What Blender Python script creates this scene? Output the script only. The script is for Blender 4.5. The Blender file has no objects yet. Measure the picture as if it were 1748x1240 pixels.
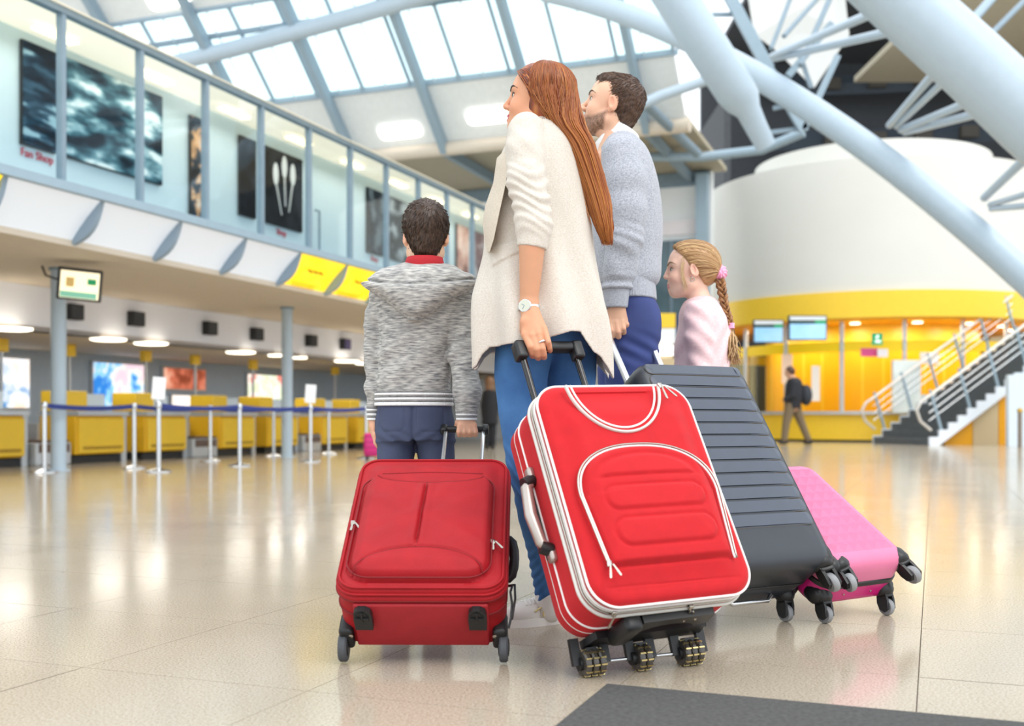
import bpy, bmesh, math, random
import numpy as np
from mathutils import Vector, Matrix, Euler
random.seed(7)
rng = np.random.default_rng(11)
sc = bpy.context.scene
col = sc.collection

# ------------------------------------------------------------------ camera, sky, sun, exposure
FPX, CX, HZ, CH = 1850.0, 874.0, 714.0, 0.625       # focal length (px), principal column, horizon row, eye height
cam_d = bpy.data.cameras.new('camera')
cam = bpy.data.objects.new('camera', cam_d); col.objects.link(cam)
cam.location = (0, 0, CH); cam.rotation_euler = (math.pi / 2, 0, 0)
cam_d.sensor_width = 36; cam_d.lens = FPX / 1748 * 36
cam_d.shift_y = (HZ - 620) / 1748
cam_d.clip_start = 0.05; cam_d.clip_end = 300
cam_d.dof.use_dof = True; cam_d.dof.focus_distance = 3.25; cam_d.dof.aperture_fstop = 2.7
sc.camera = cam

world = bpy.data.worlds.new('sky'); sc.world = world
world.use_nodes = True
wn = world.node_tree
bg = wn.nodes['Background']
bg.inputs[0].default_value = (0.90, 0.955, 1.0, 1)
bg.inputs[1].default_value = 1.8

sun_d = bpy.data.lights.new('sun', 'SUN'); sun_d.energy = 1.6; sun_d.angle = math.radians(35); sun_d.color = (1, 0.95, 0.88)
sun = bpy.data.objects.new('sun', sun_d); col.objects.link(sun)
sun.rotation_euler = Vector((-0.55, 0.75, -1.15)).to_track_quat('-Z', 'Y').to_euler()

sc.view_settings.view_transform = 'Standard'
sc.view_settings.look = 'None'
sc.view_settings.gamma = 1
sc.view_settings.exposure = 0.0
sc.view_settings.use_curve_mapping = False

# ------------------------------------------------------------------ helpers
def at(x, y, D):
    return Vector(((x - CX) * D / FPX, D, CH + (HZ - y) * D / FPX))
TH = math.atan(721 / FPX)
SU, CU = math.sin(TH), math.cos(TH)
HALL = Matrix(((SU, -CU, 0, 0), (CU, SU, 0, 0), (0, 0, 1, 0), (0, 0, 0, 1)))   # (t along the gallery, p across, z) -> world
def hall(t, p, z): return HALL @ Vector((t, p, z))
def t_of(x, p):
    r = (x - CX) / FPX
    Y = p / (-CU * r + SU); return SU * r * Y + CU * Y
def z_of(x, y, p):
    r = (x - CX) / FPX
    Y = p / (-CU * r + SU); return CH + (HZ - y) * Y / FPX

def srgb(c):
    if isinstance(c, str):
        c = c.lstrip('#'); c = [int(c[i:i + 2], 16) / 255 for i in (0, 2, 4)]
    return tuple(((x / 12.92) if x <= 0.04045 else ((x + 0.055) / 1.055) ** 2.4) for x in c)

MATS = {}
def M(name, c, rough=0.5, metal=0.0, var=0.0, vscale=8.0, bump=0.0, bscale=60.0, spec=0.5, emit=0.0, stretch=None, sheen=0.0, trans=0.0, alpha=1.0, c2=None, coat=0.0, attr=False, detail=3.0):
    """procedural principled material: colour c wandering to c2 (or darker/lighter by var) with noise, optional noise bump"""
    m = bpy.data.materials.new(name); m.use_nodes = True
    nt = m.node_tree; N = nt.nodes; L = nt.links; b = N['Principled BSDF']
    c = srgb(c)
    b.inputs['Roughness'].default_value = rough; b.inputs['Metallic'].default_value = metal
    b.inputs['Specular IOR Level'].default_value = spec
    b.inputs['Sheen Weight'].default_value = sheen
    b.inputs['Coat Weight'].default_value = coat
    b.inputs['Transmission Weight'].default_value = trans; b.inputs['Alpha'].default_value = alpha
    tc = N.new('ShaderNodeTexCoord'); mp = N.new('ShaderNodeMapping'); L.new(tc.outputs['Object'], mp.inputs[0])
    if stretch: mp.inputs['Scale'].default_value = stretch
    ns = N.new('ShaderNodeTexNoise'); ns.inputs['Scale'].default_value = vscale; ns.inputs['Detail'].default_value = detail
    L.new(mp.outputs[0], ns.inputs['Vector'])
    mix = N.new('ShaderNodeMix'); mix.data_type = 'RGBA'
    if c2 is not None: a_, b_ = c, srgb(c2)
    else: a_, b_ = tuple(x * (1 - var) for x in c), tuple(min(1, x * (1 + var)) for x in c)
    rp = N.new('ShaderNodeMapRange'); rp.inputs[1].default_value = 0.3; rp.inputs[2].default_value = 0.7
    L.new(ns.outputs[0], rp.inputs[0]); L.new(rp.outputs[0], mix.inputs[0])
    mix.inputs[6].default_value = (*a_, 1); mix.inputs[7].default_value = (*b_, 1)
    out = mix.outputs[2]
    if attr:
        at_ = N.new('ShaderNodeAttribute'); at_.attribute_name = 'Col'
        mu = N.new('ShaderNodeMix'); mu.data_type = 'RGBA'; mu.blend_type = 'MULTIPLY'; mu.inputs[0].default_value = 1
        L.new(at_.outputs['Color'], mu.inputs[6]); L.new(out, mu.inputs[7]); out = mu.outputs[2]
    L.new(out, b.inputs['Base Color'])
    if emit: L.new(out, b.inputs['Emission Color']); b.inputs['Emission Strength'].default_value = emit
    if bump:
        n2 = N.new('ShaderNodeTexNoise'); n2.inputs['Scale'].default_value = bscale; n2.inputs['Detail'].default_value = 4
        L.new(mp.outputs[0], n2.inputs['Vector'])
        bp = N.new('ShaderNodeBump'); bp.inputs['Strength'].default_value = bump; bp.inputs['Distance'].default_value = 0.004
        L.new(n2.outputs[0], bp.inputs['Height']); L.new(bp.outputs[0], b.inputs['Normal'])
    MATS[name] = m
    return m

def tag(o, label=None, cat=None, group=None, kind=None):
    if label: o['label'] = label
    if cat: o['category'] = cat
    if group: o['group'] = group
    if kind: o['kind'] = kind
    return o
def empty(name, loc=(0, 0, 0), mtx=None):
    o = bpy.data.objects.new(name, None); col.objects.link(o); o.empty_display_size = 0.1
    if mtx is not None: o.matrix_world = mtx
    else: o.location = loc
    o['_inv'] = 0 if mtx is not None else 1
    return o
def place(o, parent):
    """children of a plain located empty keep world coordinates; children of a posed empty use its local frame"""
    o.parent = parent
    if parent.get('_inv', None) == 1: o.matrix_parent_inverse = Matrix.Translation(parent.location).inverted()
def mesh_obj(name, v, f, mat=None, parent=None, smooth=None, colors=None):
    me = bpy.data.meshes.new(name)
    if isinstance(v, np.ndarray) and isinstance(f, np.ndarray):
        me.vertices.add(len(v)); me.vertices.foreach_set('co', v.astype(np.float32).ravel())
        k = f.shape[1]; me.loops.add(f.size); me.loops.foreach_set('vertex_index', f.astype(np.int32).ravel())
        me.polygons.add(len(f)); me.polygons.foreach_set('loop_start', np.arange(0, f.size, k, dtype=np.int32))
        me.update(calc_edges=True); me.validate()
    else:
        me.from_pydata([tuple(p) for p in v], [], f); me.update()
    if smooth is not None:
        me.polygons.foreach_set('use_smooth', [True] * len(me.polygons))
        if smooth < 180: me.set_sharp_from_angle(angle=math.radians(smooth))
    if colors is not None:
        at_ = me.color_attributes.new('Col', 'FLOAT_COLOR', 'POINT')
        c4 = np.ones((len(me.vertices), 4), np.float32); c4[:, :3] = colors
        at_.data.foreach_set('color', c4.ravel())
    if mat is not None: me.materials.append(mat)
    o = bpy.data.objects.new(name, me); col.objects.link(o)
    if parent is not None: place(o, parent)
    return o
class MB:
    def __init__(s, xf=None): s.v = []; s.f = []; s.xf = xf
    def add(s, v, f):
        n = len(s.v); s.v += [tuple(s.xf @ Vector(p)) if s.xf is not None else tuple(p) for p in v]
        s.f += [tuple(i + n for i in q) for q in f]; return s
    def box(s, x0, x1, y0, y1, z0, z1):
        return s.add([(x, y, z) for z in (z0, z1) for y in (y0, y1) for x in (x0, x1)],
                     [(0, 2, 3, 1), (4, 5, 7, 6), (0, 1, 5, 4), (2, 6, 7, 3), (0, 4, 6, 2), (1, 3, 7, 5)])
    def rbox(s, x0, x1, y0, y1, z0, z1, r, n=3):
        """box with all edges rounded"""
        r = min(r, (x1 - x0) / 2.001, (y1 - y0) / 2.001, (z1 - z0) / 2.001)
        bm = bmesh.new(); bmesh.ops.create_cube(bm, size=1)
        for q in bm.verts: q.co = Vector(((x0 + x1) / 2 + q.co.x * (x1 - x0), (y0 + y1) / 2 + q.co.y * (y1 - y0), (z0 + z1) / 2 + q.co.z * (z1 - z0)))
        bmesh.ops.bevel(bm, geom=list(bm.edges) + list(bm.verts), offset=r, segments=n, profile=0.5, affect='EDGES')
        bm.verts.index_update(); s.add([q.co for q in bm.verts], [[w.index for w in q.verts] for q in bm.faces]); bm.free(); return s
    def tube(s, path, r, n=10, cap=True, flat=1.0, up=None):
        P = [Vector(p) for p in path]; m = len(P)
        R = r if isinstance(r, (list, tuple, np.ndarray)) else [r] * m
        vs = []; prev = None
        for i in range(m):
            tan = (P[min(i + 1, m - 1)] - P[max(i - 1, 0)]); tan.normalize()
            if prev is None:
                a = Vector(up) if up is not None else (Vector((0, 0, 1)) if abs(tan.z) < 0.9 else Vector((1, 0, 0)))
            else: a = prev
            nx = (a - tan * a.dot(tan)); nx.normalize(); ny = tan.cross(nx); prev = nx
            for k in range(n):
                th = 2 * math.pi * k / n
                vs.append(P[i] + nx * (math.cos(th) * R[i]) + ny * (math.sin(th) * R[i] * flat))
        fs = [(i * n + k, i * n + (k + 1) % n, (i + 1) * n + (k + 1) % n, (i + 1) * n + k) for i in range(m - 1) for k in range(n)]
        if cap: fs += [tuple(range(n - 1, -1, -1)), tuple((m - 1) * n + k for k in range(n))]
        return s.add(vs, fs)
    def ring(s, path, r, n=6, flat=1.0, normal=None):
        """closed tube; with normal given, one profile axis stays along it"""
        P = [Vector(p) for p in path]; m = len(P); vs = []
        for i in range(m):
            tan = P[(i + 1) % m] - P[i - 1]; tan.normalize()
            nx = Vector(normal if normal is not None else (0, 0, 1)); nx = nx - tan * nx.dot(tan); nx.normalize(); ny = tan.cross(nx)
            for k in range(n):
                th = 2 * math.pi * k / n; vs.append(P[i] + nx * (math.cos(th) * r) + ny * (math.sin(th) * r * flat))
        fs = [(i * n + k, i * n + (k + 1) % n, ((i + 1) % m) * n + (k + 1) % n, ((i + 1) % m) * n + k) for i in range(m) for k in range(n)]
        return s.add(vs, fs)
    def bar(s, a, b, w, h, up=(0, 0, 1)):
        a = Vector(a); b = Vector(b); t = (b - a).normalized(); u = Vector(up); u = (u - t * u.dot(t))
        if u.length < 1e-6: u = Vector((1, 0, 0)) - t * t.x
        u.normalize(); q = t.cross(u)
        vs = [p + q * (i * w / 2) + u * (j * h / 2) for p in (a, b) for j in (-1, 1) for i in (-1, 1)]
        return s.add(vs, [(0, 2, 3, 1), (4, 5, 7, 6), (0, 1, 5, 4), (2, 6, 7, 3), (0, 4, 6, 2), (1, 3, 7, 5)])
    def lathe(s, prof, mtx=None, n=20):
        mtx = mtx or Matrix(); m = len(prof)
        vs = [mtx @ Vector((r * math.cos(2 * math.pi * k / n), r * math.sin(2 * math.pi * k / n), z)) for r, z in prof for k in range(n)]
        fs = [(i * n + k, i * n + (k + 1) % n, (i + 1) * n + (k + 1) % n, (i + 1) * n + k) for i in range(m - 1) for k in range(n)]
        fs += [tuple(range(n - 1, -1, -1)), tuple((m - 1) * n + k for k in range(n))]
        return s.add(vs, fs)
    def prism(s, poly, d0, d1, mtx=None):
        """polygon (x, y) extruded from z=d0 to z=d1, then moved by mtx"""
        mtx = mtx or Matrix(); n = len(poly)
        vs = [mtx @ Vector((x, y, z)) for z in (d0, d1) for x, y in poly]
        return s.add(vs, [tuple(range(n - 1, -1, -1)), tuple(range(n, 2 * n))] + [(i, (i + 1) % n, (i + 1) % n + n, i + n) for i in range(n)])
    def build(s, name, mat, parent=None, smooth=None): return mesh_obj(name, s.v, s.f, mat, parent, smooth)
def axes(o, x, y, z):
    """matrix from origin and three axis vectors"""
    x, y, z = Vector(x), Vector(y), Vector(z)
    return Matrix(((x[0], y[0], z[0], o[0]), (x[1], y[1], z[1], o[1]), (x[2], y[2], z[2], o[2]), (0, 0, 0, 1)))
def frame_to(o, z):
    z = Vector(z).normalized(); x = Vector((0, 0, 1)) if abs(z.z) < .9 else Vector((1, 0, 0)); x = (x - z * x.dot(z)).normalized()
    return axes(o, x, z.cross(x), z)
def copy_tree(o, parent=None):
    c = o.copy(); col.objects.link(c); c.parent = parent
    for ch in o.children: copy_tree(ch, c)
    return c
def text_obj(name, body, size, mtx, mat, parent=None, depth=0.004):
    cu = bpy.data.curves.new(name, 'FONT'); cu.body = body; cu.size = size; cu.extrude = depth; cu.align_x = 'CENTER'; cu.align_y = 'CENTER'
    o = bpy.data.objects.new(name, cu); col.objects.link(o)
    dg = bpy.context.evaluated_depsgraph_get(); me = bpy.data.meshes.new_from_object(o.evaluated_get(dg))
    bpy.data.objects.remove(o); me.transform(mtx); me.materials.clear(); me.materials.append(mat)
    o = bpy.data.objects.new(name, me); col.objects.link(o)
    if parent is not None: place(o, parent)
    return o
# ================================================================== THE SETTING
def terrazzo(name, ca, cb, cc):
    m = M(name, ca, rough=0.13, spec=0.5)
    nt = m.node_tree; N = nt.nodes; L = nt.links; b = N['Principled BSDF']
    tc = N.new('ShaderNodeTexCoord'); geo = N.new('ShaderNodeNewGeometry'); oi = N.new('ShaderNodeObjectInfo')
    n1 = N.new('ShaderNodeTexNoise'); n1.inputs['Scale'].default_value = 170; n1.inputs['Detail'].default_value = 6; n1.inputs['Roughness'].default_value = .75
    n2 = N.new('ShaderNodeTexNoise'); n2.inputs['Scale'].default_value = 1.3; n2.inputs['Detail'].default_value = 3
    for n in (n1, n2): L.new(geo.outputs['Position'], n.inputs['Vector'])
    r1 = N.new('ShaderNodeValToRGB'); e = r1.color_ramp.elements
    e[0].position = .36; e[0].color = (*srgb(cc), 1); e[1].position = .50; e[1].color = (*srgb(ca), 1)
    x = r1.color_ramp.elements.new(.66); x.color = (*srgb(cb), 1)
    L.new(n1.outputs[0], r1.inputs[0])
    mx = N.new('ShaderNodeMix'); mx.data_type = 'RGBA'; mx.blend_type = 'MULTIPLY'
    mr = N.new('ShaderNodeMapRange'); mr.inputs[1].default_value = .3; mr.inputs[2].default_value = .7; mr.inputs[3].default_value = .94; mr.inputs[4].default_value = 1.04
    L.new(n2.outputs[0], mr.inputs[0]); L.new(r1.outputs[0], mx.inputs[6]); mx.inputs[0].default_value = 1
    L.new(mr.outputs[0], mx.inputs[7]); L.new(mx.outputs[2], b.inputs['Base Color'])
    mr2 = N.new('ShaderNodeMapRange'); mr2.inputs[3].default_value = .11; mr2.inputs[4].default_value = .17
    L.new(n2.outputs[0], mr2.inputs[0]); L.new(mr2.outputs[0], b.inputs['Roughness'])
    return m
m_tile = terrazzo('polished terrazzo', '#b9ad9a', '#c9bfb0', '#877965')
m_joint = M('dark floor joint', '#857869', 0.95, spec=.1)
m_white = M('white painted wall', '#eef1f2', 0.6, var=.02, vscale=2)
m_cyan = M('pale cyan wall panel', '#c8dde5', 0.5, var=.02, vscale=1.5)
m_steel = M('blue grey painted steel', '#93a8b6', 0.4, var=.03)
m_steel_d = M('darker blue grey steel', '#7f93a1', 0.45, var=.05)
m_tubewhite = M('pale blue painted tube', '#b2c3d0', 0.35, var=.02)
m_soffit = M('beige soffit board', '#d6cab9', 0.7, var=.02)
m_bluewall = M('blue grey back wall', '#bccbdb', 0.7, var=.03)
m_fascia = M('white fascia panel', '#e3eaf4', 0.35, emit=0.28, var=.01)  # faint glow added to brighten the white panels
m_yellow_lit = M('backlit yellow sign', '#ffd60a', 0.4, emit=0.9, c2='#ffdf2e')
m_fin = M('grey fin', '#8fa3b5', 0.5)
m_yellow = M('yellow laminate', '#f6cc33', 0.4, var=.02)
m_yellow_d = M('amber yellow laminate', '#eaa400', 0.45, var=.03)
m_black = M('black plastic', '#17181a', 0.45, var=.1)
m_chrome = M('brushed stainless', '#d3d6d9', 0.22, metal=1.0, var=.03)
m_silver = M('silver laminate', '#c3c8cc', 0.35, metal=.4, var=.03)
m_lamp = M('lit lamp diffuser', '#fff4dd', 0.5, emit=3.5)
m_lampw = M('lit white lamp diffuser', '#fffaf0', 0.5, emit=3.0)
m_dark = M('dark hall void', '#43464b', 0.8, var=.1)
m_navy = M('dark lattice band', '#39434e', 0.7, var=.1)
m_brownroof = M('beige ceiling board', '#b0a792', 0.8, var=.04)
m_glass = M('clear pane', '#dff2f6', 0.03, spec=.5)
def make_glass(m, tint, mixf):
    nt = m.node_tree; N = nt.nodes; L = nt.links
    tr = N.new('ShaderNodeBsdfTransparent'); tr.inputs[0].default_value = (*srgb(tint), 1)
    gl = N.new('ShaderNodeBsdfGlossy'); gl.inputs['Roughness'].default_value = .03
    fr = N.new('ShaderNodeFresnel'); fr.inputs[0].default_value = 1.25
    mx = N.new('ShaderNodeMixShader'); ml = N.new('ShaderNodeMath'); ml.operation = 'MULTIPLY'; ml.inputs[1].default_value = mixf
    L.new(fr.outputs[0], ml.inputs[0]); L.new(ml.outputs[0], mx.inputs[0]); L.new(tr.outputs[0], mx.inputs[1]); L.new(gl.outputs[0], mx.inputs[2])
    L.new(mx.outputs[0], N['Material Output'].inputs[0])
make_glass(m_glass, '#fafdfe', .18)
m_sky = M('skylight pane', '#ffffff', .1); make_glass(m_sky, '#f6ffff', .2)

# ---- floor: square terrazzo tiles on the gallery's grid
floor = MB(); floor.box(-30, 40, -4, 60, -0.12, -0.004)
floor = tag(floor.build('floor', m_joint), 'polished beige terrazzo floor of large square tiles', kind='structure')
TS, T0, P0 = 0.65, 2.14, 0.036
def tile_mesh():
    g = 0.0012; h = TS / 2 - g
    mb = MB(); mb.box(-h, h, -h, h, -.02, 0)
    return mb
cells = []
for i in range(-22, 75):
    for j in range(-50, 50):
        t = T0 + (i + .5) * TS; p = P0 + (j + .5) * TS; w = hall(t, p, 0)
        if w.y < -1 or w.y > 48: continue
        if w.y < 1.6:
            if abs(w.x) < 12: cells.append((w.y + 300, t, p))
            continue
        x = CX + FPX * w.x / w.y
        if -260 < x < 2010: cells.append((w.y + (0 if -40 < x < 1790 else 100), t, p))
        elif abs(w.x) < 26 and w.y < 34: cells.append((w.y + 200, t, p))
cells.sort()
tm = tile_mesh(); tproto = None; rest = MB()
R4 = HALL.to_3x3().to_4x4()
for k, (d, t, p) in enumerate(cells):
    w = hall(t, p, 0)
    if k < 300:
        if tproto is None:
            o = tm.build('tile', m_tile, floor); tproto = o
        else:
            o = bpy.data.objects.new('tile', tproto.data); col.objects.link(o); o.parent = floor
        o.matrix_local = Matrix.Translation(w) @ R4
    else:
        g = TS / 2 - .0016
        rest.add([hall(t + a * g, p + b * g, 0) for a, b in ((-1, -1), (1, -1), (1, 1), (-1, 1))], [(0, 1, 2, 3)])
tag(rest.build('far_tiles', m_tile, floor), kind='stuff')

# ---- left gallery: soffit, fascia of curved panels, upper wall, glazed screen
TA, TB = 2.0, 30.0
def H(): return MB(HALL)
tag(H().box(TA, TB, 8.30, 11.25, 2.40, 2.55).build('ceiling_soffit', m_soffit), 'flat beige soffit above the check-in aisle', kind='structure')
tag(H().box(TA, TB, 11.25, 11.45, 1.79, 2.5).build('wall_bulkhead', M('bluish white bulkhead', '#eef1fb', .6)), 'white bulkhead above the check-in desks', kind='structure')
tag(H().box(TA, TB, 11.25, 14.6, 1.79, 1.86).build('ceiling_desks', m_soffit), 'low beige ceiling over the check-in desks', kind='structure')
tag(H().box(TA, TB, 14.4, 14.6, 0, 1.86).build('wall_left', m_bluewall), 'blue grey wall behind the check-in desks', kind='structure')
tag(H().box(TA, TB, 9.35, 9.5, 2.6, 5.4).build('wall_gallery', m_cyan), 'pale cyan upper gallery wall with posters', kind='structure')
mb = H(); mb.add([(TA, 7.9, 4.66), (TB, 7.9, 4.66), (TB, 9.4, 4.90), (TA, 9.4, 4.90), (TA, 7.9, 4.70), (TB, 7.9, 4.70), (TB, 9.4, 4.94), (TA, 9.4, 4.94)],
                 [(0, 1, 2, 3)])
m_canopy = M('warm white canopy', '#f4ead2', .6, var=.03)
_n = m_canopy.node_tree; _tl = _n.nodes.new('ShaderNodeBsdfTranslucent'); _tl.inputs[0].default_value = (*srgb('#fff1d6'), 1); _mx = _n.nodes.new('ShaderNodeMixShader'); _mx.inputs[0].default_value = .45
_n.links.new(_n.nodes['Principled BSDF'].outputs[0], _mx.inputs[1]); _n.links.new(_tl.outputs[0], _mx.inputs[2]); _n.links.new(_mx.outputs[0], _n.nodes['Material Output'].inputs[0])
tag(mb.build('ceiling_gallery', m_canopy), 'sloping warm white gallery ceiling', kind='structure')
tag(H().box(TA, TB, 7.85, 9.4, 2.84, 2.93).build('trim_1', m_steel), 'pale steel edge of the gallery floor', kind='structure')
fasc = empty('trim_2', hall(8, 8.2, 2.4)); tag(fasc, 'band of curved fascia panels under the gallery', kind='structure')
prof = []
for k in range(9):
    s = k / 8; p = 8.35 - .42 * s; z = 2.40 + .44 * s
    bul = .02 * math.sin(math.pi * s); prof.append((p + bul * .7, z + bul * .7))
FW = 1.24; F0 = 7.57
fin_prof = [(p, z) for p, z in prof] + [(p - .09 * math.sin(math.pi * k / 8), z - .09 * math.sin(math.pi * k / 8)) for k, (p, z) in reversed(list(enumerate(prof)))][1:-1]
for k in range(-4, 18):
    t0 = F0 + k * FW + .02; t1 = t0 + FW - .04; mb = H()
    n = len(prof)
    vs = [(t, p, z) for t in (t0, t1) for p, z in prof] + [(t, p + .03, z + .03) for t in (t0, t1) for p, z in prof]
    fs = [(i, i + 1, n + i + 1, n + i) for i in range(n - 1)] + [(2 * n + i, 3 * n + i, 3 * n + i + 1, 2 * n + i + 1) for i in range(n - 1)]
    mb.add(vs, fs)
    yel = k in (-1, 4, 5, 6)
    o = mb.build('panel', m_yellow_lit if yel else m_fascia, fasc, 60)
    if yel: o['label'] = 'backlit yellow sign panel'
    if k in (4, 5):
        for q in range(3 if k == 4 else 2):
            tt = (t0 + t1) / 2 + (q - (1 if k == 4 else .5)) * .14; p, z = prof[5]
            mtx = HALL @ axes((tt, p - .012, z - .012), (1, 0, 0), (0, .69, .72), (0, -.72, .69))
            MB().prism([(-.045, -.05), (.045, -.05), (.045, .02), (.02, .02), (.02, .05), (-.02, .05), (-.02, .02), (-.045, .02)], 0, .004, mtx).build('pictogram', M('sign brown', '#8a5a00', .6) if 'sign brown' not in MATS else MATS['sign brown'], o)
        for q in range(3):
            p, z = prof[2]; zz = q * .045
            mtx = HALL @ axes(((t0 + t1) / 2, p - .012 + zz * .7, z - .012 - zz * .7), (1, 0, 0), (0, .69, .72), (0, -.72, .69))
            MB().prism([(-.36 + .05 * q, -.009), (.36 - .07 * q, -.009), (.36 - .07 * q, .009), (-.36 + .05 * q, .009)], 0, .003, mtx).build('text_line', M('sign ochre', '#c89600', .6) if 'sign ochre' not in MATS else MATS['sign ochre'], o)
    mb = H(); tf = F0 + k * FW; m = len(fin_prof)
    mb.add([(tf + d, p, z) for d in (-.03, .03) for p, z in fin_prof], [tuple(range(m)), tuple(range(2 * m - 1, m - 1, -1))] + [(i, i + m, (i + 1) % m + m, (i + 1) % m) for i in range(m)])
    mb.build('fin', m_fin, fasc, 40)
# glazed screen above the fascia
scr = empty('window_1', hall(8, 8.0, 2.9)); tag(scr, 'tall glazed screen with slim steel posts along the gallery', kind='structure')
for k in range(-4, 19):
    t = 8.32 + 1.13 * k
    H().box(t - .026, t + .026, 7.96, 8.04, 2.93, 4.66).build('post', m_steel_d, scr)
    H().box(t + .035, t + 1.13 - .035, 7.99, 8.005, 2.95, 4.60).build('pane', m_glass, scr)
H().box(TA, TB, 7.95, 8.05, 4.60, 4.67).build('rail', m_steel_d, scr)
# strip lights under the gallery canopy; wide area lights added to brighten the gallery
m_glow = M('lit warm canopy strip', '#fff0c8', .5, emit=2.0)
for k in range(0, 10):
    t = 7.5 + 1.6 * k
    o = H().rbox(t - .28, t + .28, 8.75, 8.9, 4.735, 4.775, .015).build('strip_light', m_glow)
    tag(o, 'slim strip light under the gallery ceiling, %s counted from the left' % 'first second third fourth fifth sixth seventh eighth ninth tenth'.split()[k], 'light', 'gallery strip lights')
    ld = bpy.data.lights.new('gallery_fill', 'AREA'); ld.shape = 'RECTANGLE'; ld.size = 1.5; ld.size_y = .5; ld.energy = 7; ld.color = (1, .95, .85)
    lo = bpy.data.objects.new('gallery_fill', ld); col.objects.link(lo); lo.matrix_world = Matrix.Translation(hall(t, 8.82, 4.72)) @ R4

# ---- end wall and roof
tag(H().box(30, 30.3, 5.75, 24, 0, 7.49).build('wall_end', m_white), 'white end wall below the skylight', kind='structure')
RP = (2.0, 22.0)
def roofz(t): return 7.61 + .9 * (25 - t)
def rslab(ta, tb, p0, p1, mat, name, th=.12, fn=roofz):
    mb = H(); vs = []
    for dz in (0, th):
        for t in (ta, tb):
            for p in (p0, p1): vs.append((t, p, fn(t) + dz))
    mb.add(vs, [(0, 2, 3, 1), (4, 5, 7, 6), (0, 1, 5, 4), (2, 6, 7, 3), (0, 4, 6, 2), (1, 3, 7, 5)])
    return mb.build(name, mat)
m_roof = M('white roof board', '#e6eaea', .7, var=.03)
tag(rslab(23.75, 25, 5.4, RP[1], m_roof, 'ceiling_1'), 'white sloping roof boards below the skylight', kind='structure')
tag(rslab(17.5, 21.75, 5.4, RP[1], m_roof, 'ceiling_2'), 'white sloping roof boards above the skylight', kind='structure')
flat = lambda t: 7.61 - .02 * (t - 25)
tag(rslab(25, 30.3, 5.4, RP[1], m_brownroof, 'ceiling_3', fn=flat), 'beige flat ceiling strip before the end wall', kind='structure')  # beige greyed to stand for the shade on this strip
sky = empty('window_2', hall(23, 12, 9.5)); tag(sky, 'long sloping skylight of white glazed panes', kind='structure')
m_skyb = M('pale glazing bar', '#d5e6ec', .5)
ribs = [3.7 + 2.6 * k + (.02 * k) for k in range(0, 8)]
p = 5.4
while p < 22:
    for (ta, tb) in ((22.32, 23.72), (21.78, 22.24)):
        mb = H(); vs = [(t, q, roofz(t) + dz) for dz in (.05, .07) for t in (ta, tb) for q in (p + .03, p + .62)]
        mb.add(vs, [(0, 2, 3, 1), (4, 5, 7, 6), (0, 1, 5, 4), (2, 6, 7, 3), (0, 4, 6, 2), (1, 3, 7, 5)]); mb.build('pane', m_sky, sky)
    k = round((p - 5.4) / .65)
    w = .030 if k % 2 == 0 else .012
    H().bar((23.76, p, roofz(23.76)), (21.76, p, roofz(21.76)), w * 2, .10 if k % 2 == 0 else .05, (0, 0, 1)).build('mullion', m_skyb if k % 2 else m_steel, sky)
    p += .65
for t in (22.28, 23.74, 21.76):
    H().bar((t, 5.3, roofz(t) + .01), (t, 22, roofz(t) + .01), .08, .12).build('transom', m_steel_d if t == 22.28 else m_steel, sky)
for k, p in enumerate(ribs[1:]):
    mb = H(); mb.bar((17.6, p, roofz(17.6) - .2), (25.0, p, roofz(25) - .2), .16, .30)
    o = mb.build('roof_rib', m_steel)
    tag(o, 'sloping steel rib under the skylight, number %s counted from the round drum' % ('one two three four five six seven'.split()[k]), 'beam', 'roof ribs')
    mb = H(); mb.bar((25, p, 7.40), (30, p, 7.32), .14, .26); o2 = mb.build('lower_arm', m_steel_d); o2.parent = o
def pipe(name, pts, r, mat, label, cat, n=20, group=None, smooth=60):
    o = MB().tube(pts, r, n).build(name, mat, None, smooth); tag(o, label, cat, group); return o
pipe('roof_purlin', [hall(25, 5.3, 7.45), hall(25, 22, 7.45)], .17, m_soffit, 'beige round purlin at the foot of the sloping roof', 'beam')
pipe('roof_purlin', [hall(21.6, 8.0, 10.3), hall(22.0, 12.2, 9.95), hall(22.35, 16, 9.72), hall(22.6, 22, 9.35)], .20, m_tubewhite, 'pale round purlin crossing in front of the skylight', 'beam')
for (t, p, lab) in ((24.62, 12.65, 'lit rounded ceiling lamp below the skylight, nearer the boy'), (24.5, 10.15, 'lit rounded ceiling lamp behind the red haired woman'), (21.45, 17.3, 'lit rounded ceiling lamp above the skylight at the top left')):
    a = hall(t, p, roofz(t) - .04)
    up = Vector((CU * .0, 0, 0)); tdir = hall(1, 0, -.9).normalized(); pdir = hall(0, 1, 0)
    nn = tdir.cross(pdir)
    mtx = axes(a, pdir, tdir, nn)
    pts = []
    for q in range(24):
        th = 2 * math.pi * q / 24; sx = .5 if math.cos(th) > 0 else -.5
        pts.append((sx * .85 + .17 * math.cos(th), (.06 if math.sin(th) > 0 else -.06) + .14 * math.sin(th)))
    o = MB().prism(pts, -.03, .04, mtx).build('ceiling_lamp', m_lampw); tag(o, lab, 'lamp', 'roof lamps')
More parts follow.
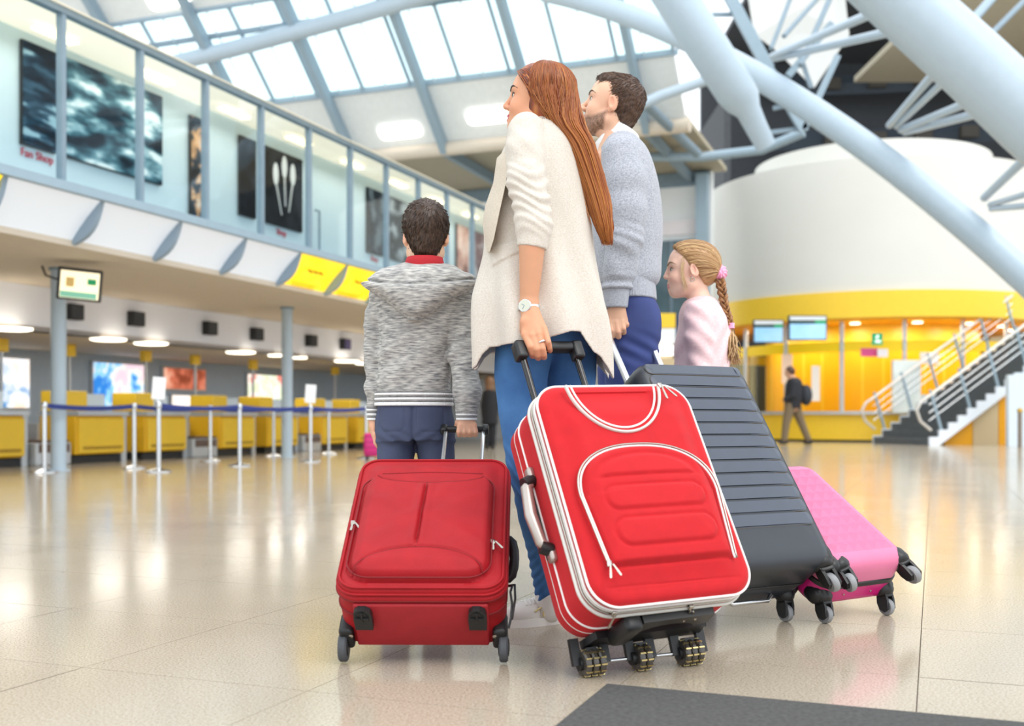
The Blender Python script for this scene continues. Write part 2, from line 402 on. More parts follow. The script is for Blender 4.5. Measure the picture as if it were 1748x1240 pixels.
# end wall details: steel column, band, dark glazing
o = H().box(29.6, 29.95, 5.8, 6.12, 0, 7.35).build('steel_column', m_steel); tag(o, 'blue grey steel column at the corner of the end wall', 'column')
mb = H().box(29.9, 30.0, 6.0, 8.6, 3.2, 5.6)
glz = mb.build('window_3', M('dark teal glazing', '#4d666f', .15, var=.25, vscale=1.2)); tag(glz, 'dark teal glazing in the end wall', kind='structure')
for k in range(4): H().box(29.86, 29.92, 6.0 + .86 * k - .03, 6.0 + .86 * k + .03, 3.2, 5.6).build('mullion', m_steel_d, glz)
tag(H().box(29.96, 30.0, 5.8, 22, 7.1, 7.49).build('trim_3', m_steel_d), 'grey steel beam along the top of the end wall', kind='structure')
tag(H().box(29.9, 30.0, 6.0, 9.5, 5.75, 6.15).build('trim_4', M('pinkish white band', '#ece6e8', .6)), 'pale band on the end wall', kind='structure')

# ---- dark hall beyond the drum
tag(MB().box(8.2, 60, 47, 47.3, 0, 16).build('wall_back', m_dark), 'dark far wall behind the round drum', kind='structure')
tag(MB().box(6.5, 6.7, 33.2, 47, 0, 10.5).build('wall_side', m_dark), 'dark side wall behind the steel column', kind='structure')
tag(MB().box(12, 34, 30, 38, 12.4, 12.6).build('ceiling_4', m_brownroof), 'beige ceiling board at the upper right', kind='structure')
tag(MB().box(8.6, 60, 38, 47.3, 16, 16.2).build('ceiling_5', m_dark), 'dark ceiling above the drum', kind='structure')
for k, (z, r) in enumerate(((14.6, 15.0), (12.2, 14.6))):
    pts = [(12 + r * math.cos(a), 33.5 + r * math.sin(a) * .8, z) for a in np.linspace(.04 * math.pi, .53 * math.pi, 26)]
    o = MB().tube(pts, .42, 4, flat=.3, up=(0, 0, 1)).build('trim_%d' % (5 + k), m_navy); tag(o, 'curved lattice band in the dark hall', kind='structure')
    for q in range(2, 24, 2):
        c = Vector(pts[q]); MB().box(c.x - .35, c.x + .35, c.y - .3, c.y + .02, z - .24, z + .24).build('opening', M('lattice opening', '#4b4740', .7) if 'lattice opening' not in MATS else MATS['lattice opening'], o)
o = MB().box(19.0, 19.5, 34, 34.1, 12.0, 12.35).build('exit_light', M('small pink lamp', '#e9dfe2', .5, emit=.6)); tag(o, 'small pale square lamp high in the dark hall', 'lamp')
# white roof board beside the truss
def quad_slab(name, pts, mat, th, label):
    P = [Vector(q) for q in pts]; n = (P[1] - P[0]).cross(P[-1] - P[0]).normalized() * th; k = len(P)
    mb = MB(); mb.add(P + [q + n for q in P], [tuple(range(k)), tuple(range(2 * k - 1, k - 1, -1))] + [(i, i + k, (i + 1) % k + k, (i + 1) % k) for i in range(k)])
    return tag(mb.build(name, mat), label, kind='structure')
quad_slab('ceiling_6', [at(1275, -30, 30), at(1440, -30, 31), at(1450, 60, 32), at(1390, 150, 33), at(1330, 90, 32), at(1290, 60, 31)], m_white, .1, 'white roof board behind the lattice truss')

# ---- great steel tubes and struts
def px_pipe(name, pts, rpx, mat, label, cat='steel tube', group='great steel tubes', n=28):
    P = [at(x, y, D) for x, y, D in pts]; R = [r * D / FPX for r, (x, y, D) in zip(rpx, pts)]
    o = MB().tube(P, R, n).build(name, mat, None, 60); return tag(o, label, cat, group)
px_pipe('steel_tube', [(1440, -95, 13), (1560, 20, 13), (1660, 110, 13), (1760, 205, 13), (1900, 330, 13), (2150, 553, 13), (2430, 803, 13)], [58, 58, 59, 60, 62, 62, 62], m_tubewhite, 'thickest pale blue steel tube crossing the upper right corner')
arch = []
for k in range(22):
    s = k / 21; x0, y0, x1, y1, x2, y2 = 930, -14, 1330, 62, 1800, 520
    x = (1 - s) ** 2 * x0 + 2 * s * (1 - s) * 1310 + s * s * x2; y = (1 - s) ** 2 * y0 + 2 * s * (1 - s) * 60 + s * s * y2
    arch.append((x, y, 22 - 6 * s))
arch += [(1880, 625, 15.6), (1980, 760, 15.2), (2010, 800, 15.0)]
px_pipe('steel_tube', arch, [17 + 10 * k / 21 for k in range(22)] + [27, 27, 27], m_tubewhite, 'long arched pale tube curving down past the white drum')
px_pipe('steel_tube', [(1105, -80, 17), (1150, -10, 17), (1255, 155, 17.4), (1268, 172, 17.5), (1278, 190, 17.5), (1290, 215, 17.6), (1308, 250, 17.7)], [37, 37, 34, 31, 21, 19, 17], m_tubewhite, 'tapering tube with a narrow tip hanging above the girl')
def strut(a, b, D0, D1, rpx, mat=m_tubewhite, lab=None):
    P = [at(*a, D0), at(*b, D1)]; o = MB().tube(P, rpx * D0 / FPX, 10).build('steel_strut', mat, None, 60)
    return tag(o, lab, 'strut', 'thin steel struts')
NS = 'thin strut between the arched and the thickest tube, '
strut((1518, 214), (1618, 98), 18.6, 13.6, 6, lab=NS + 'steepest one'); strut((1530, 216), (1640, 112), 18.5, 13.5, 5, lab=NS + 'second steepest')
strut((1538, 222), (1690, 160), 18.5, 13.4, 6, lab=NS + 'upper of the flat pair'); strut((1545, 226), (1716, 182), 18.5, 13.3, 6, lab=NS + 'lower of the flat pair')
strut((1318, 96), (1505, 16), 20.5, 14, 6, lab='upper thin strut fanning from the truss node to the thickest tube'); strut((1322, 100), (1556, 46), 20.5, 14, 6, lab='lower thin strut fanning from the truss node to the thickest tube')
strut((1316, 84), (1352, -10), 21, 22, 4, m_steel_d, 'dark thin strut rising steeply from the truss node'); strut((1338, 62), (1402, -10), 21, 22, 4, m_steel_d, 'dark thin strut right beside the steep one above the truss node')
strut((1366, 112), (1420, -10), 22, 23, 5, m_steel_d, 'dark thin strut furthest right above the truss node')
strut((1680, 338), (1770, 252), 17, 14, 7, lab='strut leaving the arched tube at the right edge, steepest'); strut((1690, 350), (1770, 326), 17, 14, 5, lab='strut leaving the arched tube at the right edge, middle'); strut((1692, 357), (1770, 350), 17, 14, 5, lab='strut leaving the arched tube at the right edge, lowest')
strut((1690, 60), (1748, 2), 20, 21, 5, m_steel_d, 'dark strut in the top right corner beyond the thickest tube'); strut((1660, 35), (1700, -10), 20, 21, 8, m_steel, 'grey strut in the top right corner beyond the thickest tube')
# lattice mast
mast = empty('lattice_mast', at(1310, 150, 23)); tag(mast, 'flat steel lattice mast between the tapering tube and the drum', 'truss')
for a, b, w in (((1243, -10), (1312, 118), 20), ((1312, 118), (1372, 222), 16), ((1345, 130), (1420, 40), 12), ((1372, 222), (1430, 95), 10)):
    MB().bar(at(*a, 23), at(*b, 23), w * 23 / FPX, .12, (0, 1, 0)).build('chord', m_steel, mast)
for a, b in (((1215, 25), (1250, 25)), ((1325, 140), (1350, 160)), ((1340, 165), (1372, 195)), ((1360, 80), (1385, 150)), ((1320, 185), (1375, 175)), ((1300, 228), (1380, 218))):
    MB().bar(at(*a, 23.1), at(*b, 23.1), 7 * 23 / FPX, .06, (0, 1, 0)).build('brace', m_steel_d, mast)
px_pipe('steel_tube', [(1085, 183, 23.8), (1130, 163, 23.8), (1232, 128, 23.8)], [9, 9, 9], m_tubewhite, 'slim pale tube running right from the foot of the skylight')
px_pipe('steel_tube', [(1098, 268, 27.6), (1200, 268, 27.6), (1300, 256, 27.6), (1372, 226, 27)], [8, 8, 8, 8], m_steel, 'slim grey tube above the steel column')
px_pipe('steel_tube', [(1100, 175, 24.2), (1190, 262, 26.6)], [9, 8], m_steel_d, 'dark slanting tube behind the man and above the column')

# ---- white drum over the yellow ticket hall
DCX, DCY = 10.57, 32.0
pav = empty('ticket_pavilion', (DCX, DCY, 0)); tag(pav, 'round white drum above a yellow ticket hall', 'pavilion')
m_drum = M('off white drum render', '#d8d7d0', .75, var=.02, vscale=.6)
def cyl(r, z0, z1, name, mat, n=96, a0=0, a1=2 * math.pi, th=.1, par=None):
    mb = MB(); k = n
    an = np.linspace(a0, a1, k + 1)
    vs = [(DCX + rr * math.cos(a), DCY + rr * math.sin(a), z) for rr in (r, r - th) for z in (z0, z1) for a in an]
    m = k + 1; fs = []
    for i in range(k):
        fs += [(i, i + 1, m + i + 1, m + i), (2 * m + i, 3 * m + i, 3 * m + i + 1, 2 * m + i + 1), (m + i, m + i + 1, 3 * m + i + 1, 3 * m + i), (i, 2 * m + i, 2 * m + i + 1, i + 1)]
    mb.add(vs, fs); return mb.build(name, mat, par or pav, 40)
cyl(4.72, 3.86, 7.27, 'drum_wall', m_drum); cyl(3.32, 7.2, 8.04, 'upper_drum', m_drum)
cyl(4.80, 3.18, 3.86, 'yellow_band', m_yellow)
MB().lathe([(4.72, 7.2), (4.72, 7.26)], Matrix.Translation((DCX, DCY, 0)), 64).build('roof_slab', m_drum, pav)
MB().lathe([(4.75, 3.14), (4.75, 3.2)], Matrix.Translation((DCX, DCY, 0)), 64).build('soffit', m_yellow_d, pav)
MB().lathe([(3.32, 8.0), (3.32, 8.04)], Matrix.Translation((DCX, DCY, 0)), 64).build('roof_cap', m_drum, pav)
cyl(3.0, 0, 3.15, 'core_wall', m_yellow, 48)
cyl(4.3, 0.06, .72, 'counter_front', m_yellow, 48); cyl(4.42, .72, .80, 'counter_ledge', m_silver, 48, th=.5); cyl(4.22, 0, .06, 'kick', m_black, 48)
cyl(4.27, 2.35, 2.62, 'sign_strip', M('mustard sign strip', '#e6c400', .5, emit=.25), 48)
m_paleglass = M('yellow tinted glass', '#fff6c8', .05); make_glass(m_paleglass, '#fff3cf', .3)
for k in range(26):
    a = math.pi * 1.0 + k * math.pi / 26; a2 = a + math.pi / 26
    cyl(4.25, .80, 2.35, 'pane', m_paleglass, 2, a + .008, a2 - .008, .02)
    if k % 3 == 0:
        MB().tube([(DCX + 4.26 * math.cos(a), DCY + 4.26 * math.sin(a), .8), (DCX + 4.26 * math.cos(a), DCY + 4.26 * math.sin(a), 3.15)], .06, 8).build('mullion', m_silver, pav)
for k in range(7):
    a = math.pi * (1.1 + .8 * k / 6.); c = Vector((DCX + 3.75 * math.cos(a), DCY + 3.75 * math.sin(a), 3.10))
    MB().lathe([(.13, 0), (.13, .03)], Matrix.Translation(c), 14).build('downlight', m_lamp, pav)
    ld = bpy.data.lights.new('ticket_hall_lamp', 'AREA'); ld.shape = 'DISK'; ld.size = .5; ld.energy = 24; ld.color = (1, .93, .8)
    lo = bpy.data.objects.new('ticket_hall_lamp', ld); col.objects.link(lo); lo.location = c - Vector((0, 0, .03))
# notices seen in the ticket hall
for (x, y, w, h, c, nm) in ((1395, 602, 30, 14, '#d4508a', 'notice'), (1415, 603, 18, 14, '#e8e4ea', 'notice'), (1490, 612, 32, 20, '#efe9e2', 'notice'), (1316, 655, 14, 60, '#e8e2da', 'notice'), (1492, 685, 50, 22, '#cfdbe2', 'notice'), (1276, 630, 18, 50, '#f3d9c4', 'notice')):
    ang = math.atan2(-1, ((x - 1485) / 1850 * 28) / 4.4); dx = (x - 1485) / 1850 * 28.3
    dx = max(-4.2, min(4.2, dx)); yy = DCY - math.sqrt(max(.1, 4.33 ** 2 - dx * dx)); s = yy / FPX
    c0 = Vector((DCX + dx, yy - .02, CH + (HZ - y) * s))
    MB().box(c0.x - w * s / 2, c0.x + w * s / 2, c0.y - .02, c0.y, c0.z - h * s / 2, c0.z + h * s / 2).build(nm, M('notice ' + c, c, .6), pav)
# monitors, exit sign
m_screen = M('flight screen blue', '#7fb2d8', .3, emit=.45, c2='#a8cfe8', vscale=1.5)
m_scr_top = M('flight screen white', '#c9cdd0', .3, emit=.3); m_scr_dk = M('flight screen dark row', '#1d3b3a', .4, emit=.3); m_green = M('exit green', '#0f8a55', .4, emit=.5)
def monitor(x, y, w, h, D, lab, tilt=0):
    s = D / FPX; c = at(x, y, D); r = empty('flight_monitor', c); tag(r, lab, 'monitor', 'flight monitors')
    W, Hh = w * s / 2, h * s / 2
    MB().rbox(c.x - W, c.x + W, c.y, c.y + .12, c.z - Hh, c.z + Hh, .02).build('case', m_black, r)
    W *= .93; Hh *= .9
    sc_ = MB().box(c.x - W, c.x + W, c.y - .012, c.y, c.z - Hh, c.z + Hh * .35).build('screen', m_screen, r)
    MB().box(c.x - W, c.x + W, c.y - .012, c.y, c.z + Hh * .68, c.z + Hh).build('header', m_scr_top, r)
    MB().box(c.x - W, c.x + W * .4, c.y - .012, c.y, c.z + Hh * .35, c.z + Hh * .68).build('dark_row', m_scr_dk, r)
    MB().box(c.x + W * .4, c.x + W, c.y - .012, c.y, c.z + Hh * .35, c.z + Hh * .68).build('green_row', m_green, r)
    MB().box(c.x - .03, c.x + .03, c.y + .12, c.y + .4, c.z + Hh * .5, c.z + Hh * .5 + .06).build('bracket', m_black, r)
monitor(1312, 566, 52, 40, 28, 'smaller flight monitor hanging left under the yellow band')
monitor(1379, 560, 66, 43, 27, 'larger flight monitor hanging right under the yellow band')
c = at(1498, 579, 27.2); r = empty('exit_sign', c); tag(r, 'green emergency exit sign hanging at the ticket hall', 'sign')
s = 27.2 / FPX
MB().box(c.x - 9 * s, c.x + 9 * s, c.y, c.y + .06, c.z - 10 * s, c.z + 10 * s).build('plate', m_green, r)
m_signw = M('sign white', '#f2fff8', .5, emit=.6)
MB().box(c.x - 4 * s, c.x + 5 * s, c.y - .01, c.y, c.z - 6 * s, c.z - 2 * s).build('pictogram', m_signw, r)
MB().tube([(c.x - 2 * s, c.y, c.z + 1 * s), (c.x + 1 * s, c.y, c.z + 6 * s)], .03, 6).build('pictogram', m_signw, r)

# ---- staircase at the right
st = empty('staircase', (9.45, 24.6, 0)); tag(st, 'metal staircase with dark treads, white stringers and tube handrails', 'staircase')
sd = Vector((.97, .24, 0)).normalized(); sw = Vector((-.24, .97, 0)).normalized() * 2.2; so = Vector((9.45, 24.6, 0))
RISE, RUN, NST = .165, .25, 17
m_tread = M('dark grey tread', '#565c60', .6, var=.1); m_string = M('white blue stringer', '#dfe6ee', .5)
for k in range(NST):
    a = so + sd * (k * RUN); z = (k + 1) * RISE
    for (nm, q0, q1, zz0, zz1, mt) in (('tread', 0, RUN + .03, z - .05, z, m_tread), ('riser', 0, .02, z - RISE, z - .05, m_tread)):
        vs = [a + sd * (q0 if i == 0 else q1) + sw * j + Vector((0, 0, zz)) for zz in (zz0, zz1) for j in (0, 1) for i in (0, 1)]
        MB().add(vs, [(0, 2, 3, 1), (4, 5, 7, 6), (0, 1, 5, 4), (2, 6, 7, 3), (0, 4, 6, 2), (1, 3, 7, 5)]).build(nm, mt, st)
for j in (0, 1):
    base = so + sw * (1.02 * j - .01); poly = [(0, 0)]
    for k in range(NST): poly += [(k * RUN, (k + 1) * RISE + .03), ((k + 1) * RUN, (k + 1) * RISE + .03)]
    poly += [(NST * RUN, NST * RISE - .16), (.25, 0)]
    MB().prism(poly, -.03, .03, axes(base, sd, (0, 0, 1), -sw.normalized())).build('stringer', m_string, st)
    for hh, rr in ((.95, .035), (.75, .014), (.57, .014), (.39, .014)):
        pts = []
        if hh == .95:
            for q in np.linspace(-math.pi / 2, math.pi / 2 - .6, 9)[::-1]: pass
            pts += [base + sd * .05 + Vector((0, 0, .35)), base + sd * (-.22) + Vector((0, 0, .55)), base + sd * (-.32) + Vector((0, 0, .8)), base + sd * (-.2) + Vector((0, 0, 1.0))]
        pts += [base + sd * (k * RUN) + Vector((0, 0, k * RISE + .17 + hh)) for k in range(0, NST + 1, 2)]
        MB().tube(pts, rr, 8).build('handrail' if hh == .95 else 'rail', m_chrome if hh < .9 else M('pale handrail', '#d9d4cd', .3, metal=.3) if 'pale handrail' not in MATS else MATS['pale handrail'], st, 60)
    for k in range(1, NST, 3):
        b0 = base + sd * (k * RUN + .13) + Vector((0, 0, k * RISE)); MB().bar(b0, b0 + Vector((0, 0, 1.1)) - sd * .35, .05, .05).build('baluster', m_steel, st)
# partitions under and beside the stair
def slab(x0, x1, y0, y1, D, name, mat, lab, cat='partition', th=.15):
    a = at(x0, y1, D); b = at(x1, y0, D); o = MB().box(a.x, b.x, D, D + th, max(0, a.z), b.z).build(name, mat); return tag(o, lab, cat)
m_beige = M('beige board', '#cdb892', .6)
m_paleblue = M('pale blue wall', '#d3e0ea', .5)
def under(poly, D, name, mat, lab):
    P = [at(x, min(y, HZ + CH * FPX / D), D) for x, y in poly]; o = MB().prism([(p.x, p.z) for p in P], 0, .12, axes((0, D + .12, 0), (1, 0, 0), (0, 0, 1), (0, -1, 0))).build(name, mat); return tag(o, lab, 'partition')
under([(1612, 770), (1660, 770), (1660, 712), (1612, 752)], 25.05, 'yellow_partition', m_yellow_d, 'deep yellow partition panel under the staircase')
under([(1661, 770), (1704, 770), (1704, 678), (1661, 711)], 25.15, 'beige_partition', m_beige, 'beige partition panel under the staircase')
under([(1705, 770), (1724, 770), (1724, 664), (1705, 677)], 25.25, 'yellow_partition', m_yellow_d, 'narrow yellow partition strip right of the beige panel')
slab(1722, 1790, 640, 775, 24.0, 'glass_counter', m_paleblue, 'pale blue counter wall at the right edge')
o = slab(1722, 1790, 505, 640, 24.05, 'glass_screen', m_glass, 'clear glass screen standing above the pale blue counter', 'glass', .04)
slab(1690, 1790, 430, 640, 38, 'slatted_screen', m_beige, 'beige slatted screen behind the top of the stairs')
slab(1525, 1572, 615, 705, 27.3, 'poster_board', M('pale poster', '#dfe6e2', .6, var=.08, vscale=3), 'pale poster board behind the stair railing')
# ---- columns, desks, stanchions of the left aisle
for x, lab in ((100, 'round blue grey column carrying the small monitor'), (490, 'plain round blue grey column behind the belt stanchions')):
    t = t_of(x, 9.65); c = hall(t, 9.65, 0)
    r = empty('round_column', c); tag(r, lab, 'column', 'aisle columns')
    MB().lathe([(.13, 0), (.13, .012), (.088, .012), (.088, 2.41)], Matrix.Translation(c), 28).build('shaft', m_tubewhite, r, 50)
    MB().lathe([(.11, 2.37), (.11, 2.40)], Matrix.Translation(c), 28).build('collar', m_steel_d, r, 50)
c = at(136, 487, 12.2); r = empty('column_monitor', c); tag(r, 'small tilted monitor with green and cream notice fixed to the column', 'monitor')
s = 12.2 / FPX; mt = Matrix.Translation(c) @ Matrix.Rotation(math.radians(22), 4, 'Z') @ Matrix.Rotation(math.radians(12), 4, 'X') @ Matrix.Rotation(math.radians(4), 4, 'Y')
MB(mt).rbox(-36 * s, 36 * s, 0, .14, -27 * s, 27 * s, .015).build('case', m_black, r)
MB(mt).box(-31 * s, 31 * s, -.006, .0, -23 * s, 23 * s).build('screen', M('cream screen', '#fff3cf', .3, emit=.75), r)
MB(mt).box(-30 * s, 28 * s, -.009, -.004, -22 * s, -12 * s).build('caption_bar', M('teal bar', '#7fc0a6', .4, emit=.4), r)
MB(mt).box(12 * s, 26 * s, -.009, -.004, 2 * s, 12 * s).build('green_block', m_green, r)
MB(mt).box(-22 * s, -9 * s, -.009, -.004, -4 * s, 12 * s).build('figure_block', M('ochre figure', '#cfae6a', .4, emit=.3), r)
MB(mt).box(-.04, .04, .14, .26, -.04, .04).build('bracket', m_black, r)
MB().tube([at(72, 455, 12.6), at(78, 470, 12.5), at(95, 476, 12.4), at(108, 478, 12.3)], .012, 6).build('cable', m_black, r)
# loudspeakers / small displays on the bulkhead
for k, x in enumerate((125, 231, 357, 437, 530, 588)):
    y = (533, 545, 561, 571, 582, 588)[k]; t = t_of(x, 11.2); z = z_of(x, y, 11.2)
    r = empty('bulkhead_box', hall(t, 11.2, z)); tag(r, 'dark square box on the white bulkhead, %s from the left' % 'first second third fourth fifth sixth'.split()[k], 'speaker', 'bulkhead boxes')
    H().rbox(t - .13, t + .13, 11.12, 11.245, z - .11, z + .11, .01).build('case', m_black, r)
    H().box(t - .115, t + .115, 11.11, 11.12, z - .095, z + .095).build('grille', M('purple screen', '#4a4670', .4, emit=.2) if k == 5 else MATS['dark hall void'], r)
# round downlights
for k, (x, y, rr) in enumerate(((185, 580, .26), (258, 587, .26), (411, 602, .26), (470, 607, .14), (512, 611, .14), (592, 617, .26), (622, 621, .2), (20, 562, .26))):
    Y = (1.78 - CH) * FPX / (HZ - y); c = at(x, y, Y); o = MB().lathe([(rr, 0), (rr * .97, -.02), (rr * .85, -.03)], Matrix.Translation((c.x, c.y, 1.792)), 24).build('downlight', m_lamp)
    tag(o, 'round lit downlight over the check-in desks, %s counted from the left' % 'second third fourth fifth sixth seventh eighth first'.split()[k], 'light', 'check-in downlights')
    ld = bpy.data.lights.new('desk_lamp', 'AREA'); ld.shape = 'DISK'; ld.size = rr * 2; ld.energy = 8; ld.color = (1, .96, .9)
    lo = bpy.data.objects.new('desk_lamp', ld); col.objects.link(lo); lo.location = (c.x, c.y, 1.755)
# backlit adverts on the rear wall
def ad_mat(name, cols, sc_, emit=.9, st=None):
    m = M(name, cols[0], .8, spec=.08); nt = m.node_tree; N = nt.nodes; L = nt.links; b = N['Principled BSDF']
    tc = N.new('ShaderNodeTexCoord'); n = N.new('ShaderNodeTexNoise'); n.inputs['Scale'].default_value = sc_; n.inputs['Detail'].default_value = 3
    mp = N.new('ShaderNodeMapping'); L.new(tc.outputs['Object'], mp.inputs[0]); L.new(mp.outputs[0], n.inputs[0])
    if st: mp.inputs['Scale'].default_value = st
    r = N.new('ShaderNodeValToRGB'); el = r.color_ramp.elements; k = len(cols)
    el[0].position = .38; el[0].color = (*srgb(cols[0]), 1); el[1].position = .62; el[1].color = (*srgb(cols[-1]), 1)
    for i, cc in enumerate(cols[1:-1]): e = el.new(.38 + .24 * (i + 1) / (k - 1)); e.color = (*srgb(cc), 1)
    L.new(n.outputs[0], r.inputs[0]); L.new(r.outputs[0], b.inputs['Base Color'])
    if emit: L.new(r.outputs[0], b.inputs['Emission Color']); b.inputs['Emission Strength'].default_value = emit
    return m
PW = 14.36
for (x0, x1, y0, y1, cols, lab) in ((-20, 50, 608, 700, ['#3f7fb5', '#eef2f6', '#f2d9c4'], 'white and blue backlit advert at the left edge'),
        (155, 245, 618, 705, ['#2f78c8', '#8cc6ee', '#f1e3d8', '#d9c0cf'], 'sky blue backlit advert with a pale figure'),
        (276, 350, 627, 668, ['#7b3b28', '#b5644c', '#d9a189'], 'reddish brown backlit advert'),
        (290, 352, 673, 700, ['#f2ece6', '#fff6ee', '#e8d8cc'], 'cream backlit panel below the brown advert'),
        (420, 484, 638, 700, ['#f08a7a', '#fff3ea', '#cfe0b0', '#ffffff'], 'white and pink floral backlit advert')):
    ta, tb = t_of(x0, PW), t_of(x1, PW); xm = (x0 + x1) / 2
    z1, z0 = z_of(xm, y0, PW), z_of(xm, y1, PW)
    r = empty('backlit_advert', hall((ta + tb) / 2, PW, z0)); tag(r, lab, 'advert')
    H().box(ta, tb, PW - .03, PW + .05, z0, z1).build('frame', m_silver, r)
    H().box(ta + .04, tb - .04, PW - .045, PW - .03, z0 + .04, z1 - .04).build('picture', ad_mat('advert ' + lab, cols, 2.2, 1.2), r)
# desks
m_desk_side = M('deeper desk yellow', '#edb91f', .45, var=.02)
def make_desk(t0, lab):
    w = .92; r = empty('check_in_desk', hall(t0 + w / 2, 11.2, 0)); tag(r, lab, 'desk', 'check-in desks')
    H().box(t0, t0 + w, 10.98, 11.5, .0, .10).build('kick', m_black, r)
    H().rbox(t0 - .02, t0 + w, 10.92, 11.55, .12, .66, .015).build('body', m_desk_side, r)
    fp = H().rbox(t0 + .03, t0 + w, 10.895, 10.93, .14, .62, .01).build('front_panel', m_yellow, r)
    for q in range(3): H().box(t0 + .1, t0 + w - .06, 10.89, 10.90, .19 + .016 * q, .198 + .016 * q).build('grille_slot', MATS['sign brown'], fp)
    H().box(t0 - .03, t0 + w + .05, 10.86, 11.6, .66, .72).build('counter_top', m_silver, r)
    H().rbox(t0 - .05, t0 + .35, 11.05, 11.5, .72, 1.0, .012).build('monitor_housing', m_yellow, r)
    H().box(t0 + .37, t0 + .86, 11.2, 11.24, .74, .97).build('notice_board', m_paleblue, r)
    H().box(t0 + w, t0 + w + .10, 10.95, 11.5, .0, .70).build('end_panel', m_silver, r)
desks = [8.45, 9.79, 11.63, 13.02, 14.85, 16.2, 18.0, 19.36, 21.2, 22.6]
ordn = 'first second third fourth fifth sixth seventh eighth ninth tenth'.split()
for k, t in enumerate(desks): make_desk(t, 'yellow check-in desk, %s along the row counted from the left edge' % ordn[k])
m_belt = M('brown conveyor belt', '#6d5a50', .7, var=.1)
for k, t in enumerate((10.85, 14.05, 17.25, 20.45)):
    w = .62; r = empty('bag_conveyor', hall(t + w / 2, 11.3, 0)); tag(r, 'steel luggage scale with brown belt, %s of those between the yellow desks' % ordn[k], 'conveyor', 'luggage scales')
    H().rbox(t, t + w, 10.85, 12.6, .0, .30, .02).build('housing', m_silver, r); H().box(t + .06, t + w - .06, 10.84, 12.6, .30, .33).build('belt', m_belt, r)
    H().box(t, t + .05, 11.4, 12.6, .3, .55).build('side_guard', m_silver, r); H().box(t + w - .05, t + w, 11.4, 12.6, .3, .55).build('side_guard', m_silver, r)
    H().box(t + .05, t + w - .05, 10.835, 10.85, .17, .28).build('belt_end', m_belt, r)
for k, (x, y) in enumerate(((2, 588), (118, 597), (249, 607), (333, 613), (432, 622), (572, 632))):
    t = t_of(x, 12.75); z = z_of(x, y, 12.75)
    r = empty('desk_number_sign', hall(t, 12.75, 0)); tag(r, 'small yellow number sign on a slim pole, %s from the left' % ordn[k], 'sign', 'desk number signs')
    H().rbox(t - .10, t + .10, 12.70, 12.80, z - .11, z + .11, .01).build('plate', m_yellow, r)
    H().box(t - .018, t + .018, 12.73, 12.77, 0, z - .1).build('pole', m_silver, r)
# queue stanchions
m_bluebelt = M('dark blue belt webbing', '#24357c', .6, var=.08)
rowA = [(271, 806), (409, 796), (530, 789), (625, 783)]; rowB = [(76, 807), (229, 800), (359, 788), (467, 780), (561, 776)]
def make_stanchion(c, lab, nxt=None):
    r = empty('queue_stanchion', c); tag(r, lab, 'stanchion', 'belt stanchions')
    MB().lathe([(.15, 0), (.15, .012), (.13, .022), (.05, .035), (.028, .05)], Matrix.Translation(c), 24).build('base', m_chrome, r, 50)
    MB().lathe([(.026, .04), (.026, .74)], Matrix.Translation(c), 16).build('post', m_chrome, r, 50)
    MB().lathe([(.032, .74), (.034, .745), (.034, .80), (.028, .81)], Matrix.Translation(c), 16).build('head', m_chrome, r, 50)
    if nxt is not None:
        a = Vector(c) + Vector((0, 0, .77)); b = Vector(nxt) + Vector((0, 0, .77)); m = []
        for q in range(9):
            u = q / 8; m.append(a.lerp(b, u) - Vector((0, 0, .03 * 4 * u * (1 - u))))
        MB().tube(m, .028, 4, flat=.12, up=(0, 0, 1)).build('belt', m_bluebelt, r)
def gp(x, y):
    D = CH * FPX / (y - HZ); return Vector(((x - CX) * D / FPX, D, 0))
for nm, row in (('nearer', rowA), ('farther', rowB)):
    P = [gp(*q) for q in row]
    for k, c in enumerate(P): make_stanchion(c, 'chrome queue post with blue belt, %s in the %s row from the left' % (ordn[k], nm), P[k + 1] if k + 1 < len(P) else None)
for x, y, lab in ((271, 806, 'white paper holder on the first near queue post'), (530, 789, 'white paper holder on the third near queue post')):
    c = gp(x, y); r = empty('notice_holder', c + Vector((0, 0, .81))); tag(r, lab, 'sign')
    mt = Matrix.Translation(c + Vector((0, 0, .97))) @ Matrix.Rotation(math.radians(10), 4, 'Z') @ Matrix.Rotation(math.radians(4), 4, 'Y')
    MB(mt).rbox(-.075, .075, -.008, .008, -.13, .13, .006).build('sheet', M('white acrylic sheet', '#f0f2f5', .3) if 'white acrylic sheet' not in MATS else MATS['white acrylic sheet'], r)
    MB(mt).box(-.012, .012, .008, .02, -.17, -.05).build('clip', m_chrome, r)
c = gp(1741, 765); r = empty('brass_post', c); tag(r, 'slim brass topped post at the right edge of the floor', 'post')
MB().lathe([(.045, 0), (.045, .75)], Matrix.Translation(c), 16).build('shaft', M('grey brown post', '#8d8276', .4, metal=.5), r, 50); MB().lathe([(.055, .75), (.06, .78), (.05, .82), (.0, .84)], Matrix.Translation(c), 16).build('cap', M('brass', '#d8b25a', .25, metal=1), r, 50)

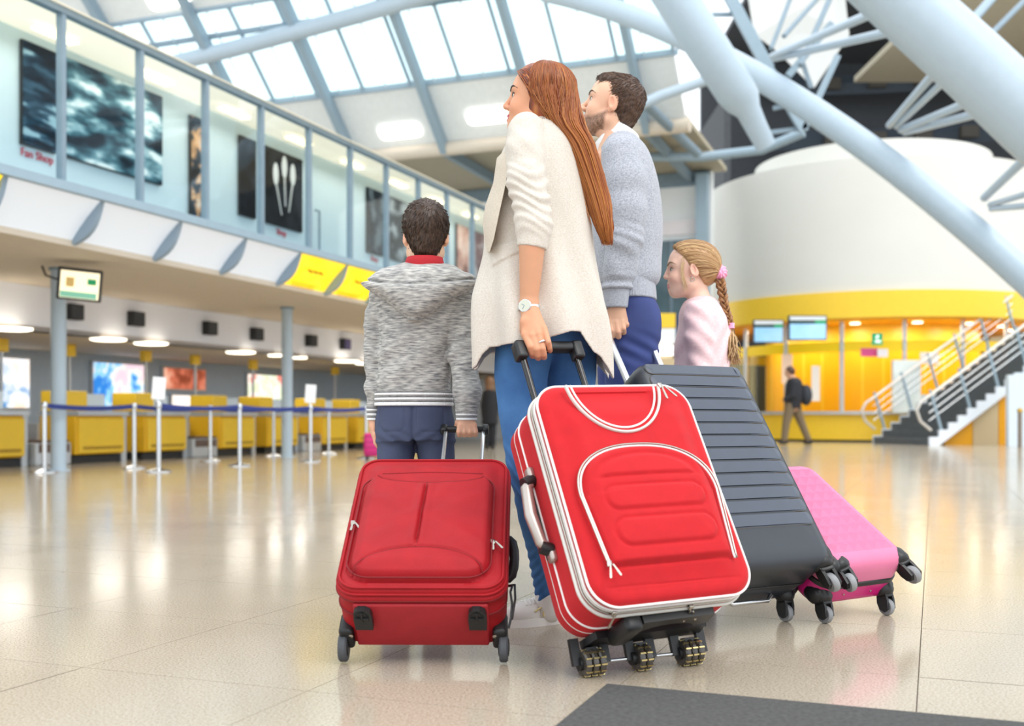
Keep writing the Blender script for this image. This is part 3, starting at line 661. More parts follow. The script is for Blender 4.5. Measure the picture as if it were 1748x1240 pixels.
# ---- posters in the gallery
PP = 9.30
def poster(x0, x1, cols, lab, st=None, scale=3.0, z0=3.63, z1=4.78, red=None):
    ta, tb = t_of(x0, PP), t_of(x1, PP); r = empty('gallery_poster', hall((ta + tb) / 2, PP, z0)); tag(r, lab, 'poster', 'gallery posters')
    H().box(ta, tb, PP, PP + .04, z0, z1).build('board', m_black, r)
    H().box(ta + .01, tb - .01, PP - .012, PP, z0 + .01, z1 - .01).build('picture', ad_mat('poster ' + lab, cols, scale, .05, st), r)
    if red: text_obj('lettering', red, .13, HALL @ axes(((ta + tb) / 2, PP + .035, z0 - .08), (1, 0, 0), (0, 0, 1), (0, -1, 0)), M('red script ' + lab, '#c8324a', .5), r)
    return r, ta, tb
BL = ['#08131d', '#112130', '#1c3648', '#37596e', '#8fb3c2']
poster(38, 97, BL, 'tall dark blue poster nearest the left edge', (1, 1, 4), 2.0, red='Fan Shop')
poster(112, 277, ['#12222f', '#25404f', '#47707f', '#86aebb', '#e0eff2'], 'widest blue and white poster in the gallery', (1, 1, 3), 1.6)
poster(326, 346, ['#141b22', '#3a4652', '#d9a878', '#e8e0d4'], 'narrow dark poster with warm blocks', None, 4, 3.2, 4.7)
poster(410, 437, ['#0d1014', '#1b2027', '#3f4750'], 'narrow black and grey poster left of the flower poster', None, 3, 3.55, 4.7)
rr_, ta_, tb_ = poster(450, 516, ['#0f1114', '#1d2024', '#2f3338'], 'black poster with white flower shapes', None, 2.0, 3.55, 4.7, red='Shop')
m_petal = M('white petal print', '#d5dadb', .6)
for fx, top in ((.28, .42), (.5, .25), (.72, .33)):
    tt = ta_ + (tb_ - ta_) * fx; zt = 4.7 - top * .9
    mt = HALL @ axes((tt, PP - .016, zt), (1, 0, 0), (0, 0, 1), (0, -1, 0))
    MB().prism([(.075 * math.cos(q) , .17 * math.sin(q)) for q in np.linspace(0, 2 * math.pi, 16, endpoint=False)], 0, .003, mt).build('petal', m_petal, rr_)
    MB().prism([(-.02, -.1), (.02, -.1), (.04 + (.5 - fx) * .6, -.6), (.015 + (.5 - fx) * .6, -.6)], 0, .002, mt).build('stem', m_petal, rr_)
poster(628, 656, ['#0b1117', '#1c2733', '#5d6a74'], 'dark poster above the boy, left of a post', None, 3, 3.55, 4.7, red='Shop')
poster(664, 702, ['#0c0f13', '#2a323a', '#98a2a8'], 'grey and black poster above the boy, right of a post', None, 2.5, 3.55, 4.7)
poster(780, 800, ['#7a4a42', '#c99a8b', '#e9d3c8'], 'pink brown poster far along the gallery', None, 2.0, 3.4, 4.7)
poster(808, 846, ['#2a2328', '#6a4a4e', '#a8a2a4'], 'dark poster farthest along the gallery', None, 2.0, 3.4, 4.7)
# door outline with pull handle in the gallery
ta = t_of(536, PP)
o = H().tube([(ta, PP, 3.3), (ta, PP - .1, 3.32), (ta, PP - .1, 3.95), (ta, PP - .02, 3.97)], .022, 6).build('door_pull', m_steel_d); tag(o, 'dark bar shaped door pull on the gallery wall', 'handle')

# ---- small lit kiosk seen between the man and the girl
kc = at(1140, 700, 28.0); r = empty('kiosk', (kc.x, 28, 0)); tag(r, 'small lit kiosk with a yellow sign between the man and the girl', 'kiosk'); s = 28.0 / FPX
def kb(x0, x1, y0, y1, nm, mt, d0=0, d1=.6):
    a = at(x0, y1, 28); b = at(x1, y0, 28); MB().box(a.x, b.x, 28 + d0, 28 + d1, max(0, a.z), b.z).build(nm, mt, r)
kb(1108, 1153, 535, 560, 'sign_board', m_yellow); kb(1108, 1153, 561, 586, 'white_band', m_white); kb(1108, 1160, 612, 770, 'counter', m_beige); kb(1154, 1158, 535, 770, 'post', M('navy post', '#2f3c66', .5))
kb(1110, 1152, 587, 611, 'back_panel', m_canopy, .3, .6); kb(1126, 1150, 590, 606, 'lamp', m_lampw, .05, .2)
# ---- black doormat in the foreground
cr = at(1035, 1175, CH * FPX / (1175 - HZ)); q = HALL.inverted() @ Vector((cr.x, cr.y, 0))
m_mat = M('charcoal ribbed mat', '#4b4b4a', .95, var=.25, vscale=90, bump=.6, bscale=220)
mb = H(); mb.rbox(q.x - 1.2, q.x, q.y - 2.4, q.y, 0.0, .012, .006)
o = mb.build('floor_mat', m_mat); tag(o, 'charcoal grey entrance mat in the lower right foreground', 'mat')
# ================================================================== SUITCASES
m_red = M('bright red cloth', '#c01a22', .8, var=.05, vscale=30, bump=.25, bscale=900, sheen=.05, spec=.3)
m_red2 = M('deep red nylon', '#a3101b', .62, var=.08, vscale=14, bump=.3, bscale=700, spec=.35)
m_red2d = M('deep red base panel', '#a01522', .6, var=.06, vscale=20, bump=.25, bscale=700)
m_redseam = M('dark red seam', '#7c0f18', .7)
m_piping = M('white piping', '#f3f1ee', .35, var=.03)
m_ziptape = M('grey white zip tape', '#d9d6cf', .5, var=.05)
m_metal = M('bright zip metal', '#b3aca3', .25, metal=1)
m_pewter = M('pewter grip', '#b7ada6', .35, metal=.7, var=.05)
m_blk = M('black case plastic', '#1b1c1e', .42, var=.1, bump=.05, bscale=400)
m_blkshell = M('slate black shell', '#2b3038', .33, var=.06, vscale=20, bump=.10, bscale=1200)
m_ridge = M('slate ridge panel', '#444b59', .30, var=.04, vscale=25, bump=.10, bscale=1400)
m_groove = M('bronze groove edge', '#5d5344', .4, metal=.3)
m_alu = M('aluminium tube', '#dfe2e4', .25, metal=.85)
m_dkrod = M('polished black rod', '#14100d', .12, metal=.35, coat=.6)
m_rubber = M('grey rubber tyre', '#4a4d52', .6, var=.08)
m_rubber_l = M('light grey tyre', '#8b8d90', .5, var=.08)
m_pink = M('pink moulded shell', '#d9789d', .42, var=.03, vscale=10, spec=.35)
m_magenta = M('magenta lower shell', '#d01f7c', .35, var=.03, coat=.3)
m_smoke = M('smoked clear tyre', '#423d38', .15, var=.2, vscale=60, spec=.7)
m_gold = M('gold stud', '#d9c48a', .25, metal=.9)

def pose(x, y, z, yaw, al, roll):
    c, s = math.cos(yaw), math.sin(yaw)
    w = Vector((c, s, 0)); h = Vector((-s, c, 0)); k = Vector((0, 0, 1))
    a = h * math.sin(al) + k * math.cos(al); n = -h * math.cos(al) + k * math.sin(al)
    w2 = w * math.cos(roll) + a * math.sin(roll); a2 = a * math.cos(roll) - w * math.sin(roll)
    return axes((x, y, z), w2, a2, n)          # local x across, y up the case, z out of its front

def rr_outline(W, Hh, r, n):
    """closed rounded rectangle, n points, bottom edge at y=0; returns points and outward normals"""
    r = min(r, W / 2 - 1e-3, Hh / 2 - 1e-3)
    seg = []
    for cx, cy, a0 in ((W / 2 - r, Hh - r, 0), (-W / 2 + r, Hh - r, 90), (-W / 2 + r, r, 180), (W / 2 - r, r, 270)): seg.append((cx, cy, math.radians(a0)))
    pts = []; per = [(Hh - 2 * r), r * math.pi / 2, (W - 2 * r), r * math.pi / 2] * 2
    tot = 2 * (W - 2 * r) + 2 * (Hh - 2 * r) + 2 * math.pi * r
    for i in range(n):
        d = tot * i / n; 
        order = [('l', (W / 2, r), (0, 1), Hh - 2 * r, (1, 0)), ('a', 0), ('l', (W / 2 - r, Hh), (-1, 0), W - 2 * r, (0, 1)), ('a', 1), ('l', (-W / 2, Hh - r), (0, -1), Hh - 2 * r, (-1, 0)), ('a', 2), ('l', (-W / 2 + r, 0), (1, 0), W - 2 * r, (0, -1)), ('a', 3)]
        for o in order:
            if o[0] == 'l':
                if d <= o[3]: pts.append(((o[1][0] + o[2][0] * d, o[1][1] + o[2][1] * d), o[4])); break
                d -= o[3]
            else:
                L = r * math.pi / 2
                if d <= L:
                    cx, cy, a0 = seg[o[1]]; a = a0 + d / r; pts.append(((cx + r * math.cos(a), cy + r * math.sin(a)), (math.cos(a), math.sin(a)))); break
                d -= L
        else: pts.append(((W / 2, r), (1, 0)))
    return pts

def case_shell(W, Hh, r, levels, cap_fn, nang=260, nrad=60, back=True, shape=None):
    """rounded-rectangle shell: levels is a list of (inset, z) from back to front rim; the front cap follows cap_fn(x, y)"""
    out = rr_outline(W, Hh, r, nang); vs = []; fs = []
    shape = shape or (lambda x, y, z: (x, y, z))
    for ins, z in levels: vs += [shape(p[0] - nn[0] * ins, p[1] - nn[1] * ins, z) for p, nn in out]
    nl = len(levels)
    for i in range(nl - 1):
        for k in range(nang): fs.append((i * nang + k, i * nang + (k + 1) % nang, (i + 1) * nang + (k + 1) % nang, (i + 1) * nang + k))
    ins, z1 = levels[-1]; base = (nl - 1) * nang; cy = Hh / 2
    rim = [(p[0] - nn[0] * ins, p[1] - nn[1] * ins) for p, nn in out]
    for j in range(1, nrad):
        q = 1 - (j / nrad)
        for x, y in rim:
            xx, yy = x * q, cy + (y - cy) * q; vs.append(shape(xx, yy, z1 + cap_fn(xx, yy, 1 - q)))
    vs.append(shape(0, cy, z1 + cap_fn(0, cy, 1)))
    for j in range(nrad - 1):
        a = base + j * nang; b = a + nang
        for k in range(nang): fs.append((a + k, a + (k + 1) % nang, b + (k + 1) % nang, b + k))
    a = base + (nrad - 1) * nang; c = len(vs) - 1
    for k in range(nang): fs.append((a + k, a + (k + 1) % nang, c))
    if back: fs.append(tuple(range(nang - 1, -1, -1)))
    return vs, fs

def sd_rr(x, y, cx, cy, hw, hh, r):
    qx = abs(x - cx) - hw + r; qy = abs(y - cy) - hh + r
    return math.hypot(max(qx, 0), max(qy, 0)) + min(max(qx, qy), 0) - r
def sst(a, b, x):
    t = max(0, min(1, (x - a) / (b - a))); return t * t * (3 - 2 * t)

def wheel(parent, c, axis, r, w, mat_t, mat_h, name='wheel'):
    """tyre of radius r around axis with a hub as its sub-part"""
    m = frame_to(c, axis)
    prof = [(r * .55, -w / 2), (r * .9, -w / 2), (r, -w * .32), (r, w * .32), (r * .9, w / 2), (r * .55, w / 2)]
    o = MB().lathe(prof, m, 24).build(name, mat_t, parent, 40)
    MB().lathe([(r * .2, -w / 2 - .004), (r * .6, -w / 2 - .002), (r * .6, w / 2 + .002), (r * .2, w / 2 + .004)], m, 18).build('hub', mat_h, o, 40)
    return o
def spinner(parent, base, down, fwd, side, r=.026, big=1.0, stand=None):
    """swivelling castor: domed housing, fork and a wheel; base on the case, down = away from it"""
    base, down, fwd, side = Vector(base), Vector(down).normalized(), Vector(fwd).normalized(), Vector(side).normalized()
    k = big
    if stand is not None:      # slide along the case until the tyre rests on the floor
        z = (stand @ (base + fwd * (-.016 * k) + down * (.050 * k))).z; base = base + Vector((0, 1, 0)) * ((r * k - z) / (stand.to_3x3() @ Vector((0, 1, 0))).z)
    h = empty('castor'); h.parent = parent; h['_inv'] = 0
    m = axes(base, side, fwd, down)
    MB(m).lathe([(.030 * k, -.02), (.030 * k, .004), (.026 * k, .012), (.020 * k, .018)], None, 24).build('housing', m_blk, h, 50)
    c = Vector((0, -.016 * k, .050 * k))
    for sgn in (-1, 1):
        mb = MB(m); pts = [(-.022 * k, .008 * k), (.014 * k, .008 * k), (.010 * k, .035 * k), (.0, .062 * k), (-.018 * k, .066 * k), (-.032 * k, .052 * k), (-.032 * k, .03 * k)]
        mtx = axes((sgn * .014 * k - .004 * k, 0, 0), (0, 1, 0), (0, 0, 1), (1, 0, 0)); mb.prism(pts, 0, .008 * k, mtx); mb.build('fork', m_blk, h, 30)
    MB(m).rbox(-.018 * k, .018 * k, -.02 * k, .014 * k, .008 * k, .026 * k, .005).build('yoke', m_blk, h, 40)
    prof = [(.012 * k, -.009 * k), (r * k * .92, -.009 * k), (r * k, -.005 * k), (r * k, .005 * k), (r * k * .92, .009 * k), (.012 * k, .009 * k)]
    o = MB(m).lathe(prof, axes(c, (0, 1, 0), (0, 0, 1), (1, 0, 0)), 22).build('wheel', m_rubber_l, h, 40)
    MB(m).lathe([(.004 * k, -.013 * k), (.012 * k, -.012 * k), (.012 * k, .012 * k), (.004 * k, .013 * k)], axes(c, (0, 1, 0), (0, 0, 1), (1, 0, 0)), 14).build('hub', m_blk, h, 40)
    return h
def zip_pull(parent, P, ux, uy, uz, L=.03, two=True):
    """metal slider with one or two hanging pulls; uz leaves the surface, uy is the hanging direction"""
    m = axes(P, ux, uy, uz)
    o = MB(m).rbox(-.006, .006, -.008, .008, -.001, .006, .002, 2).build('zip_slider', m_metal, parent, 40)
    for q, (dx, an) in enumerate(((0, -.15), (.006, .5)) if two else ((0, -.1),)):
        ca, sa = math.cos(an), math.sin(an)
        m2 = m @ axes((dx, .004, .006 + .002 * q), (ca, -sa, 0), (sa, ca, 0), (0, 0, 1))
        pts = [(-.0018, 0), (.0018, 0), (.0030, L * .7), (.0030, L * .92), (.0015, L), (-.0015, L), (-.0030, L * .92), (-.0030, L * .7)]
        MB(m2).prism(pts, 0, .002).build('zip_pull', m_metal, o)
    return o
def path_on(fn, pts, lift=0.0): return [(x, y, fn(x, y) + lift) for x, y in pts]

# ------------------------------------------------------------------ 1: the boy's deep red soft case
W1, H1 = .42, .545
P1 = pose(-.2247, 2.774, .045, -.0198, .93, .0022)
s1 = empty('suitcase', mtx=P1); tag(s1, 'deep red soft suitcase pulled by the boy, creased front and two wheels', 'suitcase', 'family suitcases')
def f1z(y): return .20 - .030 * max(0, min(1, y / H1))           # the bulging front thins towards the top
def lev_shape(x, y, z):
    k = f1z(y) / .20; zz = z * (k if z > .12 else 1.0) if z <= .2 else z - (.20 - f1z(y))
    return (x, y, zz)
def f1cap(x, y, e):
    h = .018 * sst(0, .22, e)
    d = sd_rr(x, y, -.007, .234, .181, .208, .06)                     # the pocket that fills most of the front
    h += .016 * sst(.0, -.016, d)
    h -= .004 * math.exp(-((d + .0) / .004) ** 2)
    if d < 0:
        h += .010 * sst(0, -.12, d)
        # centre pleat and lower arc seam
        if .11 < y < .39: wy = sst(.11, .15, y) * sst(.39, .36, y); xp = x + .009 + .03 * (.386 - y); h += wy * (.006 * math.exp(-((xp + .012) / .011) ** 2) - .010 * math.exp(-(xp / .0045) ** 2) + .003 * math.exp(-((xp - .012) / .010) ** 2))
        arc = y - (.028 + .088 * math.sqrt(max(0, 1 - ((x + .006) / .166) ** 2))) if abs(x + .006) < .166 else .2
        h -= .0055 * math.exp(-(arc / .0042) ** 2)
        if arc < 0: h += .006 * sst(0, -.04, arc)
        up = y - (.428 - .040 * math.sqrt(max(0, 1 - (x / .15) ** 2))) if abs(x) < .15 else .2
        h -= .0035 * math.exp(-(up / .0032) ** 2)
        for (cx, cy, ca, w_, a_) in ((.09, .30, .65, .018, .006), (-.10, .30, -.5, .022, .006), (-.09, .18, .75, .02, .004), (.10, .17, -.6, .022, .005), (.03, .33, 1.2, .015, .003), (-.05, .24, .3, .016, .0035)):
            dx, dy = x - cx, y - cy; t_ = dx * math.cos(ca) + dy * math.sin(ca); n_ = -dx * math.sin(ca) + dy * math.cos(ca)
            h += a_ * math.exp(-(n_ / w_) ** 2 - (t_ / .08) ** 2)
    return h
lv = [(.022, .004), (.006, .0), (0, .012), (0, .05), (0, .08), (-.001, .10), (-.003, .105), (-.003, .112), (0, .117), (.001, .135), (.002, .150), (-.004, .158), (-.006, .166), (-.004, .172), (.002, .176), (.0, .184), (.002, .192), (.008, .198), (.020, .2015)]
v, f = case_shell(W1, H1, .055, lv, f1cap, 300, 90, shape=lev_shape)
body1 = mesh_obj('body', v, f, m_red2, s1, 50)
def ring_at(W, Hh, r, ins, z, rad, name, mat, parent, shape=None, n=200, flat=1.0):
    shape = shape or (lambda x, y, z: (x, y, z))
    pts = [shape(p[0] - q[0] * ins, p[1] - q[1] * ins, z) for p, q in rr_outline(W, Hh, r, n)]
    return MB().ring(pts, rad, 6, flat, normal=(0, 0, 1)).build(name, mat, parent, 180)
ring_at(W1, H1, .055, -.004, .162, .0035, 'piping', m_redseam, s1, lev_shape); ring_at(W1, H1, .055, -.001, .182, .0038, 'zip_line', m_red2, s1, lev_shape); ring_at(W1, H1, .055, -.002, .112, .0030, 'piping', m_redseam, s1, lev_shape)
ring_at(W1, H1, .055, .006, .200, .0036, 'piping', m_red2, s1, lev_shape)
pk = []
for (p, q) in rr_outline(.362, .416, .06, 160):
    x, y = p[0] - .007, p[1] + .026; z = .2015 - (.20 - f1z(y)); pk.append((x, y, z + f1cap(x, y, .5) + .0005))
MB().ring(pk, .0022, 6, normal=(0, 0, 1)).build('pocket_piping', m_redseam, s1, 180)
FS1 = lambda x, y: .2015 - (.20 - f1z(y)) + f1cap(x, y, .5)
for pts in ([(-.006 + .162 * math.cos(a), .028 + .088 * math.sin(a)) for a in np.linspace(.12, math.pi - .12, 40)], [(.148 * math.cos(a), .428 - .040 * math.sin(a)) for a in np.linspace(.1, math.pi - .1, 36)],
            [(-.009 - .03 * (.386 - y), y) for y in np.linspace(.118, .384, 24)], [(x, .452 + .004 * math.cos(x * 18)) for x in np.linspace(-.14, .14, 20)]):
    MB().tube(path_on(FS1, pts, .0004), .0011, 5, up=(0, 0, 1)).build('seam', m_redseam, s1, 180)  # dark lines along seams and pleat stand for the shade in their creases
# base panel, feet, corner guards, wheels
MB().rbox(-.168, .168, -.012, .004, .008, .155, .006).build('base_panel', m_red2d, s1, 40)
for sx in (-1, 1):
    m = axes((sx * .142, -.012, .120), (1, 0, 0), (0, 0, 1), (0, -1, 0))
    h = empty('foot'); h.parent = s1; h['_inv'] = 0
    MB(m).prism([(-.022, -.036), (.022, -.036), (.022, .012), (.018, .026), (.006, .034), (-.012, .034), (-.022, .024), (-.024, .0)], 0, .016).build('shell', m_blk, h, 30)
    MB(m).prism([(-.018, -.004), (.014, -.004), (.013, .014), (.004, .026), (-.010, .026), (-.018, .016)], .016, .0175).build('recess', m_black, h)
    MB(m).box(-.018, .014, .006, .010, .016, .022).build('cross_rib', m_blk, h); MB(m).box(-.004, .0, -.006, .026, .016, .022).build('cross_rib', m_blk, h)
    g = MB().rbox(sx * .21 - .034 if sx > 0 else -.21 - .004, .21 + .004 if sx > 0 else -.21 + .034, -.012, .055, -.006, .062, .010).build('corner_guard', m_blk, s1, 40)
    MB().lathe([(.006, 0), (.006, .002), (.003, .0035)], axes((sx * .182, -.012, .045), (1, 0, 0), (0, 0, 1), (0, -1, 0)), 14).build('rivet', m_metal, g, 40)
    wheel(s1, (sx * .204, -.012, .004), (1, 0, 0), .0375, .022, m_rubber, m_blk)
# telescopic handle, seen above the case
HX = .062
for sx in (-1, 1): MB().rbox(HX + sx * .060 - .006, HX + sx * .060 + .006, H1 - .06, H1 + .325, .018, .028, .003).build('handle_rod', m_alu, s1, 40)
MB().rbox(HX - .074, HX + .074, H1 + .324, H1 + .343, .013, .034, .008).build('handle_grip', m_blk, s1, 40)
for sx in (-1, 1): MB().rbox(HX + sx * .066 - .011, HX + sx * .066 + .011, H1 + .316, H1 + .348, .009, .037, .007).build('grip_end', m_blk, s1, 40)
for (x, y) in ((-.194, .238), (.176, .165)):
    zip_pull(s1, (x, y, .2015 - (.20 - f1z(y)) + f1cap(x, y, .12) + .001), (1, 0, 0), (.10 if x < 0 else .18, -.98, 0), (0, 0, 1), .030)
# side strap handle and loose cord on the right side
MB().tube([(.210, .14, .09), (.222, .155, .09), (.228, .19, .09), (.229, .22, .09), (.228, .25, .09), (.222, .285, .09), (.210, .30, .09)], .006, 8, flat=2.2).build('side_handle', m_blk, s1, 60)
MB().tube([(.212, .10, .11), (.226, .075, .135), (.222, .04, .15), (.226, .02, .13), (.224, -.02, .12), (.218, -.035, .10)], .003, 6).build('cord', m_blk, s1, 60)
MB().tube([(.212, .10, .11), (.232, .09, .125), (.234, .03, .135), (.226, -.02, .115)], .003, 6).build('cord', m_blk, s1, 60)

# ------------------------------------------------------------------ 2: the woman's bright red case with white piping
W2, H2, D2 = .447, .596, .2235
P2 = pose(.3208, 2.7034, .0905, .414, .5407, .0285)
s2 = empty('suitcase', mtx=P2); tag(s2, 'large bright red suitcase with white piping and clustered small wheels', 'suitcase', 'family suitcases')
def pock_d(x, y):
    """distance to the arched pocket: straight bottom at y=.095, dome top at y=.40"""
    if y < .27: return max(abs(x) - (.170 + .020 * (y - .085) / .185), .085 - y)
    ex, ey = x / .190, (y - .27) / .130
    q = (abs(ex) ** 2.3 + abs(ey) ** 2.3) ** (1 / 2.3)
    return (q - 1) * .13
pills = [(-.004, .340, .136, .030, 0), (.0, .252, .138, .031, .031), (.002, .163, .139, .034, .034)]
def f2cap(x, y, e):
    h = .020 * sst(0, .30, e)
    d = pock_d(x, y)
    h += .012 * sst(0, -.014, d) - .003 * math.exp(-(d / .004) ** 2) + .008 * sst(0, -.10, d)
    for i, (cx, cy, hw, hh, r) in enumerate(pills):
        if i == 0:
            ex, ey = (x - cx) / hw, (y - .311) / .060
            dd = max((math.hypot(ex, ey) - 1) * .05, .311 - y)
        else: dd = sd_rr(x, y, cx, cy, hw, hh, r - .001)
        h += .0035 * sst(.002, -.010, dd) - .0030 * math.exp(-((dd - .002) / .0045) ** 2)
    if abs(y - .041) < .02 and abs(x) < .21: h -= .002 * math.exp(-((y - .041 + .01 * x) / .002) ** 2)
    # upper scoop: slightly sunken half moon
    ux, uy = (x + .014) / .120, (.60 - y) / .140
    du = (math.hypot(ux, uy) - 1) * .1
    h -= .004 * sst(.006, -.01, du)
    return h
lv2 = [(.030, .006), (.010, 0), (.0, .010), (0, .045), (0, .10), (0, .140), (-.002, .150), (-.004, .158), (-.001, .166), (.004, .170), (.005, .182), (.001, .188), (0, .196), (.002, .206), (.008, .214), (.016, .2185), (.026, .2205)]
v, f = case_shell(W2, H2, .070, lv2, f2cap, 320, 110)
mesh_obj('body', v, f, m_red, s2, 50)
def ring2(ins, z, rad, name, mat, flat=1.0): return ring_at(W2, H2, .07, ins, z, rad, name, mat, s2, None, 260, flat)
ring2(-.001, .205, .0034, 'piping', m_piping); ring2(-.004, .158, .0052, 'piping', m_ziptape); ring2(-.001, .168, .0030, 'zip_teeth', m_metal); ring2(.001, .178, .0040, 'zip_tape', m_ziptape); ring2(-.001, .188, .0032, 'piping', m_piping)
ring2(-.001, .075, .0030, 'piping', m_piping); ring2(.008, .002, .0035, 'piping', m_piping); ring2(-.0005, .040, .0012, 'stitching', m_ziptape)
F2 = lambda x, y: .2205 + f2cap(x, y, .5)
# pocket zip: open line from lower left over the dome to lower right
pl = []
for y in np.linspace(.090, .27, 16): pl.append((-(.170 + .020 * (y - .085) / .185), y))
for a in np.linspace(math.pi, 0, 46)[1:-1]:
    c_, s_ = math.cos(a), math.sin(a); pl.append((.190 * math.copysign(abs(c_) ** (2 / 2.3), c_), .27 + .130 * abs(s_) ** (2 / 2.3)))
for y in np.linspace(.27, .080, 16): pl.append(((.170 + .020 * (y - .085) / .185), y))
MB().tube(path_on(F2, pl, .001), .0028, 6, up=(0, 0, 1)).build('pocket_piping', m_piping, s2, 180)
pl2 = [(x * 1.035, .24 + (y - .24) * 1.035 if y > .12 else y) for x, y in pl]
MB().tube(path_on(F2, pl2, .0002), .0026, 6, up=(0, 0, 1)).build('pocket_zip', m_metal, s2, 180)
# half moon zip at the top
hm = [(-.014 + .122 * math.cos(a), .592 + .140 * math.sin(a)) for a in np.linspace(math.pi + .10, 2 * math.pi - .10, 50)]
MB().tube(path_on(F2, hm, .001), .0028, 6, up=(0, 0, 1)).build('top_zip_piping', m_piping, s2, 180)
hm2 = [(-.014 + .136 * math.cos(a), .592 + .153 * math.sin(a)) for a in np.linspace(math.pi + .10, 2 * math.pi - .10, 50)]
MB().tube(path_on(F2, hm2, .001), .0062, 8, up=(0, 0, 1), flat=.6).build('top_zip_tape', m_ziptape, s2, 180)
zip_pull(s2, (.124, .570, F2(.12, .55) + .004), (1, 0, 0), (.25, -.97, 0), (0, 0, 1), .040)
zip_pull(s2, (-.178, .092, F2(-.178, .09) + .003), (1, 0, 0), (-.12, -.99, 0), (0, 0, 1), .034)
zip_pull(s2, (-.165, -.004, .182), (1, 0, 0), (.05, -.3, -.95), (0, -1, 0), .042, False)
zip_pull(s2, (.05, -.006, .170), (1, 0, 0), (.05, -.3, -.95), (0, -1, 0), .042)
# side carry handle on the left flank
hs = empty('side_handle'); hs.parent = s2; hs['_inv'] = 0
XL = -W2 / 2
MB().tube([(XL - .004, .205, .085), (XL - .026, .225, .085), (XL - .034, .300, .085), (XL - .026, .375, .085), (XL - .004, .395, .085)], [.013, .015, .016, .015, .013], 12, flat=1.0).build('grip', m_pewter, hs, 60)
for y in (.215, .385): MB().tube([(XL - .002, y - .012 if y < .3 else y + .012, .085), (XL - .030, y, .085)], .0175, 12).build('grip_band', m_blk, hs, 60)
for y in (.190, .412): MB().rbox(XL - .016, XL + .004, y - .018, y + .018, .070, .100, .008).build('mount', m_pewter, hs, 40)
MB().rbox(XL - .006, XL + .004, .19, .41, .050, .072, .003).build('backing', m_blk, hs, 40)
# undercarriage: black bracket, axles and three clusters of studded wheels
uc = empty('undercarriage'); uc.parent = s2; uc['_inv'] = 0
m = axes((0, -.004, 0), (1, 0, 0), (0, 0, 1), (0, -1, 0))
def prism_y(poly, y0, y1, nm, mat):   # polygon in (x, z), extruded downwards from the base
    return MB(m).prism(poly, y0, y1).build(nm, mat, uc, 30)
arcp = [(-.075, .150), (.120, .158), (.132, .100), (.112, .090)] + [(.022 + .075 * math.cos(a), .082 + .036 * math.sin(a)) for a in np.linspace(.1, math.pi - .1, 10)] + [(-.070, .075)]
prism_y(arcp, -.002, .022, 'front_bracket', m_blk)
MB(m).rbox(-.128, -.080, .045, .160, -.004, .040, .014).build('stub_foot', m_blk, uc, 40)
prism_y([(-.17, -.01), (.17, -.01), (.155, .055), (-.155, .055)], -.002, .016, 'axle_plate', m_blk)
Pi = P2.inverted(); Rl = Pi.to_3x3()
WR = .033
wc = []
for (lx, nw) in ((-.152, 3), (-.012, 2), (.130, 3)):
    # lower each cluster until its tyres rest on the floor
    base = P2 @ Vector((lx, -.03, .006)); base.z = WR; wc.append((Pi @ base, nw))
for c, nw in wc:
    MB().bar(c + Vector((0, .035, .01)), c, .020, .030, (1, 0, 0)).build('wheel_arm', m_blk, uc)
    for q_ in (-1, 1): MB().bar(c + Vector((q_ * (nw * .0097 + .010), .060, .012)), c + Vector((q_ * (nw * .0097 + .010), -.004, 0)), .012, .024, (1, 0, 0)).build('axle_bracket', m_blk, uc)
    g = empty('wheel_cluster'); g.parent = s2; g['_inv'] = 0
    ax = Vector((1, 0, 0)); wd = .0165
    for q in range(nw):
        cc = c + ax * ((q - (nw - 1) / 2) * (wd + .003)); mm = frame_to(cc, ax)
        MB().lathe([(WR * .5, -wd / 2), (WR * .86, -wd / 2), (WR, -wd * .25), (WR, wd * .25), (WR * .86, wd / 2), (WR * .5, wd / 2)], mm, 26).build('tyre', m_smoke, g, 40)
        mb = MB()
        for a in range(12):
            th = a * math.pi / 6; d = mm.to_3x3() @ Vector((math.cos(th), math.sin(th), 0)); mb.bar(cc + d * (WR * .95) - ax * wd * .46, cc + d * (WR * .95) + ax * wd * .46, .0036, .0042, d)
        mb.build('studs', m_gold, g)
    MB().lathe([(.006, 0), (.016, -.002), (.016, .004)], frame_to(c - ax * (nw * (wd + .003) / 2 + .004), ax), 18).build('hub', m_blk, g, 40)
    MB().lathe([(.016, -.03), (.016, .03)], frame_to(c, ax), 16).build('axle_hub', m_blk, g, 40)
for i in (0, 1): MB().tube([wc[i][0], wc[i + 1][0]], .0045, 10).build('axle', m_chrome, uc, 60)
# telescopic handle
HX2 = -.036
for sx in (-1, 1):
    MB().tube([(HX2 + sx * .084, H2 - .08, .022), (HX2 + sx * .084, H2 + .226, .022)], .0095, 14).build('handle_rod', m_dkrod, s2, 60)
    MB().rbox(HX2 + sx * .089 - .016, HX2 + sx * .089 + .016, H2 + .205, H2 + .262, .004, .044, .008).build('grip_end', m_blk, s2, 40)
MB().rbox(HX2 - .09, HX2 + .09, H2 + .232, H2 + .262, .008, .040, .010).build('handle_grip', m_blk, s2, 40)

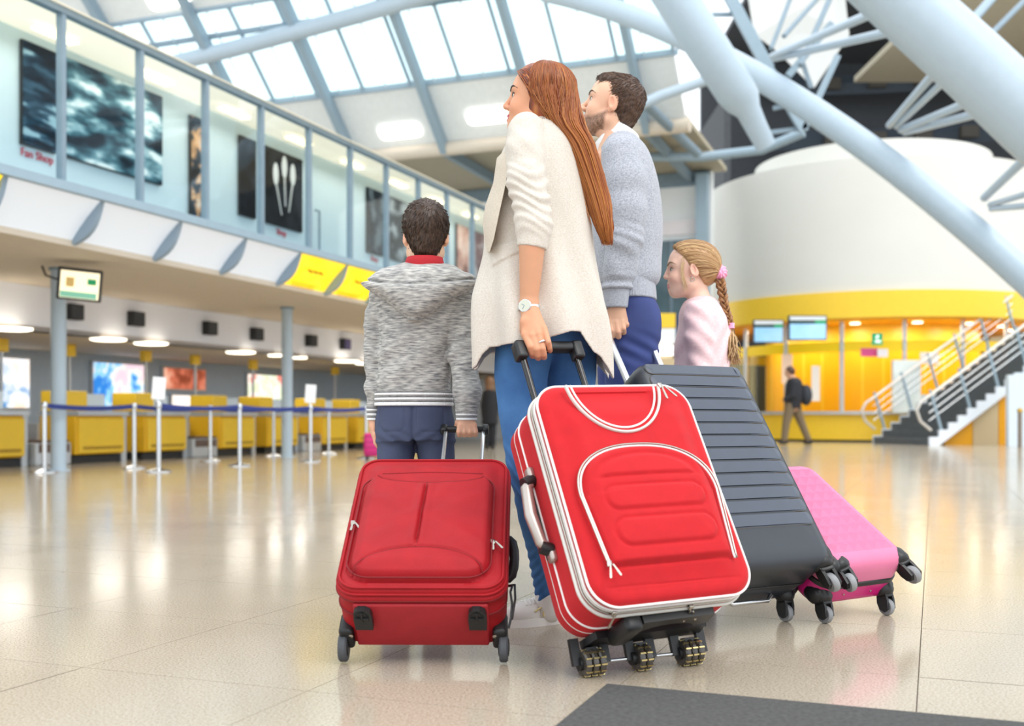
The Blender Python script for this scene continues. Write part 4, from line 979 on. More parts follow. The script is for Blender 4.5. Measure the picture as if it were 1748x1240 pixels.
# ------------------------------------------------------------------ 3: the man's ridged slate black hard case
W3, H3, D3 = .44, .735, .2494
P3 = pose(.6754, 3.2622, .0608, .5275, .6143, -.0034)
s3 = empty('suitcase', mtx=P3); tag(s3, 'slate black hard shell suitcase with horizontal ridges held by the man', 'suitcase', 'family suitcases')
def hardlev(D): return [(.040, .002), (.018, .0), (.005, .010), (0, .028), (0, D * .40), (.003, D * .42), (.003, D * .45), (0, D * .47), (0, D - .045), (.003, D - .024), (.012, D - .010), (.026, D - .003), (.042, D)]
v, f = case_shell(W3, H3, .055, hardlev(D3), lambda x, y, e: .004 * sst(0, .5, e), 220, 24)
mesh_obj('shell', v, f, m_blkshell, s3, 50)
ring_at(W3, H3, .055, .001, D3 * .435, .0045, 'zip_line', m_blk, s3)
NR = 13; y0r, y1r = .125, H3 - .012; ph = (y1r - y0r) / NR
for k in range(NR):
    ya = y0r + k * ph + .0014; yb = y0r + (k + 1) * ph - .0014; hw = W3 / 2 - .028; hh = (yb - ya) / 2; cy = (ya + yb) / 2
    n = 14; out = []
    for sx, a0 in ((1, -math.pi / 2), (-1, math.pi / 2)):
        for q in range(n + 1):
            a = a0 + math.pi * q / n; out.append((sx * (hw - hh) + hh * math.cos(a), cy + hh * math.sin(a)))
    def bend(x, y, h, ins):
        e = min(W3 / 2 - abs(x), H3 - y + .006); zb = float(np.interp(e, [0, .003, .012, .026, .042, .1], [-.045, -.024, -.010, -.003, 0, .0035]))
        return (x, y, D3 + zb + h)
    mb = MB(); vs = []
    for ins, h in ((0, -.006), (0, .0016), (.0014, .0030), (.0030, .0034)):
        for (x, y) in out:
            dx, dy = x - math.copysign(min(abs(x), hw - hh), x), y - cy; L = math.hypot(dx, dy) or 1
            vs.append(bend(x - dx / L * ins, y - dy / L * ins, h, ins))
    m_ = len(out); fs = [(i * m_ + j, i * m_ + (j + 1) % m_, (i + 1) * m_ + (j + 1) % m_, (i + 1) * m_ + j) for i in range(3) for j in range(m_)]
    # flat face as strips between the two ends so that it follows the rounding
    b0 = 3 * m_; xs = np.linspace(-1, 1, 17); top = len(vs)
    for u in xs:
        for sy in (1, -1): vs.append(bend((hw - hh) * u, cy + sy * (hh - .0030), .0034, 0))
    for q in range(16): fs.append((top + 2 * q, top + 2 * q + 1, top + 2 * q + 3, top + 2 * q + 2))
    for e_, st in ((top + 32, 0), (top, n + 1)):
        cidx = len(vs); xx = (hw - hh) * (1 if e_ != top else -1); vs.append(bend(xx, cy, .0034, 0))
        for q in range(n): fs.append((b0 + st + q, b0 + st + q + 1, cidx))
    mb.add(vs, fs); o = mb.build('ridge_panel', m_ridge, s3, 40)
    rim = []
    for (x, y) in out:
        rim.append(bend(x, y, .0012, 0))
    MB().ring(rim, .0010, 5, normal=(0, 0, 1)).build('bronze_edge', m_groove, o, 180)
def corner_guard(par, W, D, sx, front, mat=None):
    z0, z1 = (D - .075, D - .004) if front else (.0, .07)
    x0, x1 = (W / 2 - .055, W / 2 + .003) if sx > 0 else (-W / 2 - .003, -W / 2 + .055)
    MB().rbox(x0, x1, -.004, .075, z0, z1, .028, 4).build('corner_guard', m_blk, par, 50)
for sx in (-1, 1):
    corner_guard(s3, W3, D3, sx, True); corner_guard(s3, W3, D3, sx, False)
RL3 = P3.to_3x3().inverted(); dn = RL3 @ Vector((0, 0, -1))
for sx in (-1, 1):
    # rear castors stand on the floor, front ones hang in the air
    b = Vector((sx * (W3 / 2 - .045), -.002, .030)); spinner(s3, b, Vector((0, -1, -.25)), Vector((0, -.25, 1)), (1, 0, 0), .027, 1.0, P3)
    b = Vector((sx * (W3 / 2 - .035), .014, D3 - .040)); spinner(s3, b, Vector((sx * .15, -1, .10)), Vector((sx * -.4, 0, .9)), (.9, 0, sx * .4), .027, 1.15)
for sx in (-1, 1): MB().rbox(sx * .085 - .011, sx * .085 + .011, H3 - .06, H3 + .33, .030, .046, .005).build('handle_rod', m_alu, s3, 40)
MB().rbox(-.105, .105, H3 + .318, H3 + .352, .022, .054, .014).build('handle_grip', m_blk, s3, 40)
for sx in (-1, 1): MB().rbox(sx * .085 - .020, sx * .085 + .020, H3 + .295, H3 + .345, .020, .056, .012).build('grip_end', m_blk, s3, 40)
MB().tube([(-.09, -.004, .06), (-.07, -.02, .06), (.07, -.02, .06), (.09, -.004, .06)], .007, 8).build('base_handle', m_chrome, s3, 60)
MB().tube([(.13, H3 - .004, .12), (.13, H3 + .02, .12), (-.0, H3 + .026, .12), (-.13, H3 + .02, .12), (-.13, H3 - .004, .12)], .009, 8).build('top_handle', m_blk, s3, 60)

# ------------------------------------------------------------------ 4: the girl's pink case of faceted pyramids
W4, H4, D4 = .351, .512, .1712
P4 = pose(1.0596, 3.3828, .0497, .5265, .9866, .017)
s4 = empty('suitcase', mtx=P4); tag(s4, 'small pink hard shell suitcase with pyramid facets at far right', 'suitcase', 'family suitcases')
ZS = .085
v, f = case_shell(W4, H4, .060, [(0, ZS), (0, D4 - .05), (.003, D4 - .028), (.012, D4 - .012), (.028, D4 - .003), (.045, D4)], lambda x, y, e: -.004 * sst(0, .25, e), 220, 20)
mesh_obj('front_shell', v, f, m_pink, s4, 50)
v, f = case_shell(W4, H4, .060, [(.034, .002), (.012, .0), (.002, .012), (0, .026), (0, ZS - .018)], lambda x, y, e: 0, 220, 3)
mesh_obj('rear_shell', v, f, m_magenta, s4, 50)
v, f = case_shell(W4, H4, .060, [(.002, ZS - .020), (-.004, ZS - .016), (-.004, ZS - .002), (.002, ZS + .002)], lambda x, y, e: 0, 220, 3)
mesh_obj('zip_band', v, f, m_blk, s4, 50)
# facets: aligned grid of low pyramids following the rounded front
NX, NY = 8, 11; px_, py_ = W4 * .985 / NX, (H4 - .05) / NY
def surf4(x, y):
    ex = W4 / 2 - abs(x); ey = min(y, H4 - y); 
    e = -math.log(math.exp(-ex / .012) + math.exp(-ey / .012)) * .012
    # corner rounding
    cx, cy = W4 / 2 - .06, min(y, H4 - y)
    if abs(x) > cx and cy < .06: e = min(e, .06 - math.hypot(abs(x) - cx, .06 - cy))
    e = max(e, .0)
    return D4 + .0006 - (.036 * (1 - min(1, e / .045)) ** 2.2), e
vs = []; fs = []
for i in range(NX):
    for j in range(NY):
        x0, y0 = -W4 * .4925 + i * px_, .048 + j * py_
        cs = [(x0, y0), (x0 + px_, y0), (x0 + px_, y0 + py_), (x0, y0 + py_)]; ce = (x0 + px_ / 2, y0 + py_ / 2)
        if min(surf4(*q)[1] for q in cs) < .006: continue
        b = len(vs); vs += [(*q, surf4(*q)[0] - .0006) for q in cs] + [(*ce, surf4(*ce)[0] + .0130)]
        fs += [(b, b + 1, b + 4), (b + 1, b + 2, b + 4), (b + 2, b + 3, b + 4), (b + 3, b, b + 4)]
mesh_obj('pyramid_facets', vs, fs, m_pink, s4)
for sx in (-1, 1):
    for front in (True, False):
        z0, z1 = (D4 - .070, D4 - .002) if front else (.0, .060)
        x0, x1 = (W4 / 2 - .050, W4 / 2 + .003) if sx > 0 else (-W4 / 2 - .003, -W4 / 2 + .050)
        MB().rbox(x0, x1, -.004, .066, z0, z1, .026, 4).build('corner_guard', m_blk, s4, 50)
    b = Vector((sx * (W4 / 2 - .040), -.002, .030)); spinner(s4, b, Vector((0, -1, -.55)), Vector((0, -.55, 1)), (1, 0, 0), .027, 1.0, P4)
    b = Vector((sx * (W4 / 2 - .030) + (.030 if sx < 0 else .004), .020, D4 - .034)); spinner(s4, b, Vector((sx * .15, -1, .05)), Vector((-.4, 0, .9)), (.9, 0, .4), .027, 1.1)
for sx in (-.06, .06): MB().lathe([(.004, 0), (.004, .002), (.002, .003)], axes((sx, 0, .04), (1, 0, 0), (0, 0, 1), (0, -1, 0)), 10).build('rivet', m_metal, s4, 40)
for sx in (-1, 1): MB().rbox(sx * .07 - .009, sx * .07 + .009, H4 - .05, H4 + .42, .022, .036, .004).build('handle_rod', m_alu, s4, 40)
MB().rbox(-.088, .088, H4 + .41, H4 + .44, .014, .044, .012).build('handle_grip', m_blk, s4, 40)
# ================================================================== PEOPLE: implicit surfaces meshed with surface nets
F32 = np.float32
def V3(*a): return np.array(a, F32)
def pw(x, y, D): return np.array(at(x, y, D), F32)
def smin(a, b, k):
    h = np.maximum(k - np.abs(a - b), 0) / k; return np.minimum(a, b) - h * h * k * .25
def smax(a, b, k): return -smin(-a, -b, k)
def cap(P, a, b, ra, rb):
    a = np.asarray(a, F32); b = np.asarray(b, F32); ba = b - a; L = float(ba @ ba) + 1e-12
    t = np.clip(((P - a) @ ba) / L, 0, 1); return np.linalg.norm(P - a - t[:, None] * ba, axis=1) - (ra + (rb - ra) * t)
def chain(P, pts, rad, k=None):
    d = None
    for i in range(len(pts) - 1):
        e = cap(P, pts[i], pts[i + 1], rad[i], rad[i + 1]); d = e if d is None else (np.minimum(d, e) if not k else smin(d, e, k))
    return d
def ell(P, c, r, R=None):
    q = P - np.asarray(c, F32)
    if R is not None: q = q @ R
    r = np.asarray(r, F32); k0 = np.linalg.norm(q / r, axis=1); k1 = np.linalg.norm(q / (r * r), axis=1) + 1e-9
    return k0 * (k0 - 1) / k1
def rot(ax, deg): return np.array(Matrix.Rotation(math.radians(deg), 3, ax), F32)
def smooth_rows(rows, n=60):
    """rows of numbers resampled with a Catmull-Rom spline over the row index"""
    R = np.array(rows, float); m = len(R); out = []
    for u in np.linspace(0, m - 1, n):
        i = min(int(u), m - 2); t = u - i; p0, p1, p2, p3 = R[max(i - 1, 0)], R[i], R[i + 1], R[min(i + 2, m - 1)]
        out.append(.5 * ((2 * p1) + (-p0 + p2) * t + (2 * p0 - 5 * p1 + 4 * p2 - p3) * t * t + (-p0 + 3 * p1 - 3 * p2 + p3) * t ** 3))
    return np.array(out)
def loft(P, rows, pw_=2.0):
    """rows: (z, cx, cy, a, b) any order in z; returns pseudo distance of an upright elliptical loft"""
    T = rows if rows.shape[0] > 30 else smooth_rows(rows); T = T[np.argsort(T[:, 0])]
    z = P[:, 2]; cx, cy, a, b = [np.interp(z, T[:, 0], T[:, i]).astype(F32) for i in (1, 2, 3, 4)]
    x = (P[:, 0] - cx); y = (P[:, 1] - cy)
    if pw_ == 2.0:
        k0 = np.sqrt((x / a) ** 2 + (y / b) ** 2); k1 = np.sqrt((x / (a * a)) ** 2 + (y / (b * b)) ** 2) + 1e-9; d = k0 * (k0 - 1) / k1
    else:
        k0 = (np.abs(x / a) ** pw_ + np.abs(y / b) ** pw_) ** (1 / pw_); d = (k0 - 1) * np.minimum(a, b)
    zt, zb = T[-1, 0], T[0, 0]
    return np.maximum(np.maximum(d, z - zt), zb - z)
def px_rows(rows, D):
    """(py, xl, xr, b, dy) measured on the picture at distance D -> loft rows"""
    s = D / FPX; return np.array([(CH + (HZ - y) * s, ((xl + xr) / 2 - CX) * s, D + dy, (xr - xl) / 2 * s, b) for y, xl, xr, b, dy in rows])
_rs = np.random.default_rng(5)
_nd = _rs.normal(size=(24, 3)).astype(F32); _nd /= np.linalg.norm(_nd, axis=1)[:, None]; _np = _rs.uniform(0, 6.28, 24).astype(F32)
def wob(P, f, n=6, o=0, st=(1, 1, 1)):
    """cheap smooth noise in about -1..1"""
    Q = P * np.asarray(st, F32); s = 0
    for i in range(n): s = s + np.sin((Q @ _nd[(i + o) % 24]) * (f * (1 + .37 * i)) + _np[(i + o) % 24] + o) / (1 + .25 * i)
    return s / (n * .45)
def surf(fn, lo, hi, h):
    """surface nets over a grid that is only evaluated close to the surface"""
    lo = np.asarray(lo, F32); hi = np.asarray(hi, F32); B = 6
    nb = np.ceil((hi - lo) / (h * B)).astype(int) + 1; N = nb * B
    cx, cy, cz = [lo[i] + (np.arange(nb[i]) * B + (B - 1) / 2) * h for i in range(3)]
    C = np.stack(np.meshgrid(cx, cy, cz, indexing='ij'), -1).reshape(-1, 3).astype(F32)
    dc = fn(C).reshape(nb); act = np.abs(dc) < h * B * 1.55
    D = np.repeat(np.repeat(np.repeat(dc, B, 0), B, 1), B, 2).astype(F32)
    bi = np.argwhere(act); off = np.stack(np.meshgrid(np.arange(B), np.arange(B), np.arange(B), indexing='ij'), -1).reshape(-1, 3)
    I = (bi[:, None, :] * B + off[None]).reshape(-1, 3)
    P = lo + I.astype(F32) * F32(h); vals = np.empty(len(P), F32)
    for s in range(0, len(P), 400000): vals[s:s + 400000] = fn(P[s:s + 400000])
    D[I[:, 0], I[:, 1], I[:, 2]] = vals
    D[0], D[-1], D[:, 0], D[:, -1], D[:, :, 0], D[:, :, -1] = (1,) * 6
    S = D < 0
    sh = [S[i:N[0] - 1 + i, j:N[1] - 1 + j, k:N[2] - 1 + k] for i in (0, 1) for j in (0, 1) for k in (0, 1)]
    anyv = sh[0].copy(); allv = sh[0].copy()
    for q in sh[1:]: anyv |= q; allv &= q
    cells_ = np.argwhere(anyv & ~allv); idx = -np.ones(anyv.shape, np.int32); idx[cells_[:, 0], cells_[:, 1], cells_[:, 2]] = np.arange(len(cells_))
    acc = np.zeros((len(cells_), 3)); cnt = np.zeros(len(cells_))
    co = [(i, j, k) for i in (0, 1) for j in (0, 1) for k in (0, 1)]
    vv = {c: D[cells_[:, 0] + c[0], cells_[:, 1] + c[1], cells_[:, 2] + c[2]] for c in co}
    for c in co:
        for ax in range(3):
            if c[ax] == 0:
                c2 = list(c); c2[ax] = 1; c2 = tuple(c2); a, b = vv[c], vv[c2]; m = (a < 0) != (b < 0)
                t = a[m] / (a[m] - b[m]); p = np.array(c, float)[None].repeat(m.sum(), 0); p[:, ax] = t; acc[m] += p; cnt[m] += 1
    verts = lo + (cells_ + acc / np.maximum(cnt, 1)[:, None]) * h
    quads = []
    for ax in range(3):
        sl0 = [slice(None)] * 3; sl1 = [slice(None)] * 3; sl0[ax] = slice(0, -1); sl1[ax] = slice(1, None)
        a, b = S[tuple(sl0)], S[tuple(sl1)]; E_ = np.argwhere(a != b); fl = a[E_[:, 0], E_[:, 1], E_[:, 2]]
        u, w = (ax + 1) % 3, (ax + 2) % 3
        ok = (E_[:, u] > 0) & (E_[:, w] > 0) & (E_[:, u] < N[u] - 1) & (E_[:, w] < N[w] - 1); E_ = E_[ok]; fl = fl[ok]
        q = []
        for du, dw in ((-1, -1), (0, -1), (0, 0), (-1, 0)):
            e = E_.copy(); e[:, u] += du; e[:, w] += dw; q.append(idx[e[:, 0], e[:, 1], e[:, 2]])
        q = np.stack(q, 1); q[~fl] = q[~fl][:, ::-1]; quads.append(q)
    q = np.concatenate(quads); q = q[(q >= 0).all(1)]
    return verts.astype(F32), q.astype(np.int32)
def sdf_obj(name, fn, lo, hi, h, mat, parent, colors=None):
    v, q = surf(fn, lo, hi, h)
    return mesh_obj(name, v, q, mat, parent, 180, colors(v) if colors is not None else None)
def multi_obj(name, fn, regions, mat, parent, colors):
    """one object from the same surface meshed finely where it shows (regions: lo, hi, h)"""
    vs = []; qs = []; n = 0
    for lo, hi, h in regions:
        lo_ = np.asarray(lo, F32); hi_ = np.asarray(hi, F32)
        v, q = surf(lambda P: np.maximum(fn(P), np.max(np.maximum(lo_ + 2 * h - P, P - hi_ + 2 * h), axis=1)), lo_, hi_, h)
        vs.append(v); qs.append(q + n); n += len(v)
    v = np.concatenate(vs); return mesh_obj(name, v, np.concatenate(qs), mat, parent, 180, colors(v))

# ------------------------------------------------------------------ materials for people
def skin_mat(name):
    m = M(name, '#ffffff', .48, var=.03, vscale=45, attr=True, bump=.06, bscale=500, spec=.35)
    b = m.node_tree.nodes['Principled BSDF']; b.inputs['Subsurface Weight'].default_value = .12; b.inputs['Subsurface Scale'].default_value = .006
    return m
m_skin = skin_mat('skin')
m_hairm = M('hair strands', '#ffffff', .38, attr=True, spec=.45, var=.10, vscale=60)
m_eye = M('eye white', '#dcd6d0', .15); m_iris = M('dark iris', '#4a3a2c', .1)  # eye white dimmed for the shade of the lashes
def knit(name, c, c2, sx, sz, rough=.85, bump=.28, bs=350, sheen=.2):
    return M(name, c, rough, c2=c2, vscale=sx, stretch=(1, 1, sz), bump=bump, bscale=bs, sheen=sheen, detail=5)
m_jacket = knit('cream tweed', '#e4ded5', '#cdc1b2', 190, 3.2, bump=.5, bs=420)
m_jacket_in = knit('taupe lining', '#dccfbd', '#c9baa5', 150, 2)
m_sweater = knit('grey melange jersey', '#bcbfc8', '#8d919c', 170, 1.4)
m_rib = knit('grey rib knit', '#b6bac4', '#9fa3ae', 140, 1.2, bump=.8)
m_hoodie = knit('grey slub hoodie', '#d2cfc9', '#6c6c6f', 36, 6.0, bump=.3)
m_denim = M('blue denim', '#2f5f98', .8, c2='#4a7fb8', vscale=9, bump=.25, bscale=900, detail=5)
m_navy_p = M('navy trousers', '#2d3a6b', .8, c2='#374682', vscale=6, bump=.1, bscale=500)
m_slate_p = M('slate chinos', '#3d4560', .85, c2='#4a536e', vscale=9, bump=.3, bscale=500)
m_pinkknit = knit('pale pink knit', '#f3d5d7', '#ebc4c8', 90, 2.0)
m_shirt = M('white shirt', '#f4f4f5', .7); m_redtee = M('red tee', '#b5202a', .8)
m_shoe = M('white canvas', '#e6e3de', .7, var=.05, bump=.3, bscale=500); m_sole = M('white rubber', '#f0eee9', .5); m_dkshoe = M('dark leather', '#2b2724', .5)
m_scrunch = M('pink scrunchie', '#f78fbb', .6, c2='#ffc0da', vscale=90)

# ------------------------------------------------------------------ heads
def head_frame(x, y, D, yaw, tilt, k, rollx=0):
    """yaw: 0 faces away from the camera (+y), 90 faces left (-x); tilt>0 looks up"""
    f = Vector((-math.sin(math.radians(yaw)), math.cos(math.radians(yaw)), 0)); l = Vector((0, 0, 1)).cross(f); u = Vector((0, 0, 1))
    f2 = f * math.cos(math.radians(tilt)) + u * math.sin(math.radians(tilt)); u2 = u * math.cos(math.radians(tilt)) - f * math.sin(math.radians(tilt))
    r = math.radians(rollx); l2 = l * math.cos(r) + u2 * math.sin(r); u3 = u2 * math.cos(r) - l * math.sin(r)
    o = at(x, y, D); R = np.array([[f2[i], l2[i], u3[i]] for i in range(3)], F32)      # columns: forward, left, up
    return dict(o=np.array(o, F32), R=R, k=k)
def to_local(Hd, P): return ((P - Hd['o']) @ Hd['R']) / Hd['k']
def to_world(Hd, q): return Hd['o'] + (np.asarray(q, F32) * Hd['k']) @ Hd['R'].T
def head_sdf(q, kind='w', ear=True):
    """q in local head metres (adult): +x forward, +y left, +z up, origin between the ears"""
    if kind == 'c':      # children: shorter lower face, narrower jaw
        q = np.array(q); q[:, 2] = np.where(q[:, 2] < -.015, -.015 + (q[:, 2] + .015) * 1.13, q[:, 2])
    S = np.array(q); S[:, 1] = np.abs(S[:, 1])
    d = ell(q, (-.016, 0, .036), (.097, .076, .084))
    d = smin(d, ell(q, (.026, 0, .030), (.064, .063, .072)), .03)              # forehead
    face = ell(q, (.030, 0, -.034), (.056, .056, .086)); d = smin(d, face, .03)
    jw = {'m': .050, 'w': .044, 'c': .040}[kind]; lk = .75 if kind == 'c' else 1.0
    d = smin(d, cap(S, (.002, jw, -.066), (.062, .012, -.104), .020, .018), .03)   # jaw line
    d = smin(d, ell(q, (.064 if kind == 'c' else .070, 0, -.100), (.020, .022, .017)), .018)             # chin
    d = smin(d, ell(S, (.060, .036, -.036), (.026, .022, .026)), .02)           # cheek
    d = smin(d, ell(q, (.066, 0, -.066), (.028, .034, .034)), .02)              # mouth mound
    d = smin(d, cap(S, (.080, .008, .024), (.066, .046, .024), .010, .010), .018)   # brow
    d = smax(d, -ell(S, (.098, .032, .005), (.018, .021, .011)), .014)          # eye hollow
    d = smin(d, ell(S, (.068, .032, .002), (.0145, .0150, .0125)), .004)        # lids over the eyeball
    nb = {'w': (.112, -.030), 'm': (.117, -.030), 'c': (.106, -.028)}[kind]
    d = smin(d, chain(q, [(.086, 0, .016), (.098, 0, -.008), (nb[0] - .004, 0, nb[1] + .004)], [.0075, .0085, .0095]), .010)   # nose
    d = smin(d, ell(q, (nb[0] - .005, 0, nb[1]), (.0105, .010, .009)), .006)
    d = smin(d, ell(S, (nb[0] - .016, .0115, nb[1] - .004), (.010, .0075, .0075)), .006)
    d = smin(d, cap(S, (.0935 - .002 * (1 - lk) * 4, 0, -.0600), (.083, .022 * lk, -.0625), .0068 * lk, .0035 * lk), .005)   # upper lip
    d = smin(d, cap(S, (.0920 - .003 * (1 - lk) * 4, 0, -.0745), (.081, .020 * lk, -.0690), .0078 * lk, .0035 * lk), .005)   # lower lip
    d = smax(d, -cap(S, (.102, 0, -.0668), (.086, .027, -.0640), .0022, .0020), .004)   # parting of the mouth
    # ears: tilted shell with hollow
    Re = rot('Y', 12) @ rot('Z', 24)
    e = ell(S, (-.014, .0750, -.006), (.019, .0085, .0305), Re)
    e = smax(e, -ell(S, (-.009, .0840, -.004), (.0105, .0075, .0195), Re), .004)
    e = smin(e, ell(S, (-.006, .0725, -.032), (.009, .006, .010)), .006)
    if ear: d = smin(d, e, .006)
    d = smin(d, chain(q, [(-.028, 0, -.050), (-.036, 0, -.10), (-.044, 0, -.165), (-.05, 0, -.20)], {'m': [.052, .049, .054, .066], 'w': [.046, .041, .046, .060], 'c': [.042, .036, .040, .052]}[kind]), .03)
    return d
def head_colors(q, base, kind):
    """albedo of skin: rosy cheeks, ears and nose, lips, stubble for the man"""
    b = np.array(srgb(base), F32); c = np.repeat(b[None], len(q), 0); S = np.abs(q[:, 1])
    rosy = np.exp(-(((q[:, 0] - .064) / .035) ** 2 + ((S - .040) / .025) ** 2 + ((q[:, 2] + .030) / .028) ** 2))[:, None]
    ear = np.exp(-(((q[:, 0] + .012) / .03) ** 2 + ((S - .080) / .014) ** 2 + ((q[:, 2] + .006) / .04) ** 2))[:, None]
    nose = np.exp(-(((q[:, 0] - .112) / .016) ** 2 + (q[:, 1] / .016) ** 2 + ((q[:, 2] + .030) / .02) ** 2))[:, None]
    c = c * (1 - np.clip(.35 * rosy + .55 * ear + .25 * nose, 0, 1) * np.array([.04, .36, .40], F32))
    lip = (np.abs(q[:, 2] + .067) < .0115 - .22 * np.maximum(S - .006, 0)) & (S < .025) & (q[:, 0] > .080)
    lc = np.array(srgb({'w': '#c9606a', 'm': '#c58a80', 'c': '#dc8f8f'}[kind]), F32); c[lip] = lc
    if kind == 'm':
        n = np.random.default_rng(4).random(len(q)) * .7 + .3 * (wob(q, 300, 5, 3) * .5 + .5)
        be = np.clip(1.25 - np.maximum(0, (q[:, 2] + .050 + .25 * np.maximum(0, .03 - q[:, 0]) * 0) / .016), 0, 1)
        jaw = np.clip((-.046 - q[:, 2] + np.clip(.035 - q[:, 0], -.02, .06) * .55) / .014, 0, 1) * np.clip((q[:, 0] + .004) / .012, 0, 1)
        mus = np.exp(-((q[:, 2] + .050) / .007) ** 2) * (S < .032) * (q[:, 0] > .07)
        und = np.clip((.118 - (-q[:, 2])) / .01, 0, 1) * 0 + np.clip((q[:, 0] - (.015 - (q[:, 2] + .11))) / .01, 0, 1)
        w = np.clip(np.maximum(jaw, mus) * (.52 + .45 * n), 0, .93); w = w * np.where(q[:, 2] < -.105, und, 1) * (~lip)
        c = c * (1 - w[:, None]) + np.array(srgb('#54382a'), F32) * w[:, None]
    return c
def on_surface(q, kind, off=0.0):
    q = np.array(q, F32).reshape(-1, 3)
    for _ in range(6):
        d = head_sdf(q, kind, False); g = np.stack([head_sdf(q + e, kind, False) - d for e in np.eye(3, dtype=F32) * .0006], 1) / .0006
        g /= np.linalg.norm(g, axis=1)[:, None] + 1e-6; q = q - (d - off)[:, None] * g
    return q
def eyes_and_brows(Hd, parent, brow_col, lash=True, iris='#4a3a2c', kind='w', bw=1.0):
    mi = MATS.get('iris ' + iris) or M('iris ' + iris, iris, .1); mbw = MATS.get('brow ' + brow_col) or M('brow ' + brow_col, brow_col, .6); mpu = MATS.get('pupil') or M('pupil', '#0d0b0a', .1)
    k = Hd['k']
    for s in (-1, 1):
        inn, outr = np.array([.082, .0165, .0005]), np.array([.068, .0465, .0045]); nu, nv = 17, 7; Q = []
        for a in range(nu):
            u = a / (nu - 1); hu = .0062 * max(.02, (1 - (2 * u - 1) ** 2)) ** .62
            for b in range(nv):
                v = b / (nv - 1) * 2 - 1; c = inn * (1 - u) + outr * u + np.array([.002, 0, v * hu + (.0012 if v > 0 else 0) * (1 - (2 * u - 1) ** 2)]); Q.append(c)
        Q = on_surface(Q, kind, .0006); Q[:, 1] *= s
        W = [to_world(Hd, q) for q in Q]; fs = [(a * nv + b, (a + 1) * nv + b, (a + 1) * nv + b + 1, a * nv + b + 1) for a in range(nu - 1) for b in range(nv - 1)]
        e = mesh_obj('eye', W, fs, m_eye, parent, 180)
        for nm, rad, off, mt in (('iris', .0060, .0017, mi), ('pupil', .0030, .0024, mpu)):
            cc = inn * .50 + outr * .50 + np.array([.002, 0, .0012]); t = (outr - inn); t[2] = 0; t /= np.linalg.norm(t)
            D_ = [cc] + [cc + t * rad * math.cos(a) + np.array([0, 0, 1]) * np.clip(rad * math.sin(a), -.0048, .0058) for a in np.linspace(0, 2 * math.pi, 18, endpoint=False)]
            D_ = on_surface(D_, kind, off); D_[:, 1] *= s
            mesh_obj(nm, [to_world(Hd, q) for q in D_], [(0, 1 + i, 1 + (i + 1) % 18) for i in range(18)], mt, e, 180)
        up = []
        for u in np.linspace(-.02, 1.06, 12): hu = .0062 * max(.0, (1 - (2 * u - 1) ** 2)) ** .62 if 0 < u < 1 else 0; up.append(inn * (1 - u) + outr * u + np.array([.002, 0, hu + .0012 * (1 - (2 * u - 1) ** 2) + (.0022 if u > 1 else 0)]))
        up = on_surface(up, kind, .0012); up[:, 1] *= s
        MB().tube([to_world(Hd, q) for q in up], [(.0006 + (.0016 if lash else .0005) * math.sin(min(1, i / 10) * math.pi * .72)) * k for i in range(12)], 6).build('eyelashes', mbw, parent, 180)
        br = on_surface([(.091, .010, .0225), (.0895, .018, .0255), (.086, .027, .0290), (.080, .037, .0300), (.071, .048, .0265), (.060, .0560, .0205)], kind, .0008); br[:, 1] *= s
        MB().tube([to_world(Hd, q) for q in catmull(br, 16)], [max(.0006, .0034 * bw * math.sin(min(1, .18 + .82 * i / 15) * math.pi) ** .7 + .0004) * k for i in range(16)], 8, flat=.6).build('eyebrow', mbw, parent, 180)
def catmull(P, n):
    P = [np.asarray(p, float) for p in P]; m = len(P); out = []
    for u in np.linspace(0, m - 1, n):
        i = min(int(u), m - 2); t = u - i; a, b, c, d = P[max(i - 1, 0)], P[i], P[i + 1], P[min(i + 2, m - 1)]
        out.append(.5 * ((2 * b) + (-a + c) * t + (2 * a - 5 * b + 4 * c - d) * t * t + (-a + 3 * b - 3 * c + d) * t ** 3))
    return out
class Strands:
    def __init__(s): s.mb = MB(); s.c = []
    def add(s, pts, r, colr, n=4, flat=.55, steps=18, col2=None):
        P = catmull(pts, steps); m = len(P); rad = [r * (min(1, .35 + 3 * i / m)) * (1 if i < m * .7 else max(.12, (m - i) / (m * .3))) for i in range(m)]
        a = len(s.mb.v); s.mb.tube(P, rad, n, flat=flat); s.c += [colr if col2 is None else tuple(np.array(colr) + (np.array(col2) - np.array(colr)) * (i / (m - 1))) for i in range(m) for _ in range(n)]
    def build(s, name, parent): return mesh_obj(name, s.mb.v, s.mb.f, m_hairm, parent, 180, np.array(s.c, F32))
